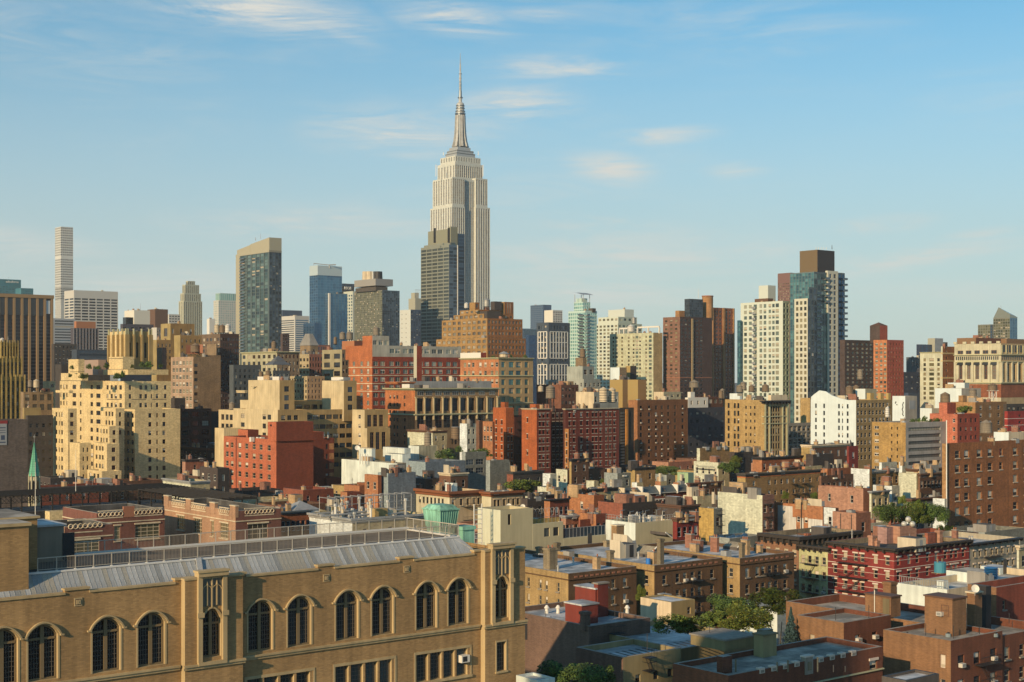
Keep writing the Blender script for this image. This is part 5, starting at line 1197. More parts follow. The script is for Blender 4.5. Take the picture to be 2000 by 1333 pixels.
b = Bd('office_building', 'cream ornate loft building with roof garden under the green glass tower', 'building')
v = vol(b, 472, 541, 585, 687, d=640, mat=M('ornate_cream', w_('d8c090', .9), .9, 'stone'), matS=M('ornate_cream_b', s_('84705a', 1), .9, 'stone'), yb=790, cop=LST, W=[sp(n=7, w=5.6, h=7, p=13, t=6, gl='res', fr=None, bl=.1, st=(2, 1))], S=[sp(n=6, w=4, h=7, p=13, t=6, gl='res', fr=None)], cor=(3, .8, LST), clut=7)
wtower('dark wooden tank on the cream ornate loft building', 535, 684, 655, 10, 18, 5, WOOD)
b = Bd('office_building', 'blue-grey loft block with a pagoda-like turret in front of the ornate cream loft', 'building')
bg = M('bluegrey_stone', s_('54585a', .9), .9, 'stone')
v = vol(b, 448, 456, 510, 713, d=600, mat=bg, yb=790, S=[sp(n=6, w=4.4, h=6, p=12, t=8, gl='off', fr=WHT, bl=.1)], W=[])
v = vol(b, 520, 533, 566, 724, d=590, mat=M('ornate_cream', w_('d8c090', .9), .9, 'stone'), matS=bg, yb=790, S=[sp(n=4, w=4, h=9, p=14, t=6, gl='off', fr=WHT, bl=.1)], W=[sp(n=2, w=3, h=9, p=14, t=6)])
g = G(); x, y = v.lo; X, Y = x+v.Ls, y+v.Lw; z = v.zt+2.4; cx, cy = (x+X)/2, (y+Y)/2
for i in range(2):
    s0, s1, z0, z1 = ((1.15, .55, z, z+1.6), (.6, .05, z+1.7, z+3.8))[i]
    p = [((cx+(x-cx)*s0), (cy+(y-cy)*s0), z0), ((cx+(X-cx)*s0), (cy+(y-cy)*s0), z0), ((cx+(X-cx)*s0), (cy+(Y-cy)*s0), z0), ((cx+(x-cx)*s0), (cy+(Y-cy)*s0), z0)]; q = [((cx+(a-cx)*s1/s0), (cy+(c-cy)*s1/s0), z1) for a, c, _ in p]
    for j in range(4): k = (j+1) % 4; g.poly([p[j], p[k], q[k], q[j]], M('slate_tile', (.09, .10, .115), .7))
for a, c in ((x, y), (X, y), (X, Y), (x, Y)): g.rod((cx+(a-cx)*.95, cy+(c-cy)*.95, v.zt), (cx+(a-cx)*.95, cy+(c-cy)*.95, z), .25, CRM)
g.obj('turret_roof', b.root)
b = Bd('loft_building', 'tan loft with a grey pyramid-roofed turret right of the pagoda turret', 'building')
vol(b, 571, 604, 636, 692, d=680, mat=M('tan_cream_grid', w_('d4b07c', .9), .9, 'brick'), matS=M('rosy_brick', s_('8c5c4c', 1), .9, 'brick'), yb=800, W=[sp(n=5, w=4, h=6, p=12, t=8, gl='res', fr=None, bl=.2)], S=[sp(n=6, w=3, h=7, p=12, t=6, gl='off', fr=None, bl=.1)], cop=LST, clut=4)
v = vol(b, 586, 606, 621, 675, d=690, mat=tn, base=40, par=.1, S=[sp(n=1, w=4, h=8, p=20, t=7, rows=1)], W=[sp(n=1, w=4, h=8, p=20, t=7, rows=1)])
g = G(); x, y = v.lo; X, Y = x+v.Ls, y+v.Lw; cx, cy = (x+X)/2, (y+Y)/2; z = v.zt+.01; zt = W3(0, 653, 700)[2]; s = .38
p = [(x-.3, y-.3, z), (X+.3, y-.3, z), (X+.3, Y+.3, z), (x-.3, Y+.3, z)]; q = [(cx+(a-cx)*s, cy+(c-cy)*s, zt) for a, c, _ in p]
for j in range(4): k = (j+1) % 4; g.poly([p[j], p[k], q[k], q[j]], M('lead_roof', (.24, .23, .21), .7, 'stone'))
g.poly(q, GRY); g.obj('pyramid_roof', b.root)
b = Bd('loft_building', 'rose-brown brick loft behind the pyramid-roofed turret', 'building')
vol(b, 600, 616, 645, 674, d=760, mat=M('rosy_brick', s_('8c5c4c', 1), .9, 'brick'), yb=720, S=[sp(n=6, w=3, h=6, p=11, t=4, gl='off', fr=None, bl=.1)], clut=4, cop=TERR)
b = Bd('loft_building', 'beige loft with three stacked wide windows left of the tall orange brick block', 'building')
vol(b, 629, 668, 700, 683, d=660, mat=M('beige_stone_loft', w_('c4a878', .9), .9, 'stone'), matS=M('beige_stone_loft_b', s_('806850', 1), .9, 'stone'), yb=790, W=[sp(n=2, w=12, h=10, p=17, t=8, gl='dark', fr=DGR, bl=.1, st=(3, 2))], S=[sp(n=5, w=4, h=8, p=15, t=8, gl='off', fr=None)], cop=LST, clut=4)
vol(b, 668, 692, 716, 666, d=720, mat=M('orange_brick', w_('c87848'), .9), matS=M('orange_brick_b', s_('7c4430', 1), .9, 'brick'), yb=700, clut=2)
for px, w, h, l in ((669, 12, 15, 'left'), (683, 13, 16, 'right')): wtower(l+' one of two dark wooden tanks over the beige three-window loft', px, 663, 730, w, h, 2, WOODG)
wtower('slim dark pipe-like tank by the red roof objects left of the twin tanks', 655, 672, 735, 7, 14, 2, WOOD)
b = Bd('loft_building', 'cream lofts with small windows in front of the pyramid-roofed turret', 'building')
vol(b, 564, 600, 634, 735, d=600, mat=M('tan_cream_grid', w_('d4b07c', .9), .9, 'brick'), matS=M('tan_cream_grid_b', s_('a88460', 1), .9, 'brick'), yb=800, W=[sp(n=7, w=2.8, h=6, p=11, t=5, gl='res', fr=None, bl=.2)], S=[sp(n=5, w=2.8, h=6, p=11, t=5, gl='res', fr=None, bl=.1)], clut=4)

# orange / red brick block with white top storeys
b = Bd('loft_building', 'tall orange brick block with red and white striped front and white upper storeys', 'building')
orb = M('orange_wall_brick', w_('d0703c', .95), .9, 'brick'); rdb = M('red_front_brick', s_('8c3a24', 1), .9, 'brick'); wst = M('white_storey', s_('b0a898', 1), .8, 'stone')
WW = dict(gl='apt', fr=WHT, bl=.35, st=(2, 1), h=9, p=15.4, r=.3)
v = vol(b, 681, 727, 901, 697, d=620, mat=orb, matS=rdb, yb=830, W=[sp(cols=[691, 706, 718.5], w=5, t=9, **WW)], S=[sp(cols=[734, 747.5, 765, 777, 792, 804, 822, 834, 848, 860, 876, 889], w=9.6, t=9, **WW)], bands=[(20, 1.5, .15, CRM), (36, 1.5, .15, CRM), (52, 1.5, .15, CRM), (67, 1.5, .15, CRM)])
v2 = vol(b, 708, 727.2, 760, 656, d=622, mat=orb, matS=wst, base=55, W=[], S=[sp(n=3, w=7.5, t=9, **WW)], clut=3, roof='silver')
vol(b, 681, 727.1, 901, 675, d=621, mat=orb, matS=wst, base=53, W=[], S=[sp(cols=[766, 777, 792, 804, 822, 834, 848, 860, 876, 889], w=9.6, t=6, **WW)], clut=14, roof='silver', dep=22)
g = G(); x, y = v.lo
for px in (812, 818): pass
vol(b, 808, 814, 824, 676, d=617, mat=M('stone_bay', w_('e0c8a0', .9), .9), matS=rdb, yb=790)
wtower('pale wooden tank at the left corner of the tall orange brick block', 735, 655, 635, 13, 17, 4, WOODG)
b = Bd('loft_building', 'orange brick flank with a tan stone front of large green-tinted windows, centre', 'building')
tsf = M('tan_stone_front', s_('ac8f66', 1), .85, 'stone')
G2 = dict(gl='teal2', fr=DGR, bl=.1, st=(2, 2), r=.5)
v = vol(b, 899, 974, 1041, 699, d=585, mat=M('orange_wall_brick2', w_('d4804c', .95), .9, 'brick'), matS=tsf, yb=810, W=[sp(cols=[908, 916, 924, 938, 948, 961, 970], w=5.4, h=9, p=16.5, t=9, gl='warm', fr=WHT, bl=.5)], S=[sp(cols=[983, 1028.5], w=7.5, h=11, p=17.2, t=8, **G2), sp(cols=[999, 1013], w=10.5, h=11, p=17.2, t=8, **G2)], bands=[(34, 2, .5, LST), (88, 2, .5, LST)], cor=(3, .9, LST), roof='gravel', clut=2)
vol(b, 899, 939, 950, 689, d=600, mat=WHT, matS=M('red_front_brick', s_('8c3a24', 1), .9, 'brick'), base=50, yb=780)
g = G(); x, y, z = W3(984, 693, 600); q = b.loc(x, y); g.cyl(q[0], q[1], z-1, z+.3, 1.8, 1.8, CRM, 10); g.cyl(q[0], q[1], z+.3, z+1.4, 2.4, .1, TIN, 10); g.obj('kiosk', b.root)
for px, w, h, l in ((963, 9, 6, 'left'), (995, 14, 8, 'middle'), (1026, 10, 7, 'right')): tree(l+' of three shrubs on the roof of the tan stone-fronted block', px, 700, 600, w, h, 4, 'shrub', 'shrub', 'shrubs on the tan stone block')
# second orange block and colonnaded front
b = Bd('loft_building', 'orange brick flank with a long colonnaded tan front of tall dark windows', 'building')
of2 = M('orange_wall_brick3', w_('cc7440', .95), .9, 'brick'); col = M('column_stone', s_('b09c78', 1), .85, 'stone')
cxs = [821, 837.5, 856, 872.5, 889, 905.5, 921.5, 941, 961]
v = vol(b, 752, 810.5, 973, 759, d=520, mat=of2, matS=M('tan_stone_front2', s_('8c7050', 1), .85, 'stone'), yb=880, W=[sp(cols=[762, 770, 776, 790], w=3.6, h=7, p=15, t=14, gl='res', fr=None, bl=.3)],
   S=[sp(cols=cxs, w=11.5, h=8, p=200, t=7, rows=1, gl='off', fr=WHT, st=(3, 1), r=.6), sp(cols=cxs, w=11.5, h=25, p=30, t=20, rows=1, gl='navy', fr=DGR, bl=0, st=(2, 3), r=.9)][1:], cor=(4, 1.2, LST), roof='gravel', clut=6)
g = G(); x, y = v.lo
for px in (812.5, 829, 846.5, 864.5, 881, 897.5, 913.5, 931, 951, 971):
    u = along(px, v.C, AX); cg_ = G(); cg_.cyl(x+u, y-.15, v.zt-62/v.k, v.zt-19/v.k, .45, .42, col, 8); cg_.box(x+u-.55, y-.7, v.zt-18.9/v.k, x+u+.55, y+.2, v.zt-17/v.k, col); cg_.obj('column', b.root)
for px in cxs:
    u = along(px, v.C, AX); f = ob('window', wmesh(2.9, 1.5, 3, 1, WHT, g_dark2, 0, None, None), b.root, (x+u-1.45, y-.06, v.zt-14/v.k))
    f2 = ob('window', wmesh(2.9, 4.4, 2, 3, DGR, g_dark, 0, None, None), b.root, (x+u-1.45, y-.06, v.zt-78/v.k))
band(v, 50, 2.4, .7, LST)
vol(b, 785, 800, 960, 745, d=545, mat=WHT, matS=GRY, base=40, clut=8, par=.6); vol(b, 752, 776, 812, 746, d=523, mat=of2, base=43, yb=780)

# long cream modernist complex
b = Bd('loft_complex', 'sprawling cream concrete complex with two square towers and ribbon-window wings', 'building')
cm = M('cream_concrete', w_('f0c890', .97), .9, 'stone'); cms = M('cream_concrete_b', s_('ac8c5c', 1), .9, 'stone'); SPN = M('brick_spandrel', (.12, .06, .04), .9)
D1 = 470
v = vol(b, 427, 470, 480, 802, d=D1+22, mat=cm, yb=880, W=[sp(cols=[435, 443.5, 451.5], w=6, h=11, p=18.5, t=9, gl='res', fr=DGR, bl=.1, st=(2, 2))], cop=LST)
vol(b, 419.5, 437, 470, 837, d=D1+14, mat=cm, yb=900, W=[], S=[])
v = vol(b, 456, 542.5, 600, 801, d=D1, mat=cm, matS=cms, yb=890, W=[sp(cols=[474], w=8, h=9, p=18, t=10, gl='res', fr=DGR, st=(2, 2)), sp(cols=[516, 526], w=7, h=10, p=18, t=10, gl='res', fr=DGR, st=(2, 2))], S=[sp(cols=[553.5, 565.5, 578], w=8.5, h=9.5, p=18, t=11, gl='dark', fr=DGR, st=(2, 2))], cop=LST, roof='gravel')
v = vol(b, 469, 525, 548, 783, d=D1+14, mat=cm, base=30, W=[sp(cols=[492, 497, 502, 507], w=2, h=9, p=20, t=7, rows=1)], S=[], cop=LST, clut=2)
vol(b, None, 592, 712, 801, d=D1+11, mat=cm, matS=cms, yb=920, S=[sp(cols=[604, 617, 630, 643, 656, 669, 682, 697], w=11.8, h=9, p=19, t=10, gl='off', fr=DGR, st=(3, 1), bl=.15)], cop=LST, dep=25, roof='gravel', clut=3)
v = vol(b, 688, 712, 758, 801, d=D1+12, mat=cm, matS=cms, yb=930, S=[sp(cols=[721.5, 733, 744.5], w=8, h=23, p=26, t=10, rows=1, gl='dark', fr=SPN, st=(2, 4), bl=0), ], W=[sp(cols=[702], w=5, h=8, p=18, t=10)], cop=LST)
v = vol(b, 709, 717, 762, 837, d=D1+7, mat=cm, matS=cms, yb=930, S=[sp(cols=[726.5, 738, 749.5], w=7.6, h=34, p=40, t=8, rows=1, gl='dark', fr=SPN, st=(2, 5), bl=0)], cop=LST)
vol(b, None, 573, 668, 784, d=D1+24, mat=cm, matS=cms, base=32, S=[sp(cols=[584, 599, 614, 630, 646, 660], w=12, h=9, p=20, t=7, rows=1, gl='dark', fr=DGR, st=(3, 1))], cop=LST, dep=18, roof='gravel')
for (xl, xc, xr, yt, wx) in ((485, 546, 575, 743, 560), (629, 671.5, 696.5, 744, 684)):
    v = vol(b, xl, xc, xr, yt, d=D1+8 if xc < 600 else D1+20, mat=cm, matS=cms, base=30, cop=LST, S=[sp(cols=[wx], w=9.5, h=10.5, p=17.4, t=12, rows=3, gl='navy', fr=DGR, st=(2, 2), bl=.1)], roof='silver', clut=3)
    vol(b, xl+18, xc-1, xr-12, yt-7, d=(D1+22 if xc < 600 else D1+32), mat=WHT, matS=GRY, base=44, par=.2)
vol(b, 461, 478, 484, 763, d=D1+40, mat=cm, base=40, W=[sp(n=3, w=2.5, h=5, p=20, t=5, rows=1)])
for px in (489, 494, 499): bulk(b, px-2.5, px+1, px+3, 756, D1+20, 42, cm, name='chimney')
for px, w, h, m, l in ((510, 9, 12, WOOD, 'left wooden tank on the blue-grey loft behind the cream complex'), (524, 11, 14, WOOD, 'right wooden tank on the blue-grey loft behind the cream complex'), (453, 12, 15, WOODG, 'wooden tank with cone lid at the left end of the cream complex')): wtower(l, px, 737 if px > 500 else 800, 560 if px > 500 else 500, w, h, 2, m)

# red apartment house (foreground left of centre)
b = Bd('apartment_house', 'bright orange-red brick apartment house with a tall blank wall left of centre', 'building')
rr1 = M('vermilion_brick', w_('cc6840', 1), .9, 'brick', amt=.6); rs1 = M('vermilion_brick_shaded', s_('74341f', 1), .9, 'brick', amt=.6); ltr = M('tan_brick_strip', s_('b07c50', .95), .9, 'brick')  # one brick twice: sunlit west tone and darker shaded south tone
D2 = 425
RW = dict(h=11, p=19.2, t=12, gl='res', fr=CRM, bl=.3, r=.25)
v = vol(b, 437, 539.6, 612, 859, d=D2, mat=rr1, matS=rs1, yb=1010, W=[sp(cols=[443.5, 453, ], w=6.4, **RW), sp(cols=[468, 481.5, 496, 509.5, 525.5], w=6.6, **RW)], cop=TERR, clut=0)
g = G(); x, y = v.lo; u = along(461.5, v.C, BX); g.box(x-.05, y+u-.3, 0, x+.3, y+u+.3, v.zt-.2, M('joint_red', (.12, .03, .02), .9)); g.obj('joint', b.root)
v = vol(b, 523, 539.7, 612, 825, d=D2-.6, mat=rr1, matS=rs1, base=v.zt-.5, W=[sp(cols=[529], w=4, h=4, p=300, t=5, rows=1)], cop=TERR); 
vol(b, None, 574, 632.5, 845, d=D2+20, mat=rs1, yb=1010, dep=10, cop=TERR); vol(b, None, 603, 612, 826, d=D2+38, mat=rs1, base=30, dep=6)
g = G()
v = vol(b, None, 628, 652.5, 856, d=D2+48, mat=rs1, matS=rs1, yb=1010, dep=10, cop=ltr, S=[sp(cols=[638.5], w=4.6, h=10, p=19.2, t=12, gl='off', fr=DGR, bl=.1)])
for i in range(8): g.box(v.lo[0]+v.Ls*.62, v.lo[1]-.06, v.zt-(23+i*19.2)/v.k, v.lo[0]+v.Ls-.1, v.lo[1]-.004, v.zt-(11+i*19.2)/v.k, ltr)
g.obj('tan_band', b.root, kind='stuff'); vol(b, None, 638, 666, 934, d=D2+35, mat=rs1, yb=1010, dep=9, cop=ltr)
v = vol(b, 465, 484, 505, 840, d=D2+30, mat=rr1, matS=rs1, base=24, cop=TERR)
for px in (610, 617, 624, 632, 641): x, y, z = W3(px, 848, D2+48); q = b.loc(x, y); g = G(); g.cyl(q[0], q[1], z-1.4, z+.7, .35, .3, TIN, 8); g.obj('vent', b.root)
for px in (492, 505, 512): x, y, z = W3(px, 858, D2+10); q = b.loc(x, y); g = G(); g.box(q[0]-.6, q[1]-.5, z-.8, q[0]+.6, q[1]+.5, z+.6, WHT); g.obj('condenser', b.root)

# red brick mansion block, centre
b = Bd('mansion_block', 'long dark red brick mansion block with white window surrounds and orange bay strips', 'building')
mr1 = M('orange_red_brick', w_('c4602c', .95), .9, 'brick'); mrs = M('crimson_brick', s_('6c2c1e', 1.0), .9, 'brick'); mdk = M('plum_brick', s_('4c241c', 1), .9, 'brick'); LT = M('white_lintel', (.42, .37, .3), .8)
D3 = 480
MW = dict(h=9, p=16.2, gl='dark', fr=None, bl=.25, sill=LT, lint=LT, st=(1, 2), r=.25)
v = vol(b, 1019, 1048.5, 1076, 799, d=D3, mat=mr1, matS=mrs, yb=930, W=[sp(cols=[1030], w=3, t=18, **{**MW, 'p': 32})], S=[sp(cols=[1055, 1062, 1070], w=4.6, t=9, **MW)], cor=(2.4, .5, CRM), clut=4)
v = vol(b, None, 1075, 1104, 799, d=D3+20, mat=mdk, yb=930, dep=18, S=[sp(cols=[1081, 1089, 1097], w=4.4, t=9, **MW)], clut=2)
v = vol(b, 1100, 1104.5, 1209, 799, d=D3+6, mat=mdk, matS=mrs, yb=935, W=[], S=[sp(cols=[1113, 1121.5, 1135.5, 1147.5, 1158.5, 1165, 1173.5, 1184.5, 1192, 1200.5], w=4.4, t=8, **MW)], cor=(2.4, .5, CRM), clut=9)
for x0, x1 in ((1103, 1113.5), (1153, 1165.5)):
    vol(b, x0, x0+7.5, x1, 838, d=D3+(1 if x0 < 1140 else 25), mat=M('amber_bay', w_('d08444', .9), .9, 'brick'), matS=mdk, yb=935, W=[sp(cols=[x0+3.6], w=3, t=9, **MW)], S=[])
for x0, yc in ((1107, 0), (1157, 0)):
    pass
v = vol(b, 963, 988, 1003.5, 797, d=D3+18, mat=mr1, matS=mr1, yb=935, W=[sp(cols=[969, 980], w=3, t=24, **MW)], S=[sp(cols=[993, 999.5], w=3, t=40, **MW)], cop=CRM)
vol(b, 998, 1003.6, 1020, 812, d=D3+22, mat=M('yellow_quoin', w_('dca860', .9), .9), matS=mdk, yb=935, S=[])
for vx, px in ((v, 0),): fescape(vol(b, None, 1005, 1019, 815, d=D3+20, mat=mdk, yb=935, dep=3), 'S', 1012, 7, 8, 16, 10)
vol(b, 978, 986, 993, 786, d=D3+40, mat=mr1, base=28); vol(b, 1035, 1046, 1056, 790, d=D3+14, mat=mr1, base=30, par=.3)
b = Bd('apartment_building', 'narrow dark slot building with a tan pipe strip between the red and the brown blocks', 'building')
v = vol(b, 1205, 1209.5, 1238, 797, d=D3+40, mat=M('slot_dark', s_('3c342c', .9), .9, 'brick'), yb=935, S=[]); g = G(); x, y = v.lo; u = along(1223, v.C, AX); g.box(x+u-.5, y-.6, 0, x+u+.5, y-.01, v.zt-.5, M('amber_bay', w_('d88838', .95), .9, 'brick')); g.obj('flue', b.root)
g = G()
for i in range(22): g.box(x+.6, y-.3, v.zt-2-i*1.1, x+u-1, y-.01, v.zt-1.85-i*1.1, GRY)
g.obj('louvre', b.root, kind='stuff')
# brown block with air conditioners
b = Bd('apartment_building', 'broad brown brick apartment block dotted with white air conditioners', 'building')
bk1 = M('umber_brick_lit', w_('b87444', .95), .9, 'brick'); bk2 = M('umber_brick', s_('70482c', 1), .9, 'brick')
v = vol(b, 1227, 1245, 1343.5, 782, d=545, mat=bk1, matS=bk2, yb=945, cop=TERR, roof='gravel', S=[sp(cols=[1252, 1268, 1281.5, 1293, 1305.5, 1318.5, 1333.5], w=4.6, h=8.2, p=13.3, t=11, gl='dark', fr=DGR, bl=.12, ac=.42)], clut=8)
vol(b, 1277, 1296, 1330, 766, d=575, mat=CRM, matS=M('pale_render', s_('a89c80', 1), .9, 'stone'), base=30, clut=2, S=[sp(n=3, w=5, h=5, p=20, t=5, rows=1)]); vol(b, 1226, 1246, 1262, 742, d=580, mat=M('ochre_block', w_('c89c58', .9), .9), matS=M('ochre_block_b', s_('947048', 1), .9), base=30, S=[])
b = Bd('apartment_building', 'navy-dark block with a white painted top storey and white chimney', 'building')
nvb = M('navy_and_shaded_brick', (.035, .04, .055), .85, 'brick')
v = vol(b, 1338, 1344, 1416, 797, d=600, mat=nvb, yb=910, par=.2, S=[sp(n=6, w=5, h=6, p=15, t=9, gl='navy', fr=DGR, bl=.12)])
vol(b, 1338, 1344, 1383, 777, d=600.5, mat=WHT, base=v.zt-.1, S=[sp(n=3, w=3, h=8, p=20, t=6, rows=1)]); vol(b, None, 1383, 1412, 776, d=618, mat=M('oxblood_brick', s_('5c3828', 1), .9, 'brick'), base=v.zt-.2, dep=12, S=[sp(n=3, w=6, h=8, p=20, t=4, rows=1, fr=WHT)], clut=3)
vol(b, 1343, 1349, 1357, 766, d=605, mat=WHT, base=30, par=.1)
b = Bd('loft_building', 'tan brick lofts with one flank half in shade, next to the ornate black-corniced front', 'building')
tl1 = M('honey_brick', w_('cc9c5c', .95), .9, 'brick'); tl2 = M('honey_brick_b', s_('9c7444', 1), .9, 'brick')
v = vol(b, 1416, 1450, 1462, 781, d=560, mat=tl1, matS=tl2, yb=900, W=[sp(cols=[1423, 1435, 1442], w=4, h=10, p=15, t=7, gl='dark', fr=None, bl=.1)], cop=TERR, S=[sp(cols=[1455], w=3, h=7, p=14, t=10)])
v = vol(b, 1450, 1492, 1496, 782, d=548, mat=tl1, matS=tl2, yb=900, W=[sp(cols=[1457, 1466, 1474], w=3, h=5.6, p=13.4, t=12, gl='dark', fr=None, bl=.1)], cop=LST, clut=3)
b = Bd('loft_building', 'narrow ornate tan front with arched upper windows under a heavy black cornice', 'building')
v = vol(b, 1489, 1492.5, 1539.5, 783, d=545, mat=tl1, matS=M('buff_stone', s_('a89068', 1), .85, 'stone'), yb=900, S=[sp(cols=[1498.5, 1531.5], w=3.4, h=11, p=14.6, t=11, gl='dark', fr=DGR, bl=.05), sp(cols=[1506.5, 1511.5, 1516.5, 1521.5, 1526][:4], w=3.6, h=11, p=14.6, t=11, gl='dark', fr=DGR, bl=.05)], cor=(6, 1.6, BLK, 1.6), bands=[(30, 2, .3, LST), (44, 2, .3, LST)], roof='white')
g = G(); x, y = v.lo
for px in (1494.5, 1502.7, 1528.3, 1537): u = along(px, v.C, AX); g.box(x+u-.32, y-.35, 0, x+u+.32, y-.005, v.zt-7.5/v.k, LST)
g.obj('pilaster', b.root, kind='stuff')
v = vol(b, 1500, 1506, 1538, 772, d=556, mat=CRM, matS=CRM, base=34, par=.1, roof='silver')
b = Bd('office_building', 'low white concrete grid front between the ornate loft and the white gabled building', 'building')
v = vol(b, 1536, 1539.5, 1585, 827, d=590, mat=M('pale_concrete', s_('8c8478', 1), .85, 'stone'), yb=900, S=[sp(n=5, w=7.2, h=10, p=13, t=6, gl='res', fr=WHT, bl=.5, st=(1, 2), r=.8)])
b = Bd('apartment_building', 'blank tan wall seen between the cream-striped glass tower and the white gabled building', 'building')
vol(b, 1563, 1582, 1590, 778, d=620, mat=tl1, matS=tl2, yb=860)
b = Bd('apartment_building', 'bright white rendered building with a curved gable and small dark windows', 'building')
wr = M('white_render', w_('fff4dc', .95), .85, 'stone', amt=.4)
v = vol(b, 1583.5, 1672, 1743, 782, d=500, mat=wr, matS=M('taupe_brick_front', s_('947a50', 1), .9, 'brick'), yb=900, W=[sp(cols=[1593.5, 1609.5, 1638.5, 1655.5], w=3.6, h=8.8, p=14.3, t=8, gl='dark', fr=None, bl=.1), sp(cols=[1645.5], w=2.2, h=8.8, p=14.3, t=8, gl='dark', fr=None)],
   S=[sp(cols=[1676.5, 1683.5, 1690.5, 1699, 1705.5, 1713, 1719.5, 1726.5, 1734], w=4.4, h=8.6, p=14.6, t=6, gl='dark', fr=WHT, bl=.25, ac=.1)], roof='gravel', clut=4)
g = G(); x, y = v.lo; us = [along(p, v.C, BX) for p in (1672, 1655, 1640, 1625, 1612, 1600, 1590, 1584)]; hs = [0, 0, .6, 1.5, 3.0, 3.3, 1.9, .9]
for i in range(7):
    a, c = us[i], us[i+1]; g.poly([(x, y+a, v.zt+.0), (x, y+a, v.zt+hs[i]), (x, y+c, v.zt+hs[i+1]), (x, y+c, v.zt)], wr); g.poly([(x+.5, y+a, v.zt+.0), (x+.5, y+c, v.zt), (x+.5, y+c, v.zt+hs[i+1]), (x+.5, y+a, v.zt+hs[i])], wr); g.poly([(x, y+a, v.zt+hs[i]), (x+.5, y+a, v.zt+hs[i]), (x+.5, y+c, v.zt+hs[i+1]), (x, y+c, v.zt+hs[i+1])], wr)
g.obj('gable', b.root)
bulk(b, 1645, 1656, 1668, 775, 515, v.zr, M('bulkhead_ochre', w_('d8a860', .9), .9)); vol(b, 1652, 1690, 1712, 760, d=560, mat=wr, matS=M('pale_render', s_('a89c80', 1), .9, 'stone'), base=28, par=.2)
for i, (px, w, yb_) in enumerate(((1700, 14, 781), (1720, 12, 781), (1735, 10, 781))): bulk(b, px-w/2, px, px+w/2, 768, 520, v.zr, M('bulkhead_ochre', w_('d8a860', .9), .9))
wtower('left of two dark wooden tanks on the taupe building behind the white gable', 1659, 772, 560, 15, 19, 2, WOOD); wtower('right of two dark wooden tanks on the taupe building behind the white gable', 1672, 771, 565, 14, 19, 2, WOOD)
wtower('wooden tank with pointed lid on the cream roof house right of the white gable', 1680, 741, 570, 11, 20, 2, WOODG)
b = Bd('office_building', 'white blank tower with a black graffiti scrawl and a grey side', 'building')
v = vol(b, 1743, 1768, 1791, 774, d=480, mat=wr, matS=M('pale_grey_render', s_('a89c8c', 1), .9, 'stone'), yb=870, W=[], S=[])
g = G(); x, y = v.lo; pts = [(1765, 12), (1763, 17), (1764, 22), (1762, 26), (1764, 31), (1763, 36), (1765, 39)]
for (a, c), (e, f) in zip(pts, pts[1:]): g.rod((x-.06, y+along(a, v.C, BX), v.zt-c/v.k), (x-.06, y+along(e, v.C, BX), v.zt-f/v.k), .16, BLK)
for a, c in ((1750, 12), (1752, 17), (1749, 14)): g.box(x-.08, y+along(a, v.C, BX)-.15, v.zt-c/v.k-.2, x-.005, y+along(a, v.C, BX)+.2, v.zt-c/v.k+.2, BLK)
g.obj('graffiti', b.root); g = G(); g.box(x+v.Ls*.35, y-.05, v.zt-26/v.k, x+v.Ls*.85, y-.004, v.zt-9/v.k, GRY); g.obj('louvre', b.root)
wtower('pair-like pale grey tank cylinders left of the graffiti tower', 1733, 815, 470, 8, 20, 0, WHT)
b = Bd('apartment_building', 'ochre brick wall with dark ribbon-windowed grey front, right of the white gable', 'building')
v = vol(b, 1703, 1769, 1857, 826, d=430, mat=M('ochre_brick', w_('c8934f', .95), .9, 'brick'), matS=M('grey_band', s_('a09890', 1), .8, 'stone'), yb=930, W=[sp(cols=[1712], w=9, h=6.4, p=13.3, t=8, gl='dark', fr=WHT, bl=.3, st=(2, 1)), sp(cols=[1741.5, 1752.5], w=2.6, h=5.5, p=13.8, t=9, gl='dark', fr=None, bl=0)], S=[sp(cols=[1806], w=64, h=6.6, p=13.4, t=10, gl='loft', fr=DGR, bl=0, st=(12, 1), r=.4)], roof='silver', clut=4)
for i in range(6): tree(['leftmost', 'second', 'third', 'fourth', 'fifth', 'rightmost'][i]+' small evergreen on the roof edge of the grey banded front', 1782+i*12, 825, 445, 13, 7+(i % 3)*3, 4, 'shrub', 'shrub', 'evergreens on the grey banded roof')
b = Bd('apartment_building', 'salmon-red brick building with a stair tower and roof garden on the right', 'building')
sal = M('salmon_brick', w_('d87450', .95), .9, 'brick'); sals = M('salmon_brick_b', s_('90402c', 1), .9, 'brick')
v = vol(b, 1816, 1870, 1913, 809, d=440, mat=sal, matS=sals, yb=900, W=[sp(cols=[1863], w=5, h=8, p=17, t=9)], S=[sp(cols=[1877, 1887, 1897, 1906], w=4.4, h=8, p=17, t=9, fr=DGR)], clut=2, cop=TERR)
v2 = vol(b, 1834, 1850, 1867, 787, d=448, mat=sal, matS=sals, base=v.zr, cop=CRM)
wtower('big brown wooden tank on the salmon-red stair tower', 1846, 786, 455, 19, 20, 2, WOOD)
tree('dark leafy roof garden tree on the salmon-red brick building', 1884, 811, 452, 34, 20, 1, 'roof_garden_tree', 'tree')
b = Bd('apartment_building', 'ochre-brown brick apartment block behind the salmon-red building', 'building')
v = vol(b, 1857, 1905, 1966, 786, d=520, mat=M('ochre_brown_brick', w_('c48850', .95), .9, 'brick'), matS=M('ochre_brown_b', s_('84603c', 1), .9, 'brick'), yb=870, W=[sp(cols=[1884, 1896], w=4.6, h=7, p=15, t=7, bl=.4)], S=[sp(cols=[1916, 1934, 1951], w=5, h=8, p=15, t=7, bl=.3)], clut=9, roof='silver')
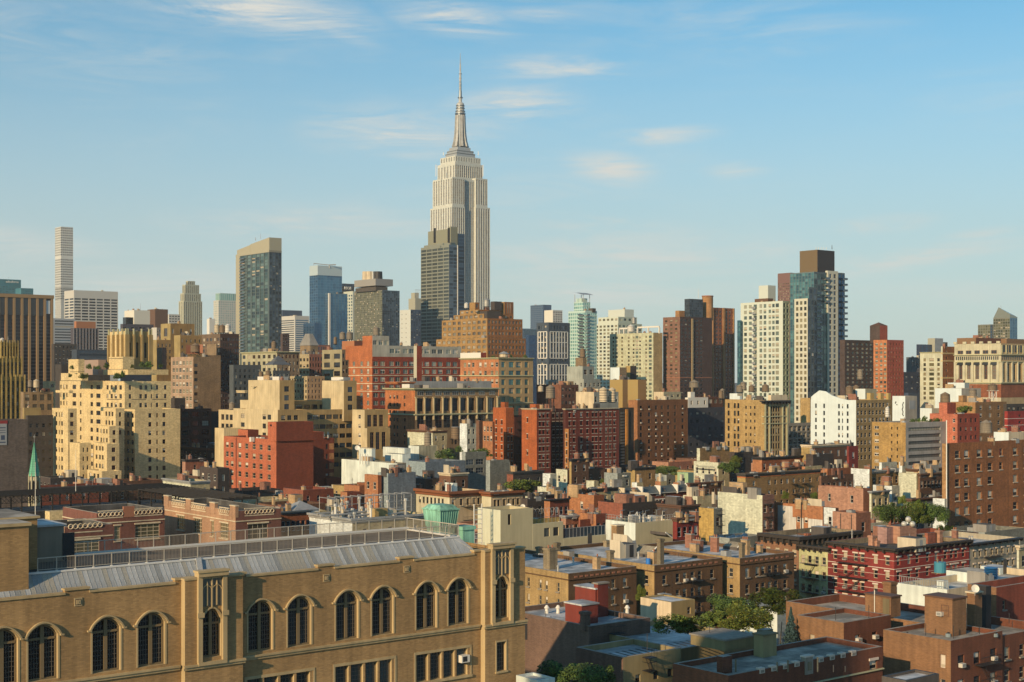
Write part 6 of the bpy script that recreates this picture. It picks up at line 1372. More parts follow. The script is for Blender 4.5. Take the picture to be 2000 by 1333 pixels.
vol(b, 1872, 1881, 1888, 773, d=540, mat=M('ochre_brown_brick', w_('c48850', .95), .9, 'brick'), base=30); vol(b, 1950, 1966, 2030, 790, d=530, mat=dn, yb=840, S=[sp(n=7, w=5, h=7, p=14, t=6)])
wtower('grey wooden tank with steel legs left on the ochre-brown block', 1900, 776, 550, 15, 18, 14, WOODG, legm=WHT); wtower('large wooden tank with steel legs right on the ochre-brown block', 1939, 763, 545, 18, 15, 20, WOOD, legm=WHT)
wtower('wide grey wooden tank low behind the big brown block on the right', 1926, 846, 400, 23, 26, 2, WOODG)
b = Bd('apartment_building', 'red painted brick building with two white lines cut by the right edge', 'building')
v = vol(b, 1962, 1968, 2040, 804, d=460, mat=M('red_painted_brick', s_('9c3028', .9), .8, 'brick'), yb=870, bands=[(14, .8, .06, WHT), (27, .8, .06, WHT)], S=[sp(cols=[1992], w=5, h=4, p=13, t=7)])
b = Bd('apartment_building', 'shaded navy brick blocks with painted-in shade behind the white buildings on the right', 'building')
v = vol(b, 1758, 1765, 1838, 727, d=780, mat=nvb, yb=850, S=[sp(n=7, w=4, h=5, p=11, t=8, gl='navy', fr=None, bl=.15)]); vol(b, 1770, 1780, 1803, 698, d=900, mat=bg, yb=740, S=[sp(n=4, w=2.5, h=12, p=30, t=5, rows=1, fr=None)], clut=5); vol(b, 1766, 1774, 1795, 768, d=640, mat=M('slate_blue', (.05, .07, .11), .4), yb=840)  # dark navy brick used here in place of cast shade
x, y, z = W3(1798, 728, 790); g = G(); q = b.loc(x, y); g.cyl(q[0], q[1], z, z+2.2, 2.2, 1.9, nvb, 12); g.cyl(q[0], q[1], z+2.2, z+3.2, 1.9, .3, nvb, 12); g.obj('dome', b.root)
b = Bd('office_building', 'pale cream loft with green-tinted windows left of the arcaded palace', 'building')
v = vol(b, 1797, 1839, 1845, 688, d=650, mat=M('pale_cream_loft', w_('f0dcb0', .93), .85, 'stone'), yb=790, W=[sp(cols=[1806, 1833], w=5, h=6, p=9.4, t=12, gl='warm', fr=None, bl=.1, st=(2, 1)), sp(cols=[1819.5], w=9.5, h=6, p=9.4, t=12, gl='olive', fr=None, bl=.1, st=(3, 1))], cor=(2, .5, LST), clut=3)
v = vol(b, 1838, 1841, 1868, 677, d=640, mat=M('pale_cream_loft', w_('f0dcb0', .93), .85, 'stone'), matS=M('brown_band_brick', s_('94603c', 1), .9, 'brick'), yb=810, S=[sp(cols=[1849], w=3, h=5, p=12, t=8, fr=None)], bands=[(12, 3, .1, YB), (27, 2.5, .1, YB), (60, 3, .1, YB)], clut=3)
# arcaded palace
b = Bd('palace_block', 'ornate cream and red arcaded block with rows of arched windows at the right edge', 'building')
pc = M('palace_cream', w_('ecd0a0', .93), .85, 'stone'); pr = M('palace_red', w_('a85c38', .9), .9, 'brick'); prs = M('palace_red_b', s_('7c3c28', 1), .9, 'brick')
v = vol(b, 1864, 1955, 2040, 671, d=600, mat=pc, matS=M('palace_cream_b', s_('b89c74', 1), .85, 'stone'), yb=810, par=1, cor=None, roof='gravel',
   W=[sp(cols=[1876, 1892, 1908.5, 1925, 1941.5], w=7.6, h=29, p=90, t=41, rows=1, gl='loft', fr=pr, bl=.0, st=(2, 4), r=.7)],
   S=[sp(cols=[1959.5, 1970.5, 1981.5, 1992.5, 2003.5], w=5.6, h=31, p=90, t=40, rows=1, gl='loft', fr=DGR, bl=0, st=(1, 4), r=.7)])
x, y = v.lo; g = G(); k = v.k
for px in (1876, 1892, 1908.5, 1925, 1941.5):
    u = along(px, v.C, BX)
    for (t, h, w) in ((14, 6, 1.0), ): 
        f = ob('window', wmesh(2.6, 1.5, 2, 1, pr, g_dark2, 0, None, None), b.root, (x-.08, y+u+1.3, v.zt-(t+h)/k), -pi/2)
    n = 8; R = 1.9; zc = v.zt-42/k
    for i in range(n):
        a, c = pi*i/n, pi*(i+1)/n; g.poly([(x-.16, y+u+R*cos(a), zc+R*.8*sin(a)), (x-.16, y+u+R*cos(c), zc+R*.8*sin(c)), (x-.16, y+u+1.2*R*cos(c)*1.0, zc+R*1.15*sin(c)), (x-.16, y+u+1.2*R*cos(a), zc+R*1.15*sin(a))], LST)
        g.poly([(x-.12, y+u+R*cos(a), zc+R*.8*sin(a)), (x-.12, y+u+R*cos(c), zc+R*.8*sin(c)), (x-.12, y+u, zc)], g_dark2)
g.obj('arch_hood', b.root, kind='stuff')
g = G()
for face, rng in (('W', [1868+i*4.05 for i in range(21)]), ('S', [1958+i*3.7 for i in range(14)])):
    for p in rng:
        u = along(p, v.C, BX if face == 'W' else AX)
        if face == 'W': g.box(x-.05, y+u-.28, v.zt-32/k, x-.004, y+u+.28, v.zt-25/k, g_dark2)
        else: g.box(x+u-.28, y-.05, v.zt-32/k, x+u+.28, y-.004, v.zt-25/k, g_dark2)
g.obj('windows', b.root, kind='stuff')
for a in ((21, 1.6, .8, LST), (35, 1.4, .4, LST), (76, 2, .7, LST)): band(v, *a)
band(v, 80, 26, .06, pr)
g = G()
for px in (1866, 1884, 1900, 1916.5, 1933, 1950): u = along(px, v.C, BX); g.box(x-.5, y+u-.45, v.zt-76/k, x-.004, y+u+.45, v.zt-36/k, pc); g.box(x-.3, y+u-.8, v.zt+.01, x+.3, y+u+.8, v.zt+1, pc)
for px in (1956.5, 1965, 1976, 1987, 1998): u = along(px, v.C, AX); g.box(x+u-.4, y-.5, v.zt-76/k, x+u+.4, y-.004, v.zt-36/k, pc); g.box(x+u-.25, y-.3, v.zt-20/k, x+u+.25, y-.004, v.zt-3/k, LST)
for px in (1874, 1890.5, 1907, 1924, 1940): u = along(px, v.C, BX); 
g.obj('pier', b.root, kind='stuff')
for i in range(9):
    px = 1961+i*5.5; u = along(px, v.C, AX); ob('window', wmesh(1.3, 3, 1, 2, DGR, g_dark, 0, None, None), b.root, (x+u-.6, y-.06, v.zt-17/k))
vol(b, 1869, 1906, 1968, 660, d=630, mat=M('roof_brown', w_('a4744c', .9), .9), matS=M('roof_brown_b', s_('6c4430', 1), .9), base=50, clut=4); vol(b, 1950, 1966, 2040, 662, d=640, mat=M('roof_brown', w_('a4744c', .9), .9), base=50)
b = Bd('apartment_building', 'white stepped rooftop block with antennas below the arcaded palace', 'building')
v = vol(b, 1826, 1878, 1916, 759, d=560, mat=wr, matS=M('pale_grey_render', s_('a89c8c', 1), .9, 'stone'), yb=810, clut=4); vol(b, 1851, 1884, 1893, 748, d=575, mat=wr, matS=M('green_grey_metal', (.3, .34, .32), .6), base=30, clut=5)
b = Bd('apartment_building', 'cream low block with a beige tank house left of the salmon-red building', 'building')
v = vol(b, 1797, 1820, 1836, 798, d=520, mat=wr, matS=CRM, yb=850, clut=2); wtower('squat beige tank house on the cream low block', 1815, 798, 525, 16, 10, 0, CRM)

# white-topped stone temple-like building with a tank tower and the clutter behind the mansion block
b = Bd('apartment_building', 'grey-white stepped stone building topped by a tall wooden tank, centre right', 'building')
sw = M('silver_stone', w_('c8bca0', .9), .85, 'stone'); sws = M('silver_stone_b', s_('8c8c84', 1), .85, 'stone')
v = vol(b, 1108, 1140, 1173, 741, d=640, mat=sw, matS=sws, yb=800, S=[sp(n=4, w=4, h=8, p=16, t=7, gl='off', fr=WHT)], W=[sp(n=3, w=3, h=8, p=16, t=7)], cop=LST)
v2 = vol(b, 1107, 1138, 1160, 716, d=650, mat=sw, matS=sws, base=30, clut=3, S=[sp(n=2, w=6, h=10, p=20, t=6, rows=1)])
v3 = vol(b, 1124, 1138, 1146, 699, d=655, mat=tn, base=40)
wtower('tall dark wooden tank on the grey-white stepped stone building', 1138, 698, 660, 11, 18, 2, WOOD)
b = Bd('loft_building', 'cluttered brown lofts with pipes behind the dark red mansion block', 'building')
v = vol(b, 1048, 1096, 1130, 752, d=600, mat=M('rust_brick', w_('94583c', .9), .9, 'brick'), matS=M('rust_brick_b', s_('5c3c30', 1), .9, 'brick'), yb=810, clut=10, S=[sp(n=5, w=4, h=6, p=13, t=6)])
vol(b, 1066, 1074, 1090, 742, d=620, mat=WHT, matS=sws, base=30)
v = vol(b, 1125, 1160, 1208, 766, d=560, mat=CRM, matS=sws, yb=810, clut=12, S=[sp(n=6, w=4, h=12, p=30, t=8, rows=1, fr=WHT)], roof='silver')
v = vol(b, 1191, 1216, 1240, 742, d=600, mat=M('ochre_block', w_('c89c58', .9), .9), matS=M('ochre_block_b', s_('947048', 1), .9), yb=800, clut=4)
v = vol(b, 1192, 1210, 1224, 718, d=640, mat=wr, matS=tn, yb=760); vol(b, 1222, 1231, 1243, 715, d=650, mat=M('ochre_block', w_('c89c58', .9), .9), matS=dn, base=30)
wtower('large wooden tank on dark legs behind the red mansion block', 1075, 778, 495, 18, 26, 20, WOODG)
wtower('left of two tall cream tank cylinders behind the red mansion block', 1178.5, 785, 500, 17, 29, 2, CRM); wtower('right of two tall cream tank cylinders behind the red mansion block', 1195.5, 785, 503, 14, 28, 2, CRM)
wtower('small pale tank far left behind the red mansion block', 1056, 765, 570, 11, 12, 3, CRM)
wtower('wide pale wooden tank above the brown air-conditioned block', 1356, 757, 640, 20, 15, 0, WOODG); wtower('thin wooden tank with tall pointed lid above the navy block', 1411, 779, 600, 9, 20, 3, WOODG)
for px, yb_, w, h, l in ((1445, 766, 14, 15, 'left grey tank on the honey brick lofts'), (1452, 761, 12, 16, 'right grey tank on the honey brick lofts'), (1468, 765, 12, 13, 'left brown tank beside the ornate black cornice'), (1495, 765, 14, 15, 'right brown tank beside the ornate black cornice'), (1408, 778, 9, 16, 'slim pointed wooden tank left of the honey brick lofts')): wtower(l, px, yb_, 590, w, h, 2, WOODG if 'grey' in l else WOOD)
b = Bd('apartment_building', 'white rooftop houses on the honey brick lofts', 'building')
vol(b, 1425, 1440, 1450, 769, d=585, mat=wr, matS=CRM, yb=790, par=.2); vol(b, 1438, 1445, 1449, 774, d=570, mat=wr, yb=785, par=.2)
# big brown block right edge
b = Bd('apartment_building', 'large brown brick apartment block with a vertical white pipe filling the right edge', 'building')
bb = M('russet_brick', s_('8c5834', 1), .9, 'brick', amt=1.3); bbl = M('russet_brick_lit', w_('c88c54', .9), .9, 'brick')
RB = dict(h=15, p=28, t=15, gl='res', fr=CRM, bl=.45, sill=LT, r=.25)
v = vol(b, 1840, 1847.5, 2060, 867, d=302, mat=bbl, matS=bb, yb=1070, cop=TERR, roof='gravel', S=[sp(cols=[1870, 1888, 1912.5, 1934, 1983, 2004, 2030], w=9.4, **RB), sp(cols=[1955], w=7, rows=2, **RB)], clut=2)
g = G(); g.cyl(-.2, -.3, 8, v.zt+5, .14, .12, WHT, 6); g.obj('pipe', b.root); g = G()
ob('red_blind', None, None) if 0 else None
u = along(1952, v.C, AX); g = G(); g.poly([(u-.35, .1, v.zt-29/v.k), (u+.42, .1, v.zt-29/v.k), (u+.42, .1, v.zt-16.5/v.k), (u-.35, .1, v.zt-16.5/v.k)], RED); g.obj('red_blind', b.root)
vol(b, 1941, 1970, 2010, 845, d=325, mat=wr, matS=CRM, base=25, clut=3, roof='silver')
# ================================================================ low roofs and tenements
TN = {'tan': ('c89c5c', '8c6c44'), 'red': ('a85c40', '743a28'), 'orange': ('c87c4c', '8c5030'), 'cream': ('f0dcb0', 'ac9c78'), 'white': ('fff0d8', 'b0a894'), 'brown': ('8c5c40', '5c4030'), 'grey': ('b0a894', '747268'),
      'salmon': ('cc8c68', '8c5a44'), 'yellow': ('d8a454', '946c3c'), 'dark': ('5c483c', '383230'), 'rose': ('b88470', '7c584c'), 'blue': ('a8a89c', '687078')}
TM = {k: (M(k+'_wall', w_(a, .92), .9, 'brick'), M(k+'_wall_shaded', s_(c, .95), .9, 'brick')) for k, (a, c) in TN.items()}  # pairs: sunlit west copy and darker shaded south copy of each wall
def lo(label, xl, xc, xr, yt, H, col, cS=None, nw=None, ns=None, cl=4, roof='silver', cor=None, name='tenement', cat='building', rows=3, gl='res', cop=None, bl=.3, fr=WHT, group=None, yb=1400, bands=(), ac=0, sill=None, dep=None, sW=None, sS=None, d=None, near=False):
    B = Bd(name, label, cat, group); mw, ms = TM[col] if isinstance(col, str) else (col, col)
    if cS: ms = TM[cS][1] if isinstance(cS, str) else cS
    if d is None: d = (CZ-H)*F/(yt-HY)
    k = F/d
    C = ((xc-1000)/F*d, d)
    Lw = dep or along(xl, C, BX); Ls = along(xr, C, AX)
    def spec(n, L):
        if n is None: n = max(0, int(L/3.4))
        if n == 0: return None
        kk = k*.7
        return sp(n=n, w=1.0*kk, h=1.75*k, p=3.2*k, t=1.7*k, rows=rows, gl=gl, bl=bl, fr=fr, sill=sill, ac=ac)
    if cor is None and ns != 0 and Ls > 5 and cop is None and random.random() < .75: cor = (.75*k, .5, random.choice((BLK, BRN, GRY, DGR, CRM)), 0)
    v = vol(B, xl, xc, xr, yt, d=d, mat=mw, matS=ms, W=sW or spec(nw, Lw), S=sS or spec(ns, Ls), roof=roof, clut=cl, cor=cor, cop=cop, yb=yb, bands=bands, dep=dep)
    return v
BRC = M('brown_cornice', w_('a05830', .9), .8)
# --- brick college wings behind the school
pk = M('pink_brick', w_('d09468', .9), .9, 'nbrick'); pks = M('pink_brick_shaded', s_('704438', 1.05), .9, 'nbrick')  # pks: the same brick darkened for shaded south and recessed walls
def orn(v, face, p0, p1, up=1.15):
    """pierced stone parapet: rings between two rails"""
    D = AX if face == 'S' else BX; u0, u1 = sorted((along(p0, v.C, D), along(p1, v.C, D))); g = G(); x, y = v.lo; z = v.zt
    def bx(a, c, z0, z1, e=.0):
        if face == 'S': g.box(x+a, y-.05-e, z0, x+c, y+.2, z1, CRM)
        else: g.box(x-.05-e, y+a, z0, x+.2, y+c, z1, CRM)
    bx(u0, u1, z-.9, z-.75); bx(u0, u1, z+up-.95, z+up-.8)
    n = max(2, int((u1-u0)/.62)); w = (u1-u0)/n
    for i in range(n):
        c = u0+w*(i+.5); zc = z+(up-1.75)/2+.03; R = min(w*.5, (up-.05)/2)*.95
        for j in range(8):
            a0, a1 = 2*pi*j/8, 2*pi*(j+1)/8
            p, q = (c+R*cos(a0), zc+R*sin(a0)), (c+R*cos(a1), zc+R*sin(a1))
            if face == 'S': g.rod((x+p[0], y-.06, p[1]), (x+q[0], y-.06, q[1]), .07, CRM)
            else: g.rod((x-.06, y+p[0], p[1]), (x-.06, y+q[0], q[1]), .07, CRM)
    g.obj('pierced_parapet', v.B.root)
CW = dict(h=30, p=80, t=27, rows=1, gl='warm', fr=CRM, st=(4, 4), bl=.1, sill=CRM, lint=CRM, r=.2)
b = Bd('college_building', 'pinkish brick college wings with pierced stone parapets behind the school roof railing', 'building')
v = vol(b, 321, 460, 549, 999, d=223, mat=pk, matS=pks, base=0, cop=CRM, roof='tar', W=[sp(cols=[353, 386.5], w=17, **CW), sp(cols=[415], w=6, **{**CW, 'st': (1, 3)}), sp(cols=[438], w=17, **CW)], S=[sp(cols=[504], w=40, **{**CW, 'st': (4, 3)})], bands=[(19, 2, .12, CRM)], inn=TAR)
orn(v, 'W', 336, 362); orn(v, 'W', 374, 402); orn(v, 'W', 428, 447); orn(v, 'S', 478, 535)
for px in (325, 368, 415, 455): u = along(px, v.C, BX); g = G(); g.box(v.lo[0]-.06, v.lo[1]+u-.9, v.zt-1, v.lo[0]+.5, v.lo[1]+u+.9, v.zt+.75, pk); g.box(v.lo[0]-.12, v.lo[1]+u-1, v.zt+.752, v.lo[0]+.55, v.lo[1]+u+1, v.zt+.9, CRM); g.obj('parapet_pier', b.root)
v = vol(b, None, 189, 321.5, 1003, d=220, mat=pks, matS=pks, base=0, cop=CRM, dep=14, S=[sp(cols=[288], w=50, **CW), sp(cols=[229], w=12, **{**CW, 'st': (1, 3)})], bands=[(19, 2, .12, CRM)], inn=TAR)
orn(v, 'S', 192, 240); orn(v, 'S', 262, 317); u = along(252, v.C, AX); g = G(); g.box(v.lo[0]+u-.9, v.lo[1]-.05, v.zt-.9, v.lo[0]+u+.9, v.lo[1]+.4, v.zt+.8, TERR); g.obj('parapet_pier', b.root)
v = vol(b, 118, 126, 220, 1030, d=188, mat=pk, matS=pks, base=0, cop=CRM, dep=10, S=[sp(cols=[165], w=60, **{**CW, 't': 28, 'h': 28})], bands=[(21, 2.4, .12, CRM)], inn=TAR)
orn(v, 'S', 133, 200, 1.7)
vol(b, 88, 97, 190, 1000, d=245, mat=YB, base=0, cop=CRM, roof='gravel')
# --- black steel pergola cage
b = Bd('roof_pergola', 'long black steel lattice cage standing on the roof behind the pinkish brick college wings', 'pergola')
cgy = M('cage_black', (.02, .017, .014), .8)
o_ = W3(270, 950, 300); b.anchor(o_[0], o_[1])
def cage(x0, x1, y0, y1, z0, z1, st):
    g = G(); n = int(max(x1-x0, y1-y0)/st)
    lx = x1-x0 > y1-y0
    for i in range(n+1):
        t = i/n
        if lx: g.box(x0+(x1-x0)*t-.07, y0, z1-.35, x0+(x1-x0)*t+.07, y1, z1, cgy)
        else: g.box(x0, y0+(y1-y0)*t-.07, z1-.35, x1, y0+(y1-y0)*t+.07, z1, cgy)
        if i % 4 == 0:
            for (a, c) in ((x0, y0), (x1, y1), ((x0+x1)/2, (y0+y1)/2)):
                X = x0+(x1-x0)*t if lx else a; Yy = c if lx else y0+(y1-y0)*t; g.box(X-.12, Yy-.12, z0, X+.12, Yy+.12, z1-.351, cgy)
    m = int(min(x1-x0, y1-y0)/st)
    for i in range(m+1):
        t = i/m
        if lx: g.box(x0, y0+(y1-y0)*t-.1, z1+.001, x1, y0+(y1-y0)*t+.1, z1+.2, cgy)
        else: g.box(x0+(x1-x0)*t-.1, y0, z1+.001, x0+(x1-x0)*t+.1, y1, z1+.2, cgy)
    for j in range(int(max(x1-x0, y1-y0)/.8)):
        p, q = j*.8, j*.8+.8
        for (za, zb) in ((z1-1.3, z1-.4), (z1-.4, z1-1.3)):
            if lx: g.rod((x0+p, y0-.06, za), (x0+q, y0-.06, zb), .05, cgy); g.rod((x0+p, y1+.06, za), (x0+q, y1+.06, zb), .05, cgy)
            else: g.rod((x0-.06, y0+p, za), (x0-.06, y0+q, zb), .05, cgy)
    for zz in (z0+1, z0+1.8):
        if lx: g.box(x0, y0-.03, zz, x1, y0+.03, zz+.09, cgy)
        else: g.box(x0-.03, y0, zz, x0+.03, y1, zz+.09, cgy)
    return g
zc = o_[2]
cage(-46, 7, -9, 3, zc-3.2, zc, 1.5).obj('pergola_wing', b.root); cage(-4, 6.5, -40, -9.2, zc-3.2, zc, 1.5).obj('pergola_wing', b.root)
g = G(); g.box(-46, -9, 0, 7, 3, zc-3.2, TM['dark'][1], TAR); g.box(-4, -40, 0, 6.5, -9.1, zc-3.2, TM['dark'][1], TAR); g.obj('roof_base', b.root)
# --- steeple
def steeple():
    x, y, z = W3(67, 962, 330); t = thing('church_steeple', 'thin green copper church steeple on a pale stone lantern at the left', 'steeple', (x, y, 0), .2); k = F/330
    z0, z1, z2, z3 = (CZ-(a-HY)/k for a in (1000, 930, 865, 849)); st = M('pale_gothic_stone', (.42, .38, .26), .9, 'stone'); cp = M('verdigris', (.12, .38, .25), .7, 'stone'); cp2 = M('verdigris_seam', (.06, .22, .15), .7)
    g = G(); g.cyl(0, 0, z0-15, z1-3.5, 1.35, 1.25, st, 8); g.cyl(0, 0, z1-3.5, z1-.2, 1.2, 1.15, st, 8)
    g.obj('lantern', t)
    for i in range(8):
        a = i*pi/4+pi/8; g = G(); c, s = cos(a), sin(a); g.box(c*1.25-.14, s*1.25-.14, z0, c*1.25+.14, s*1.25+.14, z1-.1, st); g.cyl(c*1.25, s*1.25, z1-.1, z1+.9, .16, .01, st, 4); g.obj('pinnacle', t)
        a2 = i*pi/4; c, s = cos(a2), sin(a2); g = G(); w = .34; q = lambda e, r, z: (c*r-s*e, s*r+c*e, z)
        g.poly([q(-w, 1.24, z0+2), q(w, 1.24, z0+2), q(w, 1.24, z1-1.6), q(0, 1.24, z1-.9), q(-w, 1.24, z1-1.6)], g_dark); g.obj('lancet_window', t)
    g = G(); g.cyl(0, 0, z1, z2, 1.3, .08, cp, 8, ph=pi/8); g.obj('spire', t)
    g = G()
    for i in range(8):
        a = i*pi/4+pi/8; g.rod((1.32*cos(a), 1.32*sin(a), z1), (.1*cos(a), .1*sin(a), z2), .04, cp2)
    for i in range(1, 14): zz = z1+(z2-z1)*i/14; r = 1.3*(1-i/14)+.1; g.cyl(0, 0, zz, zz+.05, r, r, cp2, 8, False, pi/8)
    g.obj('seam', t, kind='stuff'); g = G(); g.rod((0, 0, z2-.1), (0, 0, z3), .05, TIN); g.box(-.25, -.04, z3-.6, .25, .04, z3-.5, TIN); g.obj('finial', t)
steeple()
def pole(label, px, y0, y1, d):
    x, y, z = W3(px, y0, d); t = thing('flagpole', label, 'flagpole', (x, y, z)); h = (y0-y1)*d/F; g = G(); g.cyl(0, 0, 0, h, .07, .03, WHT, 6); g.obj('pole', t); g = G(); g.cyl(0, 0, h, h+.15, .08, .04, CRM, 6); g.obj('finial', t)
pole('thin white flagpole in front of the green steeple', 69, 1010, 905, 240); pole('thin white flagpole before the yellow apartment house, foot in the black cage', 148, 962, 880, 285)

# --- rooftops band, left and centre
lo('low red-roofed house under the yellow apartment house, left', 60, 82, 212, 953, 18.5, 'red', roof='tar', cl=4, rows=1)
lo('plain cream low house by the far left edge', 8, 20, 56, 944, 17, 'cream', 'brown', cl=3, roof='tar')
lo('little red brick house cut by the left edge below the banner wall', -30, -8, 10, 912, 22, 'red', rows=2, cl=1)
lo('pale cone-topped low houses between the banner wall and the steeple', 14, 30, 64, 926, 19, 'grey', cl=4)
lo('brown-roofed row right of the low red roof', 180, 215, 262, 949, 18, 'brown', roof='gravel', cl=5)
lo('small pale green house beside the red house wall', 318, 372, 410, 941, 19, 'cream', cl=2, nw=2, ns=2)
lo('salmon small house with a white roof box right of the yellow house', 356, 362, 400, 898, 20, 'salmon', cl=4)
lo('shaded ornate brown row between the yellow and the red house', 350, 405, 446, 876, 20, 'dark', cl=6, rows=4)  # dark wall colour stands in for the shade over this row
lo('dark low house with tiled roof against the red apartment house', 390, 425, 448, 915, 21, 'dark', cl=5)
lo('dark low roofs along the avenue left of the red house', 352, 388, 440, 931, 18, 'brown', cl=6, roof='tar')
tree('dark green street tree beside the red apartment house', 424, 948, 400, 30, 30, 0)
# white long building
wl = M('bright_render', w_('fff2d4', .95), .85, 'stone')
v = lo('long bright white rendered building with a boxy roof house right of the red house', 667, 776, 799, 906, 20, wl, 'grey', nw=0, ns=0, cl=3, name='apartment_building', cop=TERR)
B = v.B; bulk(B, 701, 726, 733, 877, 430, v.zr, wl, lid=CRM); bulk(B, 748, 790, 802, 876, 455, v.zr, wl, 'white'); bulk(B, 752, 786, 798, 888, 432, v.zr, wl)
g = G(); x, y = v.lo
for px in (703, 708, 713, 718): P0 = W3(px, 890, 424); q = B.loc(P0[0], P0[1]); g.box(q[0], q[1], v.zr, q[0]+.2, q[1]+.2, v.zr+3.2, WHT)
g.obj('rail', B.root, kind='stuff'); 
def dish(B, px, py, d, rpx, name='satellite_dish', ax=-.6):
    x, y, z = W3(px, py, d); q = B.loc(x, y); g = G(); r = rpx*d/F; n = 12; c = Vector((q[0], q[1], z)); nrm = Vector((ax, -.8, .35)).normalized(); a = nrm.orthogonal().normalized(); e = nrm.cross(a)
    ring = [tuple(c+a*(r*cos(2*pi*i/n))+e*(r*sin(2*pi*i/n))) for i in range(n)]; mid = tuple(c-nrm*r*.35)
    for i in range(n): g.poly([ring[i], ring[(i+1) % n], mid], WHT); g.poly([ring[(i+1) % n], ring[i], tuple(Vector(mid)-nrm*.05)], GRY)
    g.rod(mid, (mid[0], mid[1], z-r*1.8), .05, GRY); g.obj(name, B.root)
dish(B, 698, 875, 430, 5)
v = lo('cream two-tier block whose stained roof house carries a small wooden tank', 796, 845, 873, 842, 27, 'cream', nw=0, ns=2, cl=3, name='apartment_building'); B = v.B
vol(B, 798, 818, 853, 872, d=464, mat=wl, matS=M('stained_concrete', s_('a09880', 1), .9, 'stone', amt=2), S=[sp(cols=[823], w=4, h=8, p=99, t=20, rows=1)])
wtower('small pointed grey wooden tank on the stained concrete roof house', 835.5, 872, 472, 14, 29, 0, WOODG)
wtower('brown wooden tank with a black lid on steel legs, right of the stained roof house', 890, 858, 505, 18, 24, 10, WOOD, False)
lo('white roof boxes with pipes beside the black-lidded tank', 898, 912, 930, 828, 30, 'white', nw=0, ns=2, cl=5, roof='white')
lo('small salmon brick block with six tiny windows left of the mansion block', 943, 962, 966, 824, 30, 'orange', nw=3, ns=0, cl=0, rows=2); lo('narrow brown brick slab left of the small salmon block', 930, 936, 944, 822, 30, 'brown', nw=0, ns=0, cl=1)
lo('grey-blue rendered block catching a slanting shadow', 793, 831, 909, 903, 21, 'blue', nw=0, ns=0, cl=2, name='apartment_building')
v = lo('grey house with large black windows and a rooftop garden', 902, 909, 950, 884, 22.5, 'grey', nw=0, ns=0, cl=1, sS=[sp(cols=[918, 937], w=15, h=11, p=17, t=14, rows=2, gl='navy', fr=GRY, st=(3, 2), bl=.1)])
lo('pale grey low house with white roof box left of the mansion block', 949, 957, 995, 900, 23, 'grey', nw=0, ns=0, cl=1); lo('bright white stair box on a low roof before the mansion block', 966, 988, 996, 903, 22, 'white', nw=1, ns=0, cl=0, rows=1); 
for px, yb_, w, h, l in ((875, 898, 50, 22, 'dark bushy roof garden shrub behind the grey-blue block'), (897, 884, 20, 14, 'small green roof garden shrub behind the grey-blue block'), (945, 893, 44, 18, 'trailing green roof garden shrub over the grey house with black windows'), (925, 892, 20, 14, 'light green trailing shrub at the edge of the grey house with black windows')): tree(l, px, yb_, 436, w, h, 4, 'shrub', 'shrub', 'roof garden shrubs by the grey house')
lo('brown roof houses with chimneys before the grey-blue block', 858, 880, 914, 925, 21.5, 'brown', nw=1, ns=2, cl=8, roof='tar'); lo('dark low roof with air units left of the brown chimneys', 775, 830, 862, 936, 20, 'dark', nw=1, ns=1, cl=7, roof='tar')
lo('orange brick stub against the long bright white building', 712, 738, 745, 929, 21.5, 'orange', cl=0, nw=2, ns=0, rows=1); lo('blue-grey slab with standing pipes below the long bright building', 738, 758, 812, 925, 22, 'blue', nw=0, ns=0, cl=9)
lo('terracotta shed with lid roof at the foot of the long bright building', 665, 678, 704, 962, 19.5, 'orange', 'red', nw=0, ns=0, cl=0, roof='gravel'); lo('orange gable wall behind the terracotta shed', 672, 702, 712, 950, 20.5, 'orange', nw=0, ns=0, cl=1)
cbk = M('cream_tenement', w_('f0d4a4', .93), .9, 'stone'); cbs = M('cream_tenement_b', s_('b8a080', 1), .9, 'stone'); SW = dict(w=4.2, h=13, p=26, t=15, rows=2, gl='dark', fr=DGR, sill=CRM, lint=CRM, bl=.1, st=(1, 2))
b = Bd('tenement', 'cream corner tenement with a deep red-brown cornice, centre', 'building')
v = vol(b, 703, 878, 941, 961, d=336, mat=cbk, matS=cbs, W=[sp(cols=[709+i*7.4 for i in range(22) if i not in (7, 14)], **SW)], S=[sp(cols=[885, 901, 914, 926, 935], **{**SW, 'w': 5})], cor=(11, .9, BRC), roof='silver', clut=12, yb=1000)
bulk(b, 869, 885, 893, 944, 345, v.zr, wl, matS=CRM); fescape(v, 'W', 800, 2, 32, 26, 26, False); fescape(v, 'S', 915, 2, 32, 26, 22, False)
b = Bd('tenement', 'second cream tenement with red-brown cornice right of the corner one', 'building')
v = vol(b, 941, 959, 1021, 962, d=338, mat=cbk, matS=cbs, W=[], S=[sp(cols=[967, 974, 985, 994, 1003, 1012], **{**SW, 'w': 4.6})], cor=(9, .9, BRC), roof='silver', clut=7, yb=1000)
v = lo('slate-edged orange brick house left of the white cluttered roof', 500, 549, 607, 1000, 22, 'orange', nw=0, ns=6, cl=3, rows=1, roof='tar', cor=(6, .6, M('slate_edge', (.08, .1, .11), .6)), bl=.1)
g = G(); x, y, z = W3(586, 990, 250); q = v.B.loc(x, y); z = v.zr; r = 2.4; g.box(q[0]-r, q[1]-r, z, q[0]+r, q[1]+r, z+.8, WHT); s = .25
P_ = [(q[0]-r-.2, q[1]-r-.2, z+.81), (q[0]+r+.2, q[1]-r-.2, z+.81), (q[0]+r+.2, q[1]+r+.2, z+.81), (q[0]-r-.2, q[1]+r+.2, z+.81)]
for j in range(4): g.poly([P_[j], P_[(j+1) % 4], (q[0], q[1], z+2.3)], GRY)
g.obj('skylight', v.B.root)
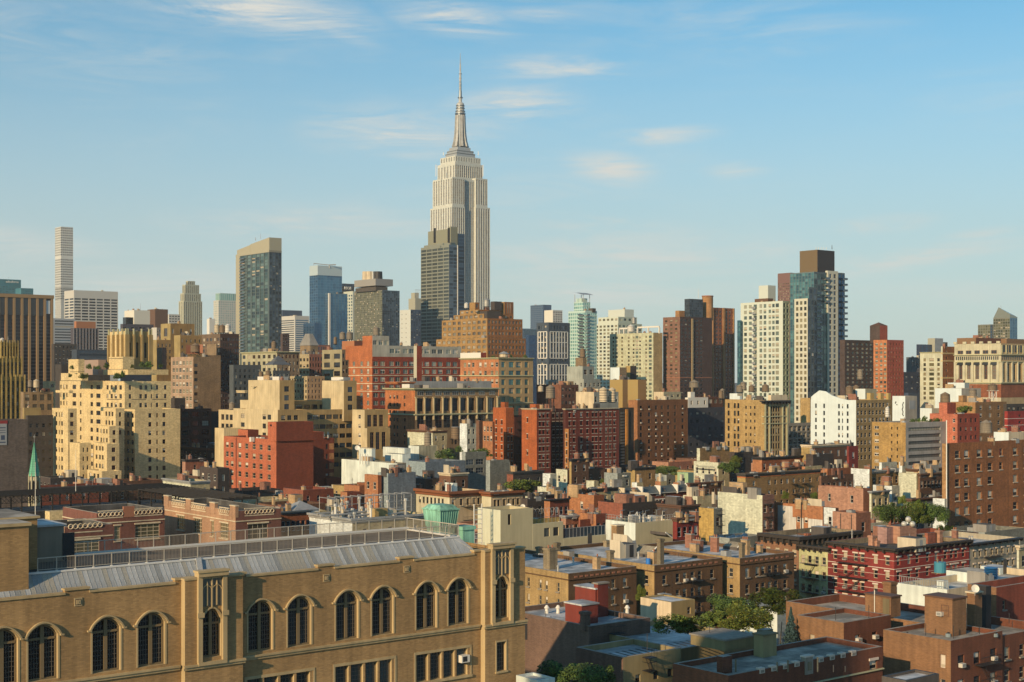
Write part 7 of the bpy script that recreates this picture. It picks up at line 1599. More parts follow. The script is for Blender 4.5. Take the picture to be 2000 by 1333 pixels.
v = lo('white parapeted roof crowded with pipes, ducts and a long cage behind the railing', 604, 688, 835, 1014, 22.5, 'white', 'cream', nw=0, ns=3, cl=0, name='apartment_building'); B = v.B; rnd = random.Random(11)
for i in range(46):
    fx, fy = rnd.random()*.92+.04, rnd.random()*.9+.05; q = inside(v, fx, fy); g = G(); k_ = rnd.random(); h = rnd.uniform(.8, 3.2); z = v.zr
    if k_ < .5: g.cyl(q[0], q[1], z, z+h, .2, .2, rnd.choice((WHT, TIN, CRM)), 8); g.cyl(q[0], q[1], z+h, z+h+.4, .36, .3, TIN, 8); g.obj('vent', B.root)
    elif k_ < .8: a = rnd.uniform(.6, 1.6); g.box(q[0]-a, q[1]-a*.6, z, q[0]+a, q[1]+a*.6, z+h*.7, rnd.choice((CRM, GRY, WHT, TM['tan'][0]))); g.obj('duct', B.root)
    else: a = rnd.uniform(1.5, 4); g.cyl(q[0], q[1], z+.2, z+.9, .3, .3, TIN, 6); g.rod((q[0]-a, q[1], z+1), (q[0]+a, q[1]+.5, z+1.1), .18, TIN, 6); g.obj('pipe', B.root)
g = G(); q0 = inside(v, .12, .75)
for i in range(12):
    xx = q0[0]+i*1.5; g.rod((xx, q0[1], v.zr), (xx, q0[1], v.zr+3.4), .06, GRY); g.rod((xx, q0[1]+3, v.zr), (xx, q0[1]+3, v.zr+3.4), .06, GRY); g.rod((xx, q0[1], v.zr+3.4), (xx, q0[1]+3, v.zr+3.4), .06, GRY)
for zz in (1.1, 2.2, 3.4): g.rod((q0[0], q0[1], v.zr+zz), (q0[0]+16.5, q0[1], v.zr+zz), .06, GRY)
g.obj('cage', B.root)
# mint copper pavilion
cpm = M('mint_copper', (.20, .44, .34), .75, 'stone', amt=2.2)
b = Bd('copper_pavilion', 'mint green copper roof pavilion behind the school railing', 'building')
x, y, z = W3(860, 1001, 200); b.anchor(x, y)
a_ = along(896, (x, y), AX); c_ = along(826, (x, y), BX); zt = W3(0, 997, 200)[2]; g = G(); zb_ = zt-2.6
P_ = [(0, 0), (a_, 0), (a_, c_), (0, c_)]
for i in range(4):
    p, q = P_[i], P_[(i+1) % 4]; g.poly([(*p, zt), (*q, zt), ((q[0]-a_/2)*.82+a_/2, (q[1]-c_/2)*.82+c_/2, zb_), ((p[0]-a_/2)*.82+a_/2, (p[1]-c_/2)*.82+c_/2, zb_)][::-1], cpm)
    g.poly([(*p, zt), (*q, zt), ((q[0]-a_/2)*.7+a_/2, (q[1]-c_/2)*.7+c_/2, zt+.6), ((p[0]-a_/2)*.7+a_/2, (p[1]-c_/2)*.7+c_/2, zt+.6)], cpm)
g.poly([((p[0]-a_/2)*.7+a_/2, (p[1]-c_/2)*.7+c_/2, zt+.6) for p in P_], cpm); g.obj('roof', b.root)
g = G(); g.box(a_*.12, c_*.1, 0, a_*.88, c_*.9, zb_, cpm); g.obj('wall', b.root); g = G(); g.box(a_+.3, -.6, 0, a_+2.3, c_*.4, zb_-.4, cpm); g.box(a_+.1, -.8, zb_-.39, a_+2.5, c_*.45, zb_+.1, cpm); g.obj('annexe', b.root)
g = G()
for i in range(9):
    t = i/8; g.rod((a_*t, -.02, zt), ((a_*t-a_/2)*.82+a_/2, c_*.08-.02, zb_), .05, cpm); g.rod((-.02, c_*t, zt), (a_*.09-.02, (c_*t-c_/2)*.82+c_/2, zb_), .05, cpm)
g.box(-.15, -.15, zt-.12, a_+.1, 0, zt+.06, cpm); g.box(-.15, .01, zt-.12, 0, c_+.1, zt+.06, cpm); g.obj('seam', b.root, kind='stuff')
# cream angular building
cr1 = M('smooth_cream', w_('f4e0b4', .95), .85, 'stone', amt=.5); cr2 = M('smooth_cream_b', s_('c0b08c', 1), .85, 'stone', amt=.5)
b = Bd('apartment_building', 'smooth cream rendered building with stepped terraces and satellite dishes, centre', 'building')
v = vol(b, 933, 977.5, 1041, 997, d=240, mat=cr1, matS=cr2, S=[sp(cols=[995], w=6, h=21, p=90, t=9, rows=1, gl='res', fr=DGR, st=(1, 1))], cop=DGR, roof='tar'); k = v.k
e1 = v.C[1]+AX[1]*along(1040, v.C, AX)
v2 = vol(b, None, 1040.5, 1100, 1024, d=e1, mat=cr1, matS=cr2, S=[sp(cols=[1068, 1086], w=11, h=17, p=90, t=10, rows=1, gl='navy', fr=DGR, st=(1, 1))], dep=9, cop=cr1, roof='tar'); e2 = e1+AX[1]*along(1100, v2.C, AX)
v3 = vol(b, None, 1100.3, 1184, 1052, d=e2, mat=cr1, matS=cr2, dep=9, cop=cr1, S=[])
v4 = vol(b, 1183, 1241, 1314, 1022, d=256, mat=M('bright_render', w_('fff2d4', .95), .85, 'stone'), matS=cr2, cop=CRM, roof='tar', W=[], S=[])
vol(b, None, 1152, 1186, 1048, d=237, mat=cr1, base=0, dep=5) if 0 else None
bulk(b, 1194, 1204, 1219, 1028, 236, 10, M('tan_stack', w_('b08050', .9), .9, 'nbrick'), name='chimney', lid=CRM)
dish(b, 994, 989, 250, 5.5); dish(b, 1021, 990, 252, 5)
g = G(); x, y = v3.lo
for i in range(13): g.box(x+v3.Ls*i/12-.05, y+.3, v3.zr, x+v3.Ls*i/12+.05, y+.36, v3.zt+1.6, GRY)
g.box(x, y+.28, v3.zt+1.6, x+v3.Ls, y+.38, v3.zt+1.68, GRY); g.box(x, y+.32, v3.zr, x+v3.Ls, y+.34, v3.zt+1.6, M('dark_glass_rail', (.03, .05, .07), .1)); g.obj('glass_rail', b.root)
g = G(); x, y = v2.lo
for i in range(9):
    xx = x+v2.Ls*i/8
    for j in range(6): a0, a1 = pi*j/6, pi*(j+1)/6; g.rod((xx, y+1+.8*(1-cos(a0)), v2.zt+1.4+1.0*sin(a0)), (xx, y+1+.8*(1-cos(a1)), v2.zt+1.4+1.0*sin(a1)), .03, GRY)
    g.rod((xx, y+1, v2.zr), (xx, y+1, v2.zt+1.4), .03, GRY)
g.box(x, y+.95, v2.zt+.9, x+v2.Ls, y+1, v2.zt+.96, GRY); g.box(x, y+1.02, v2.zr, x+v2.Ls, y+1.06, v2.zr+1.6, TM['yellow'][0]); g.obj('hooped_cage', b.root)
rnd = random.Random(5)
for i in range(26):
    q = inside(v4, rnd.uniform(.05, .92), rnd.uniform(.06, .9)); g = G(); h = rnd.uniform(.9, 2.2); z = v4.zr
    if i < 12: g.cyl(q[0], q[1], z, z+h, .16, .16, rnd.choice((WHT, TIN)), 8); g.cyl(q[0], q[1], z+h, z+h+.3, .3, .1, TIN, 8); g.obj('vent', b.root)
    elif i < 20: g.box(q[0]-.6, q[1]-.5, z+.2, q[0]+.6, q[1]+.5, z+h, rnd.choice((WHT, GRY, CRM))); g.obj('condenser', b.root)
    else: g.rod((q[0], q[1], z), (q[0], q[1], z+2.6), .05, GRY); g.rod((q[0], q[1], z+2.6), (q[0]+2, q[1]+1, z+2.6), .05, GRY); g.obj('pipe', b.root)
g = G(); x, y = v4.lo
for i in range(16): g.rod((x+v4.Ls*i/15, y+.1, v4.zt), (x+v4.Ls*i/15, y+.1, v4.zt+1), .03, GRY)
for i in range(12): g.rod((x+.1, y+v4.Lw*i/11, v4.zt), (x+.1, y+v4.Lw*i/11, v4.zt+1), .03, GRY)
for zz in (.5, 1): g.rod((x, y+.1, v4.zt+zz), (x+v4.Ls, y+.1, v4.zt+zz), .035, GRY); g.rod((x+.1, y, v4.zt+zz), (x+.1, y+v4.Lw, v4.zt+zz), .035, GRY)
g.obj('rail', b.root)
x, y, z = W3(926, 1060, 238); g = G(); q = b.loc(x, y)
for i in (0, 1.6): g.box(q[0]+i-.08, q[1]-.08, z-2, q[0]+i+.08, q[1]+.08, W3(0, 985, 238)[2], WHT)
for j in range(9): g.box(q[0], q[1]-.05, z-1+j*.8, q[0]+1.6, q[1]+.05, z-.9+j*.8, WHT)
g.obj('service_ladder', b.root)

# --- right of centre, from back to front
L_ = lo
L_('beige windowless block with an orange stub, under the navy block', 1361, 1367, 1425, 876, 24, 'cream', 'tan', nw=0, ns=0, cl=7); L_('orange brick stub house before the beige windowless block', 1384, 1397, 1406, 884, 22, 'orange', 'red', nw=1, ns=0, cl=0, rows=1)
v = L_('cream house with a long rooftop balcony rail below the orange stub', 1355, 1403, 1424, 904, 21, 'cream', cl=4, nw=4, ns=1); fescape(v, 'W', 1380, 1, 14, 20, 34, False)
v = L_('pale green metal-clad roof house left of the cream balcony house', 1323, 1344, 1355, 924, 20, M('pale_green_metal', (.30, .42, .24), .6, 'stone'), M('green_metal_b', (.12, .2, .16), .6), nw=0, ns=0, cl=0)
L_('tan flat house with high roof sign before the brown block', 1224, 1240, 1280, 914, 20, 'tan', nw=0, ns=2, cl=5); L_('grey roof shed with white chimney pots below the slot building', 1180, 1206, 1232, 925, 20, 'grey', nw=1, ns=2, cl=7)
L_('long tan-roofed house before the dark red mansion block', 1086, 1108, 1182, 918, 20, 'cream', 'brown', nw=2, ns=4, cl=10, roof='tar'); L_('low beige brick roof house before the mansion block bays', 1112, 1116, 1150, 897, 23, 'tan', 'brown', nw=0, ns=2, cl=3)
L_('dark canopy house with a white fascia before the mansion block', 990, 1002, 1062, 922, 20.5, 'red', 'dark', nw=0, ns=3, cl=2, roof='white'); L_('tall white chimney house left of the tan-roofed house', 1060, 1075, 1087, 926, 20, 'white', nw=0, ns=0, cl=1); 
L_('small white box house at the foot of the mansion block', 1062, 1073, 1079, 934, 19, 'white', nw=0, ns=1, cl=0)
tree('broad bright green tree between the low roofs, centre', 1020, 966, 345, 80, 32, 1); tree('dark green tree by the cream balcony house', 1424, 926, 395, 50, 26, 0); tree('low tree before the brown air-conditioned block', 1300, 928, 440, 84, 18, 1); tree('bright small tree between the low white roof houses', 1180, 952, 385, 24, 18, 2)
tree('bright green ivy-like tree against a low wall', 1436, 914, 400, 26, 24, 2)
L_('cream cubic roof house on a low roof right of the broad tree', 1145, 1160, 1169, 940, 19.5, 'cream', nw=0, ns=0, cl=0); L_('low cream wall row below the cubic roof house', 1140, 1150, 1216, 956, 18.5, 'cream', nw=0, ns=5, cl=9); L_('orange sloped gable between the low cream roofs', 1108, 1137, 1146, 953, 19, 'orange', nw=0, ns=0, cl=2)
L_('cream stepped low house with a grey side below the broad tree', 1050, 1078, 1094, 953, 19, 'cream', 'grey', nw=0, ns=1, cl=1); L_('low white-edged roofs in front of the cream stepped house', 1026, 1066, 1102, 967, 18, 'cream', 'dark', nw=0, ns=2, cl=5, roof='white')
L_('dark brick house with lit orange end and black cornice', 1063, 1074, 1111, 976, 18.5, 'orange', 'red', nw=0, ns=4, cl=4, roof='tar', cor=(4, .7, BLK), rows=2); L_('brown shaded row left of the black-corniced brick house', 1018, 1030, 1064, 975, 18.5, 'dark', nw=0, ns=2, cl=4)
L_('orange brick rear wall with a red pier, centre', 1112, 1160, 1180, 968, 18, 'orange', nw=1, ns=1, cl=6)
v = L_('dark red row houses with slate mansards and white arched lintels', 1208, 1216, 1345, 968, 18, 'red', 'red', nw=0, ns=15, cl=12, rows=2, bl=.1, fr=WHT, sill=CRM, cor=(2, .5, WHT)); x, y = v.lo
g = G(); sl = M('slate_roof', (.08, .10, .105), .6, 'stone'); h = 1.5; g.poly([(x-.3, y-.5, v.zt+.07), (x+v.Ls, y-.5, v.zt+.07), (x+v.Ls, y+.9, v.zt+h), (x-.3, y+.9, v.zt+h)], sl); g.box(x-.3, y+.88, v.zt-.5, x+v.Ls, y+1.2, v.zt+h-.01, sl); g.obj('mansard', v.B.root)
n = 15; 
for i in range(n):
    u = v.Ls*(i+.5)/n; g = G(); z = v.zt-1.55; g.box(x+u-.75, y-.12, z, x+u+.75, y-.005, z+.22, WHT); g.box(x+u-.75, y-.12, z-.4, x+u-.6, y-.005, z-.002, WHT); g.box(x+u+.6, y-.12, z-.4, x+u+.75, y-.005, z-.002, WHT); g.obj('lintel', v.B.root)
for i in (0, 4, 8, 12, 15): g = G(); u = v.Ls*i/15; g.box(x+u-.12, y-.7, v.zt-.3, x+u+.12, y+1.2, v.zt+1.75, WHT if i else CRM); g.obj('party_wall', v.B.root)
v = L_('plain brown brick house right of the mansard row', 1343, 1347, 1409, 944, 20, 'orange', 'brown', nw=0, ns=6, cl=6, rows=1, roof='tar')
for px, l in ((1244, 'left'), (1290, 'middle'), (1325, 'right')): L_('small '+l+' cream roof shed behind the mansard row', px-10, px, px+12, 943 if l != 'middle' else 941, 19.5, ('white', 'orange', 'orange')[('left', 'middle', 'right').index(l)], 'cream', nw=1, ns=1, rows=1, cl=2)
L_('cream long wall with low parapet right of the mansard row', 1334, 1362, 1400, 970, 18, 'cream', nw=0, ns=0, cl=6); L_('black roof with white framed dormers behind the red pipe', 1284, 1330, 1366, 988, 17, 'dark', 'dark', nw=2, ns=2, cl=9, roof='tar')
L_('pair of low dark roofs with pipes, centre right', 1168, 1216, 1290, 984, 17, 'red', 'dark', nw=0, ns=3, cl=14, roof='tar')
L_('bright orange brick house with white windows below the low dark roofs', 1130, 1164, 1186, 1005, 19, 'orange', 'red', nw=0, ns=2, cl=7, rows=1, fr=WHT); L_('salmon house with grey bracket cornice left of the bright orange one', 1096, 1105, 1130, 1008, 18.5, 'salmon', 'salmon', nw=1, ns=3, cl=2, cor=(6, .5, GRY))
L_('red brick low house with four white windows behind the dark glass rail', 1130, 1133, 1185, 1016, 18, 'red', 'red', nw=0, ns=4, cl=2, fr=WHT, rows=1, bl=.9)
L_('deep red house with a bright red pipe right of the white cream block', 1314, 1322, 1365, 1012, 20, M('oxide_red', (.16, .02, .015), .8, 'brick'), nw=0, ns=4, cl=6, rows=2)
v = L_('tan brick house with a fire escape on its grey flank', 1365, 1394, 1411, 994, 20, 'yellow', 'grey', nw=0, ns=1, cl=2, name='tenement', roof='white'); fescape(v, 'S', 1404, 3, 12, 22, 11)
v = L_('brown brick tenement with fire escapes at the end of a cream wall', 1405, 1412, 1448, 990, 19, 'brown', 'brown', nw=0, ns=3, cl=3); fescape(v, 'S', 1428, 2, 22, 24, 14)
v = L_('long cream party wall ending in a rose front with fire escapes', 1402, 1489, 1512, 968, 22, 'cream', 'rose', nw=0, ns=2, cl=5); fescape(v, 'S', 1499, 3, 18, 25, 15); 
L_('dark sheds under a black roof before the cream party wall', 1390, 1400, 1425, 977, 18, 'dark', nw=1, ns=1, cl=3)
v = L_('long brown brick tenement with an orange upper band, right centre', 1440, 1456, 1602, 926, 22, 'tan', 'tan', nw=0, cl=8, rows=2, sS=[sp(cols=[1473, 1503, 1515, 1527, 1538.5, 1551, 1570, 1583], w=5, h=9.5, p=21, t=15, rows=3, bl=.6), sp(cols=[1561.5, 1597], w=4, h=8, p=21, t=16, rows=3, bl=.1)], bands=[(0, 8, .05, M('orange_band', s_('b8683c', 1), .9, 'brick'))]); fescape(v, 'S', 1551, 3, 27, 20, 11); fescape(v, 'S', 1571, 3, 27, 20, 11)
g = G()
L_('orange brick house with many lit white windows behind the long tenement', 1470, 1488, 1575, 894, 23, 'orange', 'orange', nw=0, ns=8, rows=1, bl=.9, cl=9, roof='tar'); L_('low dark roofs with white chimneys under the black-corniced loft', 1425, 1440, 1500, 884, 22, 'dark', nw=1, ns=3, cl=14, roof='tar')
L_('maroon brick roof houses right of the lit white windows', 1574, 1588, 1628, 888, 24, 'dark', 'dark', nw=0, ns=0, cl=5, roof='tar'); L_('tan brick wall with scattered white windows under the white gable', 1565, 1585, 1660, 870, 26, 'tan', 'brown', nw=0, ns=5, rows=2, bl=.8, cl=5, name='apartment_building'); L_('deep red painted bay with a fire escape under the white gable', 1654, 1658, 1676, 872, 26, M('oxide_red', (.16, .02, .015), .8, 'brick'), nw=0, ns=1, cl=1)
L_('green-copper edged brick house by the ivy wall', 1467, 1490, 1500, 906, 21, 'salmon', nw=1, ns=1, cl=2, cop=cpm); L_('low salmon roofs behind the long brown tenement', 1500, 1525, 1600, 914, 20.5, 'salmon', nw=0, ns=3, cl=11); L_('brick house with beige roof tank box, right centre', 1566, 1572, 1606, 912, 22, 'orange', 'cream', nw=0, ns=0, cl=2)
v = L_('brown house with a row of shaded windows right of the long tenement', 1600, 1604, 1667, 930, 22, 'brown', 'brown', nw=0, ns=6, rows=1, cl=5); L_('orange brick houses with a rooftop pergola under the ochre wall', 1602, 1616, 1668, 916, 22, 'orange', nw=1, ns=4, cl=9)
L_('tan blank house with white roof edge under the ochre wall', 1662, 1698, 1703, 917, 22.5, 'white', 'tan', nw=0, ns=0, cl=2); v = L_('tan brick house with balcony window right of the blank tan wall', 1696, 1702, 1757, 920, 22, 'tan', 'tan', nw=0, ns=5, cl=4, rows=2)
L_('bright white roof box above the tan brick balcony house', 1717, 1722, 1752, 904, 23, 'white', nw=0, ns=0, cl=1); L_('white twin chimneys beside the bright white roof box', 1756, 1762, 1772, 903, 24, 'white', nw=0, ns=0, cl=1); L_('cream low terrace with planters before the grey banded front', 1770, 1792, 1846, 917, 22.5, 'cream', nw=0, ns=2, cl=14, roof='white')
v = L_('plain cream billboard-like wall panel on posts, right', 1752, 1796, 1800, 926, 23, 'cream', 'brown', nw=0, ns=0, cl=0, name='billboard', cat='billboard') if 0 else L_('plain cream windowless house right of the balcony house', 1755, 1790, 1797, 926, 22, 'cream', nw=0, ns=0, cl=0)
v = L_('brown tenement with black fire escapes beside the big brown block', 1792, 1797, 1846, 926, 22, 'brown', 'brown', nw=0, ns=7, cl=4, roof='tar'); fescape(v, 'S', 1820, 3, 22, 20, 30)
L_('salmon brick house with a recessed brown bay and pointed parapet', 1598, 1686, 1700, 955, 20, 'salmon', nw=2, ns=0, cl=5, rows=2, name='tenement', cop=TERR); L_('little cream front with a heavy cornice right of the salmon house', 1698, 1702, 1737, 960, 19.5, 'cream', 'cream', nw=0, ns=3, rows=1, cl=2, cor=(5, .7, GRY)); L_('white party wall behind the little cream front', 1705, 1742, 1757, 950, 20, 'white', nw=0, ns=1, cl=2)
v = L_('peeling white and orange party wall with an iron downpipe', 1511, 1607, 1612, 990, 20, 'orange', nw=0, ns=0, cl=5, name='tenement', sW=[sp(cols=[1559, 1574], w=7, h=11, p=30, t=24, rows=2, bl=.2)])
g = G(); x, y = v.lo; u0, u1, u2 = (along(p, v.C, BX) for p in (1606.5, 1549, 1519)); wp = M('peeling_white', w_('f4dcc0', .95), .9, 'stone', amt=1.6)
for ua, ub, t in ((u0, along(1578.5, v.C, BX), 26), (along(1569.5, v.C, BX), along(1563, v.C, BX), 26), (along(1555, v.C, BX), u2, 4 if 0 else 26), (along(1548, v.C, BX), u2, 5)): g.poly([(x-.012-(t == 5)*.004, y+ua, v.zt-12), (x-.012-(t == 5)*.004, y+ub, v.zt-12), (x-.012-(t == 5)*.004, y+ub, v.zt-t/v.k), (x-.012-(t == 5)*.004, y+ua, v.zt-t/v.k)][::-1], wp)
g.rod((x-.15, y+along(1566, v.C, BX), v.zt-12), (x-.15, y+along(1566, v.C, BX), v.zt+.5), .09, BLK, 6); g.obj('painted_patch', v.B.root)
v = L_('white sloping gable beside the orange brick roof tower', 1609, 1632, 1638, 993, 20.5, 'white', 'brown', nw=1, ns=0, cl=0, rows=1); 
v = L_('orange brick roof tower with two dark joints, right', 1626, 1672, 1701, 1003, 20.5, 'salmon', nw=0, ns=1, cl=1, rows=1, roof='tar'); g = G(); x, y = v.lo
for px in (1642, 1663): u = along(px, v.C, BX); g.box(x-.03, y+u-.08, v.zt-9, x-.004, y+u+.08, v.zt-.3, BLK)
g.obj('joint', v.B.root)
for px, yb_, w, h, kk, l in ((1740, 1028, 66, 46, 0, 'leftmost dark tree of the street clump beside the big brown block'), (1786, 1026, 66, 52, 1, 'middle tree of the street clump beside the big brown block'), (1826, 1030, 58, 50, 0, 'rightmost tree of the street clump beside the big brown block'), (1850, 1052, 40, 30, 0, 'low dark bush at the foot of the big brown block'), (1762, 986, 22, 20, 2, 'pale yellow-green tree above the street clump'), (1590, 986, 22, 26, 1, 'small tree wedged before the salmon brick house'), (1534, 976, 18, 18, 2, 'yellow-green tree tip behind the peeling party wall')): tree(l, px, yb_, 262 if yb_ > 1000 else 292, w, h, kk, zb=0)
L_('blue-tarped white roof behind the tree clump', 1765, 1780, 1850, 975, 18, 'white', 'blue', nw=0, ns=3, cl=3, roof='white'); L_('little red house half hidden by the tree clump', 1735, 1740, 1770, 992, 17, 'red', 'red', nw=0, ns=4, cl=1, rows=1)
L_('white narrow wall left of the pipe of the big brown block', 1822, 1845, 1849, 975, 20, 'white', nw=0, ns=0, cl=0)
# ================================================================ near rooftops, lower right
TB = M('tan_tenement_brick', w_('c8985a', .85), .9, 'nbrick', amt=1.3); TBS = M('tan_brick_shaded_side', s_('624428', .95), .9, 'nbrick', amt=1.2)  # second is the same tan brick, its shaded south side toned dark
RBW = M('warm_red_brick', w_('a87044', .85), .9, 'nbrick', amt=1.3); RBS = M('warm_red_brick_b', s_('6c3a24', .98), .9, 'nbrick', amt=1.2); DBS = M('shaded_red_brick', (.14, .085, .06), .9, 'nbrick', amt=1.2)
OLV = M('olive_render', (.25, .20, .10), .9, 'stone'); OLD = M('olive_render_dark', (.16, .13, .07), .9, 'stone'); CH = M('dirty_chimney', (.20, .16, .10), .95, 'nbrick', amt=2)
STN = M('grey_coping', (.26, .23, .19), .9, 'stone')
def tW(cols, **k): a = dict(w=8, h=18, p=32, t=21, rows=3, gl='res', fr=CRM, bl=.4, sill=STN, st=(1, 2), r=.2); a.update(k); return sp(cols=cols, **a)
def chim(B, px, yb, d, w, h, z0=None, mat=CH, pots=0, label=None):
    k = F/d; x, y, z = W3(px, yb, d); q = B.loc(x, y); a = w/k/1.41/1; hh = h/k; g = G()
    if z0 is not None: hh += z-z0; z = z0
    g.box(q[0]-a/2, q[1]-a/2, z, q[0]+a/2, q[1]+a/2, z+hh, mat); g.box(q[0]-a/2-.1, q[1]-a/2-.1, z+hh-.35, q[0]+a/2+.1, q[1]+a/2+.1, z+hh-.05, mat if mat != RED else STN)
    for i in range(pots): g.cyl(q[0]-a/2+a*(i+.5)/pots, q[1], z+hh+.001, z+hh+.4, .13, .11, TERR, 7)
    g.obj('chimney', B.root)
def antenna(B, px, yb, d, h):
    x, y, z = W3(px, yb, d); q = B.loc(x, y); g = G(); hh = h*d/F; g.rod((q[0], q[1], z), (q[0], q[1], z+hh), .045, BLK); g.obj('antenna', B.root)
def tilt_bulk(B, xl, xc, xr, yt, d, base, mat):
    C = ((xc-1000)/F*d, d); x, y = B.loc(*C); a = along(xr, C, AX); c = along(xl, C, BX); zt = CZ-(yt-HY)*d/F; g = G()
    P_ = [(x, y, base), (x+a, y, base), (x+a, y+c, base), (x, y+c, base), (x, y, base+.5), (x+a, y, zt), (x+a, y+c, zt), (x, y+c, base+.5)]
    for f in ((0, 1, 5, 4), (1, 2, 6, 5), (2, 3, 7, 6), (3, 0, 4, 7)): g.poly([P_[j] for j in f], mat)
    g.poly([P_[j] for j in (4, 5, 6, 7)], M('weathered_hatch', (.26, .23, .17), .9, 'roof')); g.rod(P_[4], P_[5], .12, WHT); g.obj('bulkhead', B.root)
cn = dict(cop=STN, roof='silver', par=.55)
# yellow brick tenements
b = Bd('tenement', 'tan brick tenement with stained chimneys nearest the school building corner', 'building', 'tan brick tenements in a row')
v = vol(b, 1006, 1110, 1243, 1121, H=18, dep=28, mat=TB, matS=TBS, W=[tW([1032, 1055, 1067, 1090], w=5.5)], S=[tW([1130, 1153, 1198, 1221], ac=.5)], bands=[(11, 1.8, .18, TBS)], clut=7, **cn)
x, y = v.lo; g = G()
for p in range(11): u = along(1124+p*10.5, v.C, AX); g.box(x+u-.22, y-.06, v.zt-.68, x+u+.35, y-.004, v.zt-.42, TERR)
g.obj('brick_panel', b.root); D_ = v.d; zr = v.zr
chim(b, 1075, 1100, D_+9, 28, 30, zr, CH, 2); chim(b, 1192, 1100, D_+16, 15, 25, zr, CH); chim(b, 1088, 1080, D_+30, 13, 20, zr, CH); bulk(b, 1129, 1144, 1157, 1070, D_+36, zr, BRK[4], door=1); chim(b, 1185, 1070, D_+36, 13, 14, zr, CH); antenna(b, 1163, 1112, D_+10, 24); chim(b, 1053, 1090, D_+24, 13, 22, zr, CH); bulk(b, 1100, 1112, 1122, 1078, D_+20, zr, BRK[3]); tilt_bulk(b, 1040, 1052, 1064, 1085, D_+22, zr, BRK[4])
g = G(); q = inside(v, .15, .3); g.box(q[0], q[1], zr+.01, q[0]+2.6, q[1]+v.Lw*.62, zr+.02, WRF); g.obj('roof_patch', b.root); vol(b, 1040, 1112, 1205, 1107, d=D_+24, mat=TB, matS=TBS, base=zr-4, par=.8, cop=STN, roof='silver', dep=8) if 0 else None
b = Bd('tenement', 'tan brick tenement with a wedge stair house and blue barrel, middle of the row', 'building', 'tan brick tenements in a row')
v = vol(b, 1190, 1278, 1411, 1105, H=18, dep=26, mat=TB, matS=TBS, S=[tW([1298, 1324, 1338, 1353, 1367, 1391], ac=.35)], W=[tW([1262], w=8)], bands=[(11, 1.8, .18, TBS)], clut=7, **cn); D_ = v.d; zr = v.zr; x, y = v.lo; g = G()
for p in range(11): u = along(1293+p*10.5, v.C, AX); g.box(x+u-.22, y-.06, v.zt-.68, x+u+.35, y-.004, v.zt-.42, TERR)
g.obj('brick_panel', b.root); fescape(v, 'S', 1352, 3, 38, 32, 30)
tilt_bulk(b, 1236, 1268, 1283, 1070, D_+13, zr, BRK[4]); chim(b, 1290, 1104, D_+4, 14, 52, zr, CH); tilt_bulk(b, 1270, 1300, 1313, 1052, D_+44, zr, BRK[4]); chim(b, 1288, 1078, D_+34, 13, 24, zr, CH)
x0, y0, z0 = W3(1266, 1100, D_+5); q = b.loc(x0, y0); g = G(); g.cyl(q[0], q[1], zr, zr+.95, .35, .33, M('blue_plastic', (.02, .16, .5), .4), 14); g.obj('barrel', b.root); bulk(b, 1218, 1227, 1238, 1058, D_+30, zr, M('blue_shed', (.08, .11, .15), .7)); antenna(b, 1325, 1100, D_+14, 20)
b = Bd('tenement', 'tan brick tenement with a skylight wedge at the right of the row', 'building', 'tan brick tenements in a row')
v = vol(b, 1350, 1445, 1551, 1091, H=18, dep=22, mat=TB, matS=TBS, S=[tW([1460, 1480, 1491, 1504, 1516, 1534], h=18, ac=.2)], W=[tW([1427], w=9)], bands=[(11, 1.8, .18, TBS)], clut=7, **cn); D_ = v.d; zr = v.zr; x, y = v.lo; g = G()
for p in range(9): u = along(1457+p*10, v.C, AX); g.box(x+u-.22, y-.06, v.zt-.68, x+u+.35, y-.004, v.zt-.42, TERR)
g.obj('brick_panel', b.root); fescape(v, 'S', 1502, 3, 36, 32, 30); tilt_bulk(b, 1412, 1440, 1453, 1062, D_+14, zr, BRK[4]); chim(b, 1449, 1086, D_+5, 12, 26, zr, CH); antenna(b, 1488, 1082, D_+8, 12)
b = Bd('tenement', 'grey rendered house with a blue-furnished roof terrace behind the tan row', 'building')
v = vol(b, 1385, 1425, 1489, 1052, H=15.6, mat=TM['grey'][0], matS=TM['grey'][1], S=[tW([1443, 1464, 1476, 1487], w=6, h=11, t=16)], roof='silver', clut=0, cop=WRF)
BL = M('blue_fabric', (.04, .12, .24), .7)
for i in range(14): q = inside(v, .05+.065*i, .15+.5*random.random()); g = G(); g.box(q[0]-.4, q[1]-.3, v.zr, q[0]+.4, q[1]+.3, v.zr+.5, BL); g.box(q[0]-.4, q[1]+.2, v.zr+.501, q[0]+.4, q[1]+.3, v.zr+1, BL); g.obj('deck_chair', b.root)
KW = M('band_white', (.55, .47, .4), .8); CO = M('cornice_umber', (.03, .024, .02), .8)
b = Bd('tenement', 'crimson red corner tenement with white window bands and a black bracketed cornice', 'building')
cr_ = M('crimson_paint', w_('90281f', 1.1), .8, 'nbrick'); crs = M('crimson_paint_s', s_('80221a', 1.2), .8, 'nbrick')  # west copy toned down to look as dimly lit as the south
KWn = dict(h=16, p=28.5, t=18, rows=5, gl='res', fr=CRM, bl=.3, st=(1, 2), r=.2, lint=KW)
v = vol(b, 1617, 1746.5, 1893, 1072, d=224.6, mat=cr_, matS=crs, W=[sp(cols=[1631, 1651, 1671, 1684, 1710, 1733], w=8.5, ac=.15, **KWn)], S=[sp(cols=[1755, 1776, 1792, 1812, 1829, 1847, 1859, 1868, 1882], w=7, **{**KWn, 'rows': 3})], cor=(8.5, .8, CO, 1.6), roof='tar', inn=CH, clut=2, bands=[(24, .7, .05, KW), (40, 1.3, .08, KW), (53, .7, .05, KW), (69, 1.3, .08, KW), (82, .7, .05, KW), (97, 1.3, .08, KW)])
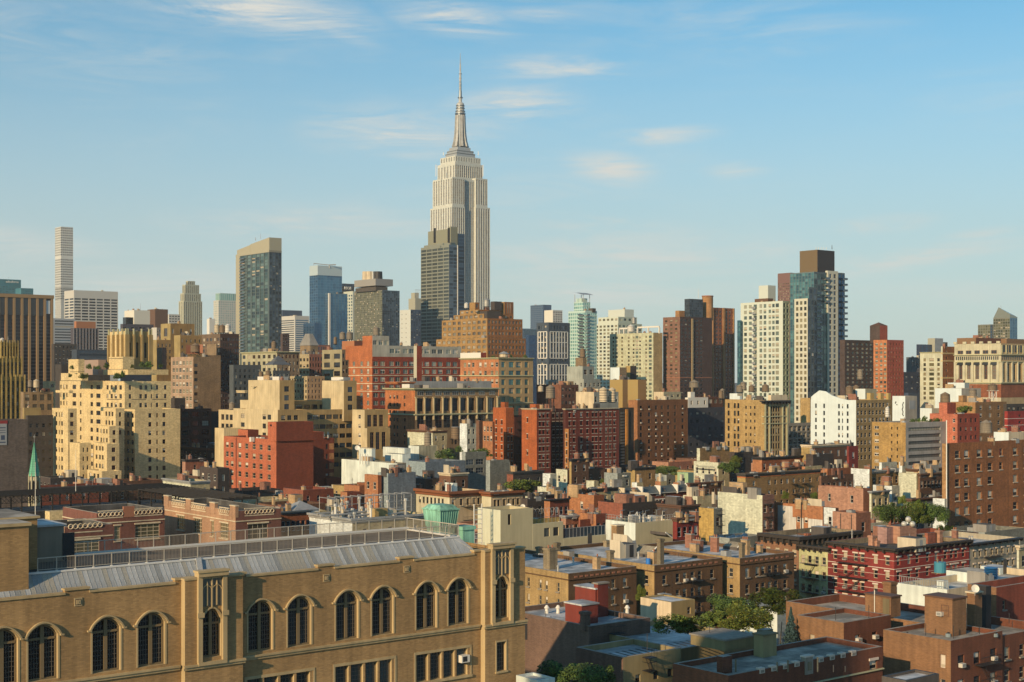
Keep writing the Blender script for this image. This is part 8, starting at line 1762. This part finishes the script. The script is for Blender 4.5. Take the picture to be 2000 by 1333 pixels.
fescape(v, 'W', 1668, 4, 39, 28.5, 60); k = v.k; eC = v.C[1]; v2 = v; eE = v.C[1]+AX[1]*v.Ls; eW = v.C[1]+BX[1]*v.Lw
b = Bd('tenement', 'pale yellow painted tenement with black fire escapes and dark cornice', 'building')
v = vol(b, 1560.5, 1616.6, None, 1070, d=eW, mat=M('yellow_paint', w_('d8c484', .95), .85, 'nbrick'), wid=16, W=[tW([1568, 1581, 1595, 1609], w=8, h=15, p=28.5, t=20, ac=.2)], cor=(9, .8, CO, 1.2), roof='tar', inn=CH, clut=2); fescape(v, 'W', 1586, 4, 36, 28.5, 26); e3 = v.C[1]+BX[1]*v.Lw
b = Bd('tenement', 'rose-brown tenement with a heavy bracketed dark cornice beside the yellow one', 'building')
v = vol(b, 1486, 1560, None, 1049, d=e3, mat=M('rose_brown_paint', w_('a46c48', .9), .9, 'nbrick'), wid=16, W=[tW([1500, 1518, 1535, 1551], w=9, h=12, p=28, t=26, bl=.8)], cor=(14, 1.0, CO, 1.3), roof='silver', inn=CH, clut=2); D_ = v.d
chim(b, 1577, 1060, D_+7, 11, 18, v.zr, M('chimney_orange', w_('c06840', .9), .9, 'nbrick')); bulk(b, 1572, 1584, 1594, 1034, D_+14, v.zr, wl); lo('cream low roof with a pale parapet behind the yellow and rose-brown tenements', 1560, 1600, 1665, 1046, 17.5, 'cream', 'grey', roof='white', cl=4)
b = v.B
for (p0, p1, p2, yt, m) in ((1714, 1732, 1745, 1031, TM['rose']), (1731, 1758, 1790, 1029, TM['salmon']), (1806, 1812, 1828, 1042, TM['red'])): bulk(v2.B, p0, p1, p2, yt, eC+14, v2.zr, m[0], matS=m[1], door=0)
for px, w, h in ((1703, 14, 20), (1712, 12, 10), (1834, 14, 30)): chim(v2.B, px, 1066, eC+8 if px < 1800 else eC+16, w, h, v2.zr, TM['salmon'][0], 1)
b = v2.B; x0, y0, z0 = W3(1774, 1024, eC+16)
for dx, dz in ((-.7, 0), (.7, 0), (0, .8)): q = b.loc(x0+dx, y0); g = G(); [g.cyl(q[0], q[1], z0+dz+.5*(-cos(pi*i/6)), z0+dz+.5*(-cos(pi*(i+1)/6)), max(.02, .5*sin(pi*i/6)), max(.02, .5*sin(pi*(i+1)/6)), M('vent_ball', (.5, .48, .42), .35, 'plain', .3), 12, False) for i in range(6)]; g.obj('vent_ball', b.root)
b = Bd('tenement', 'grey-white tenement with round-headed windows right of the crimson corner tenement', 'building')
v = vol(b, None, 1893.5, 1990, 1062, d=eE+.3, mat=TM['grey'][0], matS=M('dove_paint', s_('a09480', 1), .85, 'stone'), dep=14, S=[tW([1903, 1914, 1925, 1937, 1947, 1958, 1969, 1979], w=4.2, h=12, p=26, t=16, lint=KW, gl='dark', bl=.1)], cor=(6, .9, BLK, 2), roof='silver', clut=5); fescape(v, 'S', 1936, 2, 32, 26, 30, False)
lo('cream tenement with white windows cut by the right edge', 1986, 1990, 2050, 1066, 18.5, 'cream', 'cream', nw=0, ns=3, cl=1, rows=2)
# white roofs behind the brick bulkheads
b = Bd('low_building', 'bright white flat roof with white roof houses and a spiral blue tank, right', 'building')
v = vol(b, 1752, 1850, 2060, 1152, H=18, mat=wl, matS=CRM, roof='white', cop=WRF, clut=2); D_ = v.d; zr = v.zr
bulk(b, 1848, 1898, 1940, 1120, D_+12, zr, wl, 'gravel', matS=wl); bulk(b, 1915, 1952, 1976, 1110, D_+20, zr, wl, 'silver', matS=wl, door=1); bulk(b, 1830, 1844, 1852, 1135, D_+5, zr, wl, 'white')
x0, y0, z0 = W3(1836, 1098, D_+38); q = b.loc(x0, y0); g = G(); g.cyl(q[0], q[1], z0-1.6, z0, .9, .9, M('teal_tank', (.05, .22, .30), .4), 14); g.obj('tank', b.root); g = G()
for a in (-.6, .6): g.box(q[0]+a-.1, q[1]-.1, zr, q[0]+a+.1, q[1]+.1, z0-1.7, CH)
g.box(q[0]-1, q[1]-.9, z0-1.69, q[0]+1, q[1]+.9, z0-1.605, CH); g.obj('tank_stand', b.root)
q = inside(v, .6, .45); g = G(); [g.cyl(q[0], q[1], zr+i*.22, zr+i*.22+.12, .85, .95, M('blue_hose', (.02, .14, .34), .5), 14) for i in range(10)]; g.obj('blue_tank', b.root)
g = G(); x, y = v.lo
for i in range(22): g.rod((x+.3, y+v.Lw*.98*i/21, zr), (x+.3, y+v.Lw*.98*i/21, v.zt+.9), .045, GRY)
g.rod((x+.3, y, v.zt+.9), (x+.3, y+v.Lw, v.zt+.9), .05, GRY); g.obj('rail', b.root)
# shaded house with red stair house right of the school
b = Bd('tenement', 'shaded brick house with a blue-grey roof and a dark red stair tower beside the school', 'building')
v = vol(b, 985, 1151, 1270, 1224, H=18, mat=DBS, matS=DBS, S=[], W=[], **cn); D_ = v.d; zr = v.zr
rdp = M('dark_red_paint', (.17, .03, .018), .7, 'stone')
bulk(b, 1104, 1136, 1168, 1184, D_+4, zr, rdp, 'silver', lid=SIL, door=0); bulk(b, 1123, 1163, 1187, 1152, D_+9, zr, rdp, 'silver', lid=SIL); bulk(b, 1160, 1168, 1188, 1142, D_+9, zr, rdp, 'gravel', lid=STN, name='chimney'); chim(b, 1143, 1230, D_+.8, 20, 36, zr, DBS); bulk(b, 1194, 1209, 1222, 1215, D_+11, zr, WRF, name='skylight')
g = G(); x, y = v.lo; P0 = W3(1161, 1195, D_+4); 
for px, yb_, h in ((1066, 1220, 26), (1076, 1225, 22), (1201, 1206, 22), (1212, 1208, 22)): antenna(b, px, yb_, D_+8, h)
for px, yb_ in ((1068, 1204), (1090, 1204), (1225, 1198)): x0, y0, _ = W3(px, yb_, D_+12); q = b.loc(x0, y0); g = G(); g.cyl(q[0], q[1], zr, zr+.6, .22, .18, WHT, 10); g.cyl(q[0], q[1], zr+.6, zr+.95, .34, .12, WHT, 10); g.obj('vent', b.root)
g = G(); u = along(1146, v.C, BX); g.box(v.lo[0]-.03, v.lo[1]+along(1030, v.C, BX), v.zt-3, v.lo[0]-.004, v.lo[1]+along(1000, v.C, BX)+0, v.zt-.5, BLK); g.obj('tar_patch', b.root)
fescape(v, 'S', 1200, 2, 20, 30, 24)
b = Bd('low_building', 'cream garden house with a flat blue-grey roof between the trees', 'building')
v = vol(b, 1251, 1311, 1357, 1177, d=172, mat=CRM, matS=M('cream_shade', s_('9c8458', 1), .9, 'stone'), roof='silver', par=.15, S=[sp(cols=[1346], w=7, h=14, p=40, t=14, rows=1)]); bulk(b, 1284, 1300, 1312, 1164, 178, v.zt, WRF, 'white', 'skylight')
b = Bd('low_building', 'white walled yard shed behind the blue spruce', 'building')
vol(b, None, 1518, 1572, 1190, d=195, mat=wl, matS=TM['blue'][0], dep=8, roof='white', par=.3)
# olive roof house group
b = Bd('tenement', 'olive rendered house with a long blue-grey roof and boxy olive roof houses', 'building')
v = vol(b, 1125, 1217, 1330, 1285, H=18.3, mat=DBS, matS=OLV, S=[sp(cols=[1246, 1281, 1309], w=10, h=16, p=40, t=38, rows=1, fr=DGR)], **cn); D_ = v.d; zr = v.zr
vol(b, 1150, 1330, 1480, 1268, d=D_+12, mat=OLV, matS=OLV, **cn); bulk(b, 1349, 1416, 1478, 1253, D_+6, zr, OLV, 'silver', lid=STN); bulk(b, 1472, 1491, 1517, 1243, D_+4, zr-2, OLV, 'gravel', lid=OLD, matS=OLD); bulk(b, 1478, 1490, 1510, 1232, D_+8, zr, OLD, 'gravel')
fescape(v, 'S', 1262, 2, 6, 26, 16); antenna(b, 1264, 1272, D_+3, 34); antenna(b, 1386, 1248, D_+10, 26)
g = G(); x, y = v.lo
for i in range(18): g.poly([(x+1+i*.9, y+1.2+i*.1, zr+.012), (x+1.25+i*.9, y+1.2+i*.1, zr+.012), (x+1.6+i*.9, y+4.6, zr+.012), (x+1.3+i*.9, y+4.6, zr+.012)], TAR)
g.obj('roof_stain', b.root, kind='stuff')
# crenellated brick house at the bottom
b = Bd('tenement', 'red brick house with a white notched stone parapet at the bottom edge', 'building')
v = vol(b, 1314, 1423, 1724, 1320, H=18, mat=M('crenel_brick', s_('8c5034', .95), .9, 'nbrick', amt=1.2), matS=RBS, cop=STN, roof='gravel', par=.5, S=[sp(cols=[1706], w=18, h=20, p=60, t=26, rows=1, fr=CRM, lint=KW)], bands=[(46, 2.4, .2, LST)]); D_ = v.d; zr = v.zr; x, y = v.lo
for px in (1488, 1511, 1534, 1556, 1603, 1625, 1646, 1667):
    u = along(px, v.C, AX); g = G(); g.box(x+u-.34, y-.08, v.zt-.36, x+u+.34, y+.42, v.zt+.14, KW); g.box(x+u-.24, y-.1, v.zt-.3, x+u+.24, y-.081, v.zt-.05, STN); g.obj('parapet_stone', b.root)
u = along(1579, v.C, AX); g = G(); g.box(x+u-.55, y-.12, v.zt-1.3, x+u+.55, y+.45, v.zt+.35, STN); g.box(x+u-.65, y-.2, v.zt+.352, x+u+.65, y+.5, v.zt+.5, KW); g.box(x+u-.25, y-.2, v.zt-.9, x+u+.25, y-.121, v.zt-.1, CH); g.obj('carved_niche', b.root)
for px, yb_, h in ((1437, 1312, 26), (1539, 1300, 24), (1597, 1288, 30), (1518, 1300, 20), (1628, 1282, 14), (1651, 1282, 12)): x0, y0, _ = W3(px, yb_, D_+4); q = b.loc(x0, y0); g = G(); g.cyl(q[0], q[1], zr, zr+h*D_/F, .08, .08, CH if h > 15 else BLK, 6); g.obj('pipe', b.root)
chim(b, 1675, 1275, D_+19, 26, 14, zr, TM['salmon'][0], 4); bulk(b, 1400, 1412, 1430, 1284, D_+3, zr, RBS, 'gravel', 'parapet_block')
g = G(); q = b.loc(*W3(1604, 1262, D_+14)[:2])
# brick house behind with sunlit patch
b = Bd('tenement', 'brown brick house with a low parapet roof behind the notched parapet', 'building')
v = vol(b, 1556, 1648, 1740, 1217, H=18.5, mat=RBW, matS=RBS, W=[sp(cols=[1586], w=10, h=19, p=60, t=34, rows=1, fr=CRM)], S=[sp(cols=[1675, 1708], w=10, h=14, p=40, t=28, rows=1, fr=DGR, ac=.9)], cop=STN, roof='gravel', par=.5); D_ = v.d; zr = v.zr
for px in (1632, 1697): antenna(b, px, 1212 if px < 1650 else 1208, D_+3, 26)
# big brick block bottom right
b = Bd('apartment_building', 'warm red brick apartment building with two brick roof houses in the bottom right corner', 'building')
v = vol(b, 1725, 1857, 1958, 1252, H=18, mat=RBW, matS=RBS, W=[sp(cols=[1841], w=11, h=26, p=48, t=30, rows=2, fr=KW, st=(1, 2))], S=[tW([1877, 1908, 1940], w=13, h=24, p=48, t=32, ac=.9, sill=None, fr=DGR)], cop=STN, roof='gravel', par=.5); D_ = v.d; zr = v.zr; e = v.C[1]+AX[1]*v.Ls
fescape(v, 'S', 1922, 2, 58, 44, 40)
vol(b, None, 1958.4, 2060, 1242, d=e+.5, mat=RBW, matS=RBS, dep=30, cop=STN, roof='gravel', S=[tW([1967, 1996], w=10, h=24, p=44, t=24)])
bulk(b, 1806, 1860, 1887, 1172, D_+5, zr, RBW, 'tar', lid=BRN, matS=RBS); g = G(); q0 = W3(1846, 1192, D_+8); q = b.loc(q0[0], q0[1])
C2 = ((1860-1000)/F*(D_+5), D_+5); lx, ly = b.loc(*C2); u = along(1846, C2, BX); z_ = lambda yy: CZ-(yy-HY)*(D_+6)/F; ob('window', wmesh(1.0, 1.2, 1, 2, BRN, g_dark, 0, None, None), b.root, (lx-.03, ly+u+.5, z_(1203)), -pi/2); ob('air_conditioner', ACM, b.root, (lx, ly+u+.5, z_(1203)), -pi/2)
bulk(b, 1690, 1740, 1759, 1168, D_+17, zr, RBW, 'tar', lid=BRN, matS=RBS); chim(b, 1738, 1168, D_+24, 26, 32, zr, RBW); g = G(); 
C2 = ((1740-1000)/F*(D_+17), D_+17); lx, ly = b.loc(*C2); u = along(1731, C2, BX); g.box(lx-.04, ly+u-.45, zr, lx-.004, ly+u+.45, zr+2.1, OLD); g.obj('door', b.root)
u = along(1709, C2, BX); g = G(); g.rod((lx-.1, ly+u, zr), (lx-.1, ly+u, zr+2.9), .06, WHT); g.obj('pipe', b.root)
for px, yb_, h in ((1808, 1242, 24), (1862, 1248, 26), (1913, 1240, 14), (1971, 1218, 20), (1977, 1226, 12), (1888, 1228, 40)): antenna(b, px, yb_, D_+4, h)
for px, yb_ in ((1852, 1244), (1944, 1222), (1772, 1213)): x0, y0, _ = W3(px, yb_, D_+5); q = b.loc(x0, y0); g = G(); g.cyl(q[0], q[1], zr, zr+.35, .3, .28, TM['blue'][0], 10); g.cyl(q[0], q[1], zr+.351, zr+.5, .12, .12, BLK, 8); g.obj('drain', b.root)
b = Bd('apartment_building', 'red-brown brick wing with a small window and black shed above the corner block', 'building')
v = vol(b, 1890, 1946, 2060, 1148, H=20.5, mat=RBW, matS=M('rusty_red_brick', s_('843c28', .98), .9, 'nbrick', amt=1.2), S=[tW([1961], w=6, h=18, t=28, rows=1)], cop=STN, roof='silver', par=.8); D_ = v.d; bulk(b, 1898, 1926, 1936, 1146, D_-6, 10, BLK, 'tar', lid=None); bulk(b, 1888, 1904, 1918, 1160, D_-9, 10, RBW, 'gravel', lid=CRM); dish(b, 1905, 1150, D_-10, 8)
b = Bd('low_building', 'small dark shed with a wet blue roof at the bottom edge', 'building')
v = vol(b, 1722, 1770, 1834, 1330, d=127, mat=BRK[4], matS=BRK[4], roof='silver', par=.25, cop=BLK)
b = Bd('low_building', 'white garage roof at the bottom edge beside the school corner', 'building')
v = vol(b, 1008, 1050, 1084, 1330, d=118, mat=wl, roof='white', par=.2)
# garden trees
for px, yb_, w, h, kk, d, l in ((1330, 1244, 130, 46, 1, 150, 'wide low yellowish tree behind the blue-grey roofs'), (1252, 1176, 26, 36, 2, 182, 'small bright tree squeezed between two tan tenements'), (1424, 1206, 92, 46, 0, 176, 'dark green garden tree left of the fire escape tenement'), (1520, 1200, 110, 56, 1, 186, 'light green garden tree before the tan tenement with fire escapes'), (1458, 1236, 130, 62, 2, 165, 'brightest bushy garden tree in the middle of the yard'), (1400, 1228, 70, 38, 1, 168, 'green garden tree left of the brightest one'),
    (1545, 1292, 52, 106, 3, 158, 'blue-green spruce beside the brown brick house'), (1110, 1350, 130, 62, 0, 128, 'dark shaded tree at the bottom edge below the red stair house'), (1178, 1345, 56, 50, 0, 133, 'small shaded tree right of the dark one at the bottom edge')):
    tree(l, px, yb_, d, w, h, kk, 'spruce' if kk == 3 else 'tree', 'tree', zb=0)

# assumed tower outside the frame, placed so its shadow covers the nearest roofs
b = Bd('apartment_tower', 'assumed tall brown brick tower outside the view, added to shade the nearest roofs', 'building')
b.anchor(-64, 4); tw = G(); tw.box(0, 0, 0, 12, 12, 73, TM['brown'][0], TAR); tw.obj('wall', b.root)
for i in range(22):
    for j in range(3): ob('window', wmesh(1.2, 1.6, 1, 2, WHT, g_dark, 0, None, None), b.root, (1.2+j*3.2, -.06, 6+i*3.1))
# ---------------------------------------------------------------- plain low houses filling the blocks between
def fp(o):
    return None
RECT = []
for o in list(bpy.data.objects):
    if o.parent is None and o.type == 'EMPTY' and 'label' in o and o.get('category') in ('building', 'skyscraper', 'pergola'):
        us, vs_ = [], []
        for c in o.children:
            if c.type == 'MESH' and c.name.split('.')[0] in ('wall', 'roof_base'):
                for p in c.bound_box: us.append(p[0]); vs_.append(p[1])
        if us:
            U0 = o.location.x*AX[0]+o.location.y*AX[1]; V0 = o.location.x*BX[0]+o.location.y*BX[1]
            RECT.append((U0+min(us), U0+max(us), V0+min(vs_), V0+max(vs_), o['label'], o.location.copy()))
import re
def short(l):
    l = re.split(r' (?:with|behind|right|left|under|below|before|beside|between|at|on|in|by|standing|whose|cut|catching|and|carrying|seen|squeezed|peeping|half|next|against|above|dotted|topped|crowded|ending|nearest|filling|,) ?', l)[0]
    return ' '.join(l.replace(',', '').split()[:5])
rnd = random.Random(21); nfill = 0; cols_ = ['tan', 'red', 'brown', 'dark', 'grey', 'cream', 'dark', 'brown', 'white', 'salmon']; used = set()
feat = ['a tar roof', 'a silvered roof', 'a gravel roof', 'chimney pots', 'a stair house', 'roof vents', 'a pale parapet', 'a dark parapet']
U = -200
for ui in range(0, 60):
    for vi in range(-30, 60):
        u = ui*17+rnd.uniform(-1, 1)-60; vv = vi*16+rnd.uniform(-1, 1); wu, wv = rnd.uniform(9, 14), rnd.uniform(9, 13)
        if vi % 5 == 4: continue
        x = u*AX[0]+vv*BX[0]; y = u*AX[1]+vv*BX[1]
        if y < 235 or y > 780 or abs(x) > y*.375: continue
        if any(u < r[1]+1 and u+wu > r[0]-1 and vv < r[3]+1 and vv+wv > r[2]-1 for r in RECT): continue
        px = 1000+x/y*F; H = rnd.uniform(10, 15); yt = HY+(CZ-H)*F/y
        if yt > 1010 and px < 900: continue
        near = min(RECT, key=lambda r: (r[5].x-x)**2+(r[5].y-y)**2); dx = px-(1000+near[5].x/near[5].y*F)
        rel = 'behind' if y > near[5].y+8 and abs(dx) < 40 else ('left of' if dx < 0 else 'right of')
        c = rnd.choice(cols_); f = rnd.choice(feat); lab = 'low %s house with %s %s the %s' % (c, f, rel, short(near[4]))
        if lab in used:
            lab = lab.replace('low ', rnd.choice(('small low ', 'plain low ', 'narrow low ', 'squat low ', 'boxy low ')))
            if lab in used: lab = lab.replace('house', 'corner house')
            if lab in used: continue
        lab = ' '.join(lab.split()[:16]); used.add(lab)
        B = Bd('row_house', lab, 'house', 'low houses filling the blocks'); kk = F/y
        C = (x, y); mw, ms = TM[c]; ue, ve = 0, 0
        xe = x+AX[0]*wu; ye = y+AX[1]*wu; xw = x+BX[0]*wv; yw_ = y+BX[1]*wv
        v = vol(B, 1000+xw/yw_*F, px, 1000+xe/ye*F, yt, d=y, mat=mw, matS=ms, roof=('tar', 'silver', 'gravel')[feat.index(f) % 3], W=[sp(n=3, w=.6*kk, h=1.6*kk, p=3.2*kk, t=1.6*kk, rows=1)], S=[sp(n=3, w=.75*kk, h=1.6*kk, p=3.2*kk, t=1.6*kk, rows=1)], cop=(CRM if 'pale' in f else (DGR if 'dark' in f else None)), clut=3)
        nfill += 1
print('FILL', nfill)
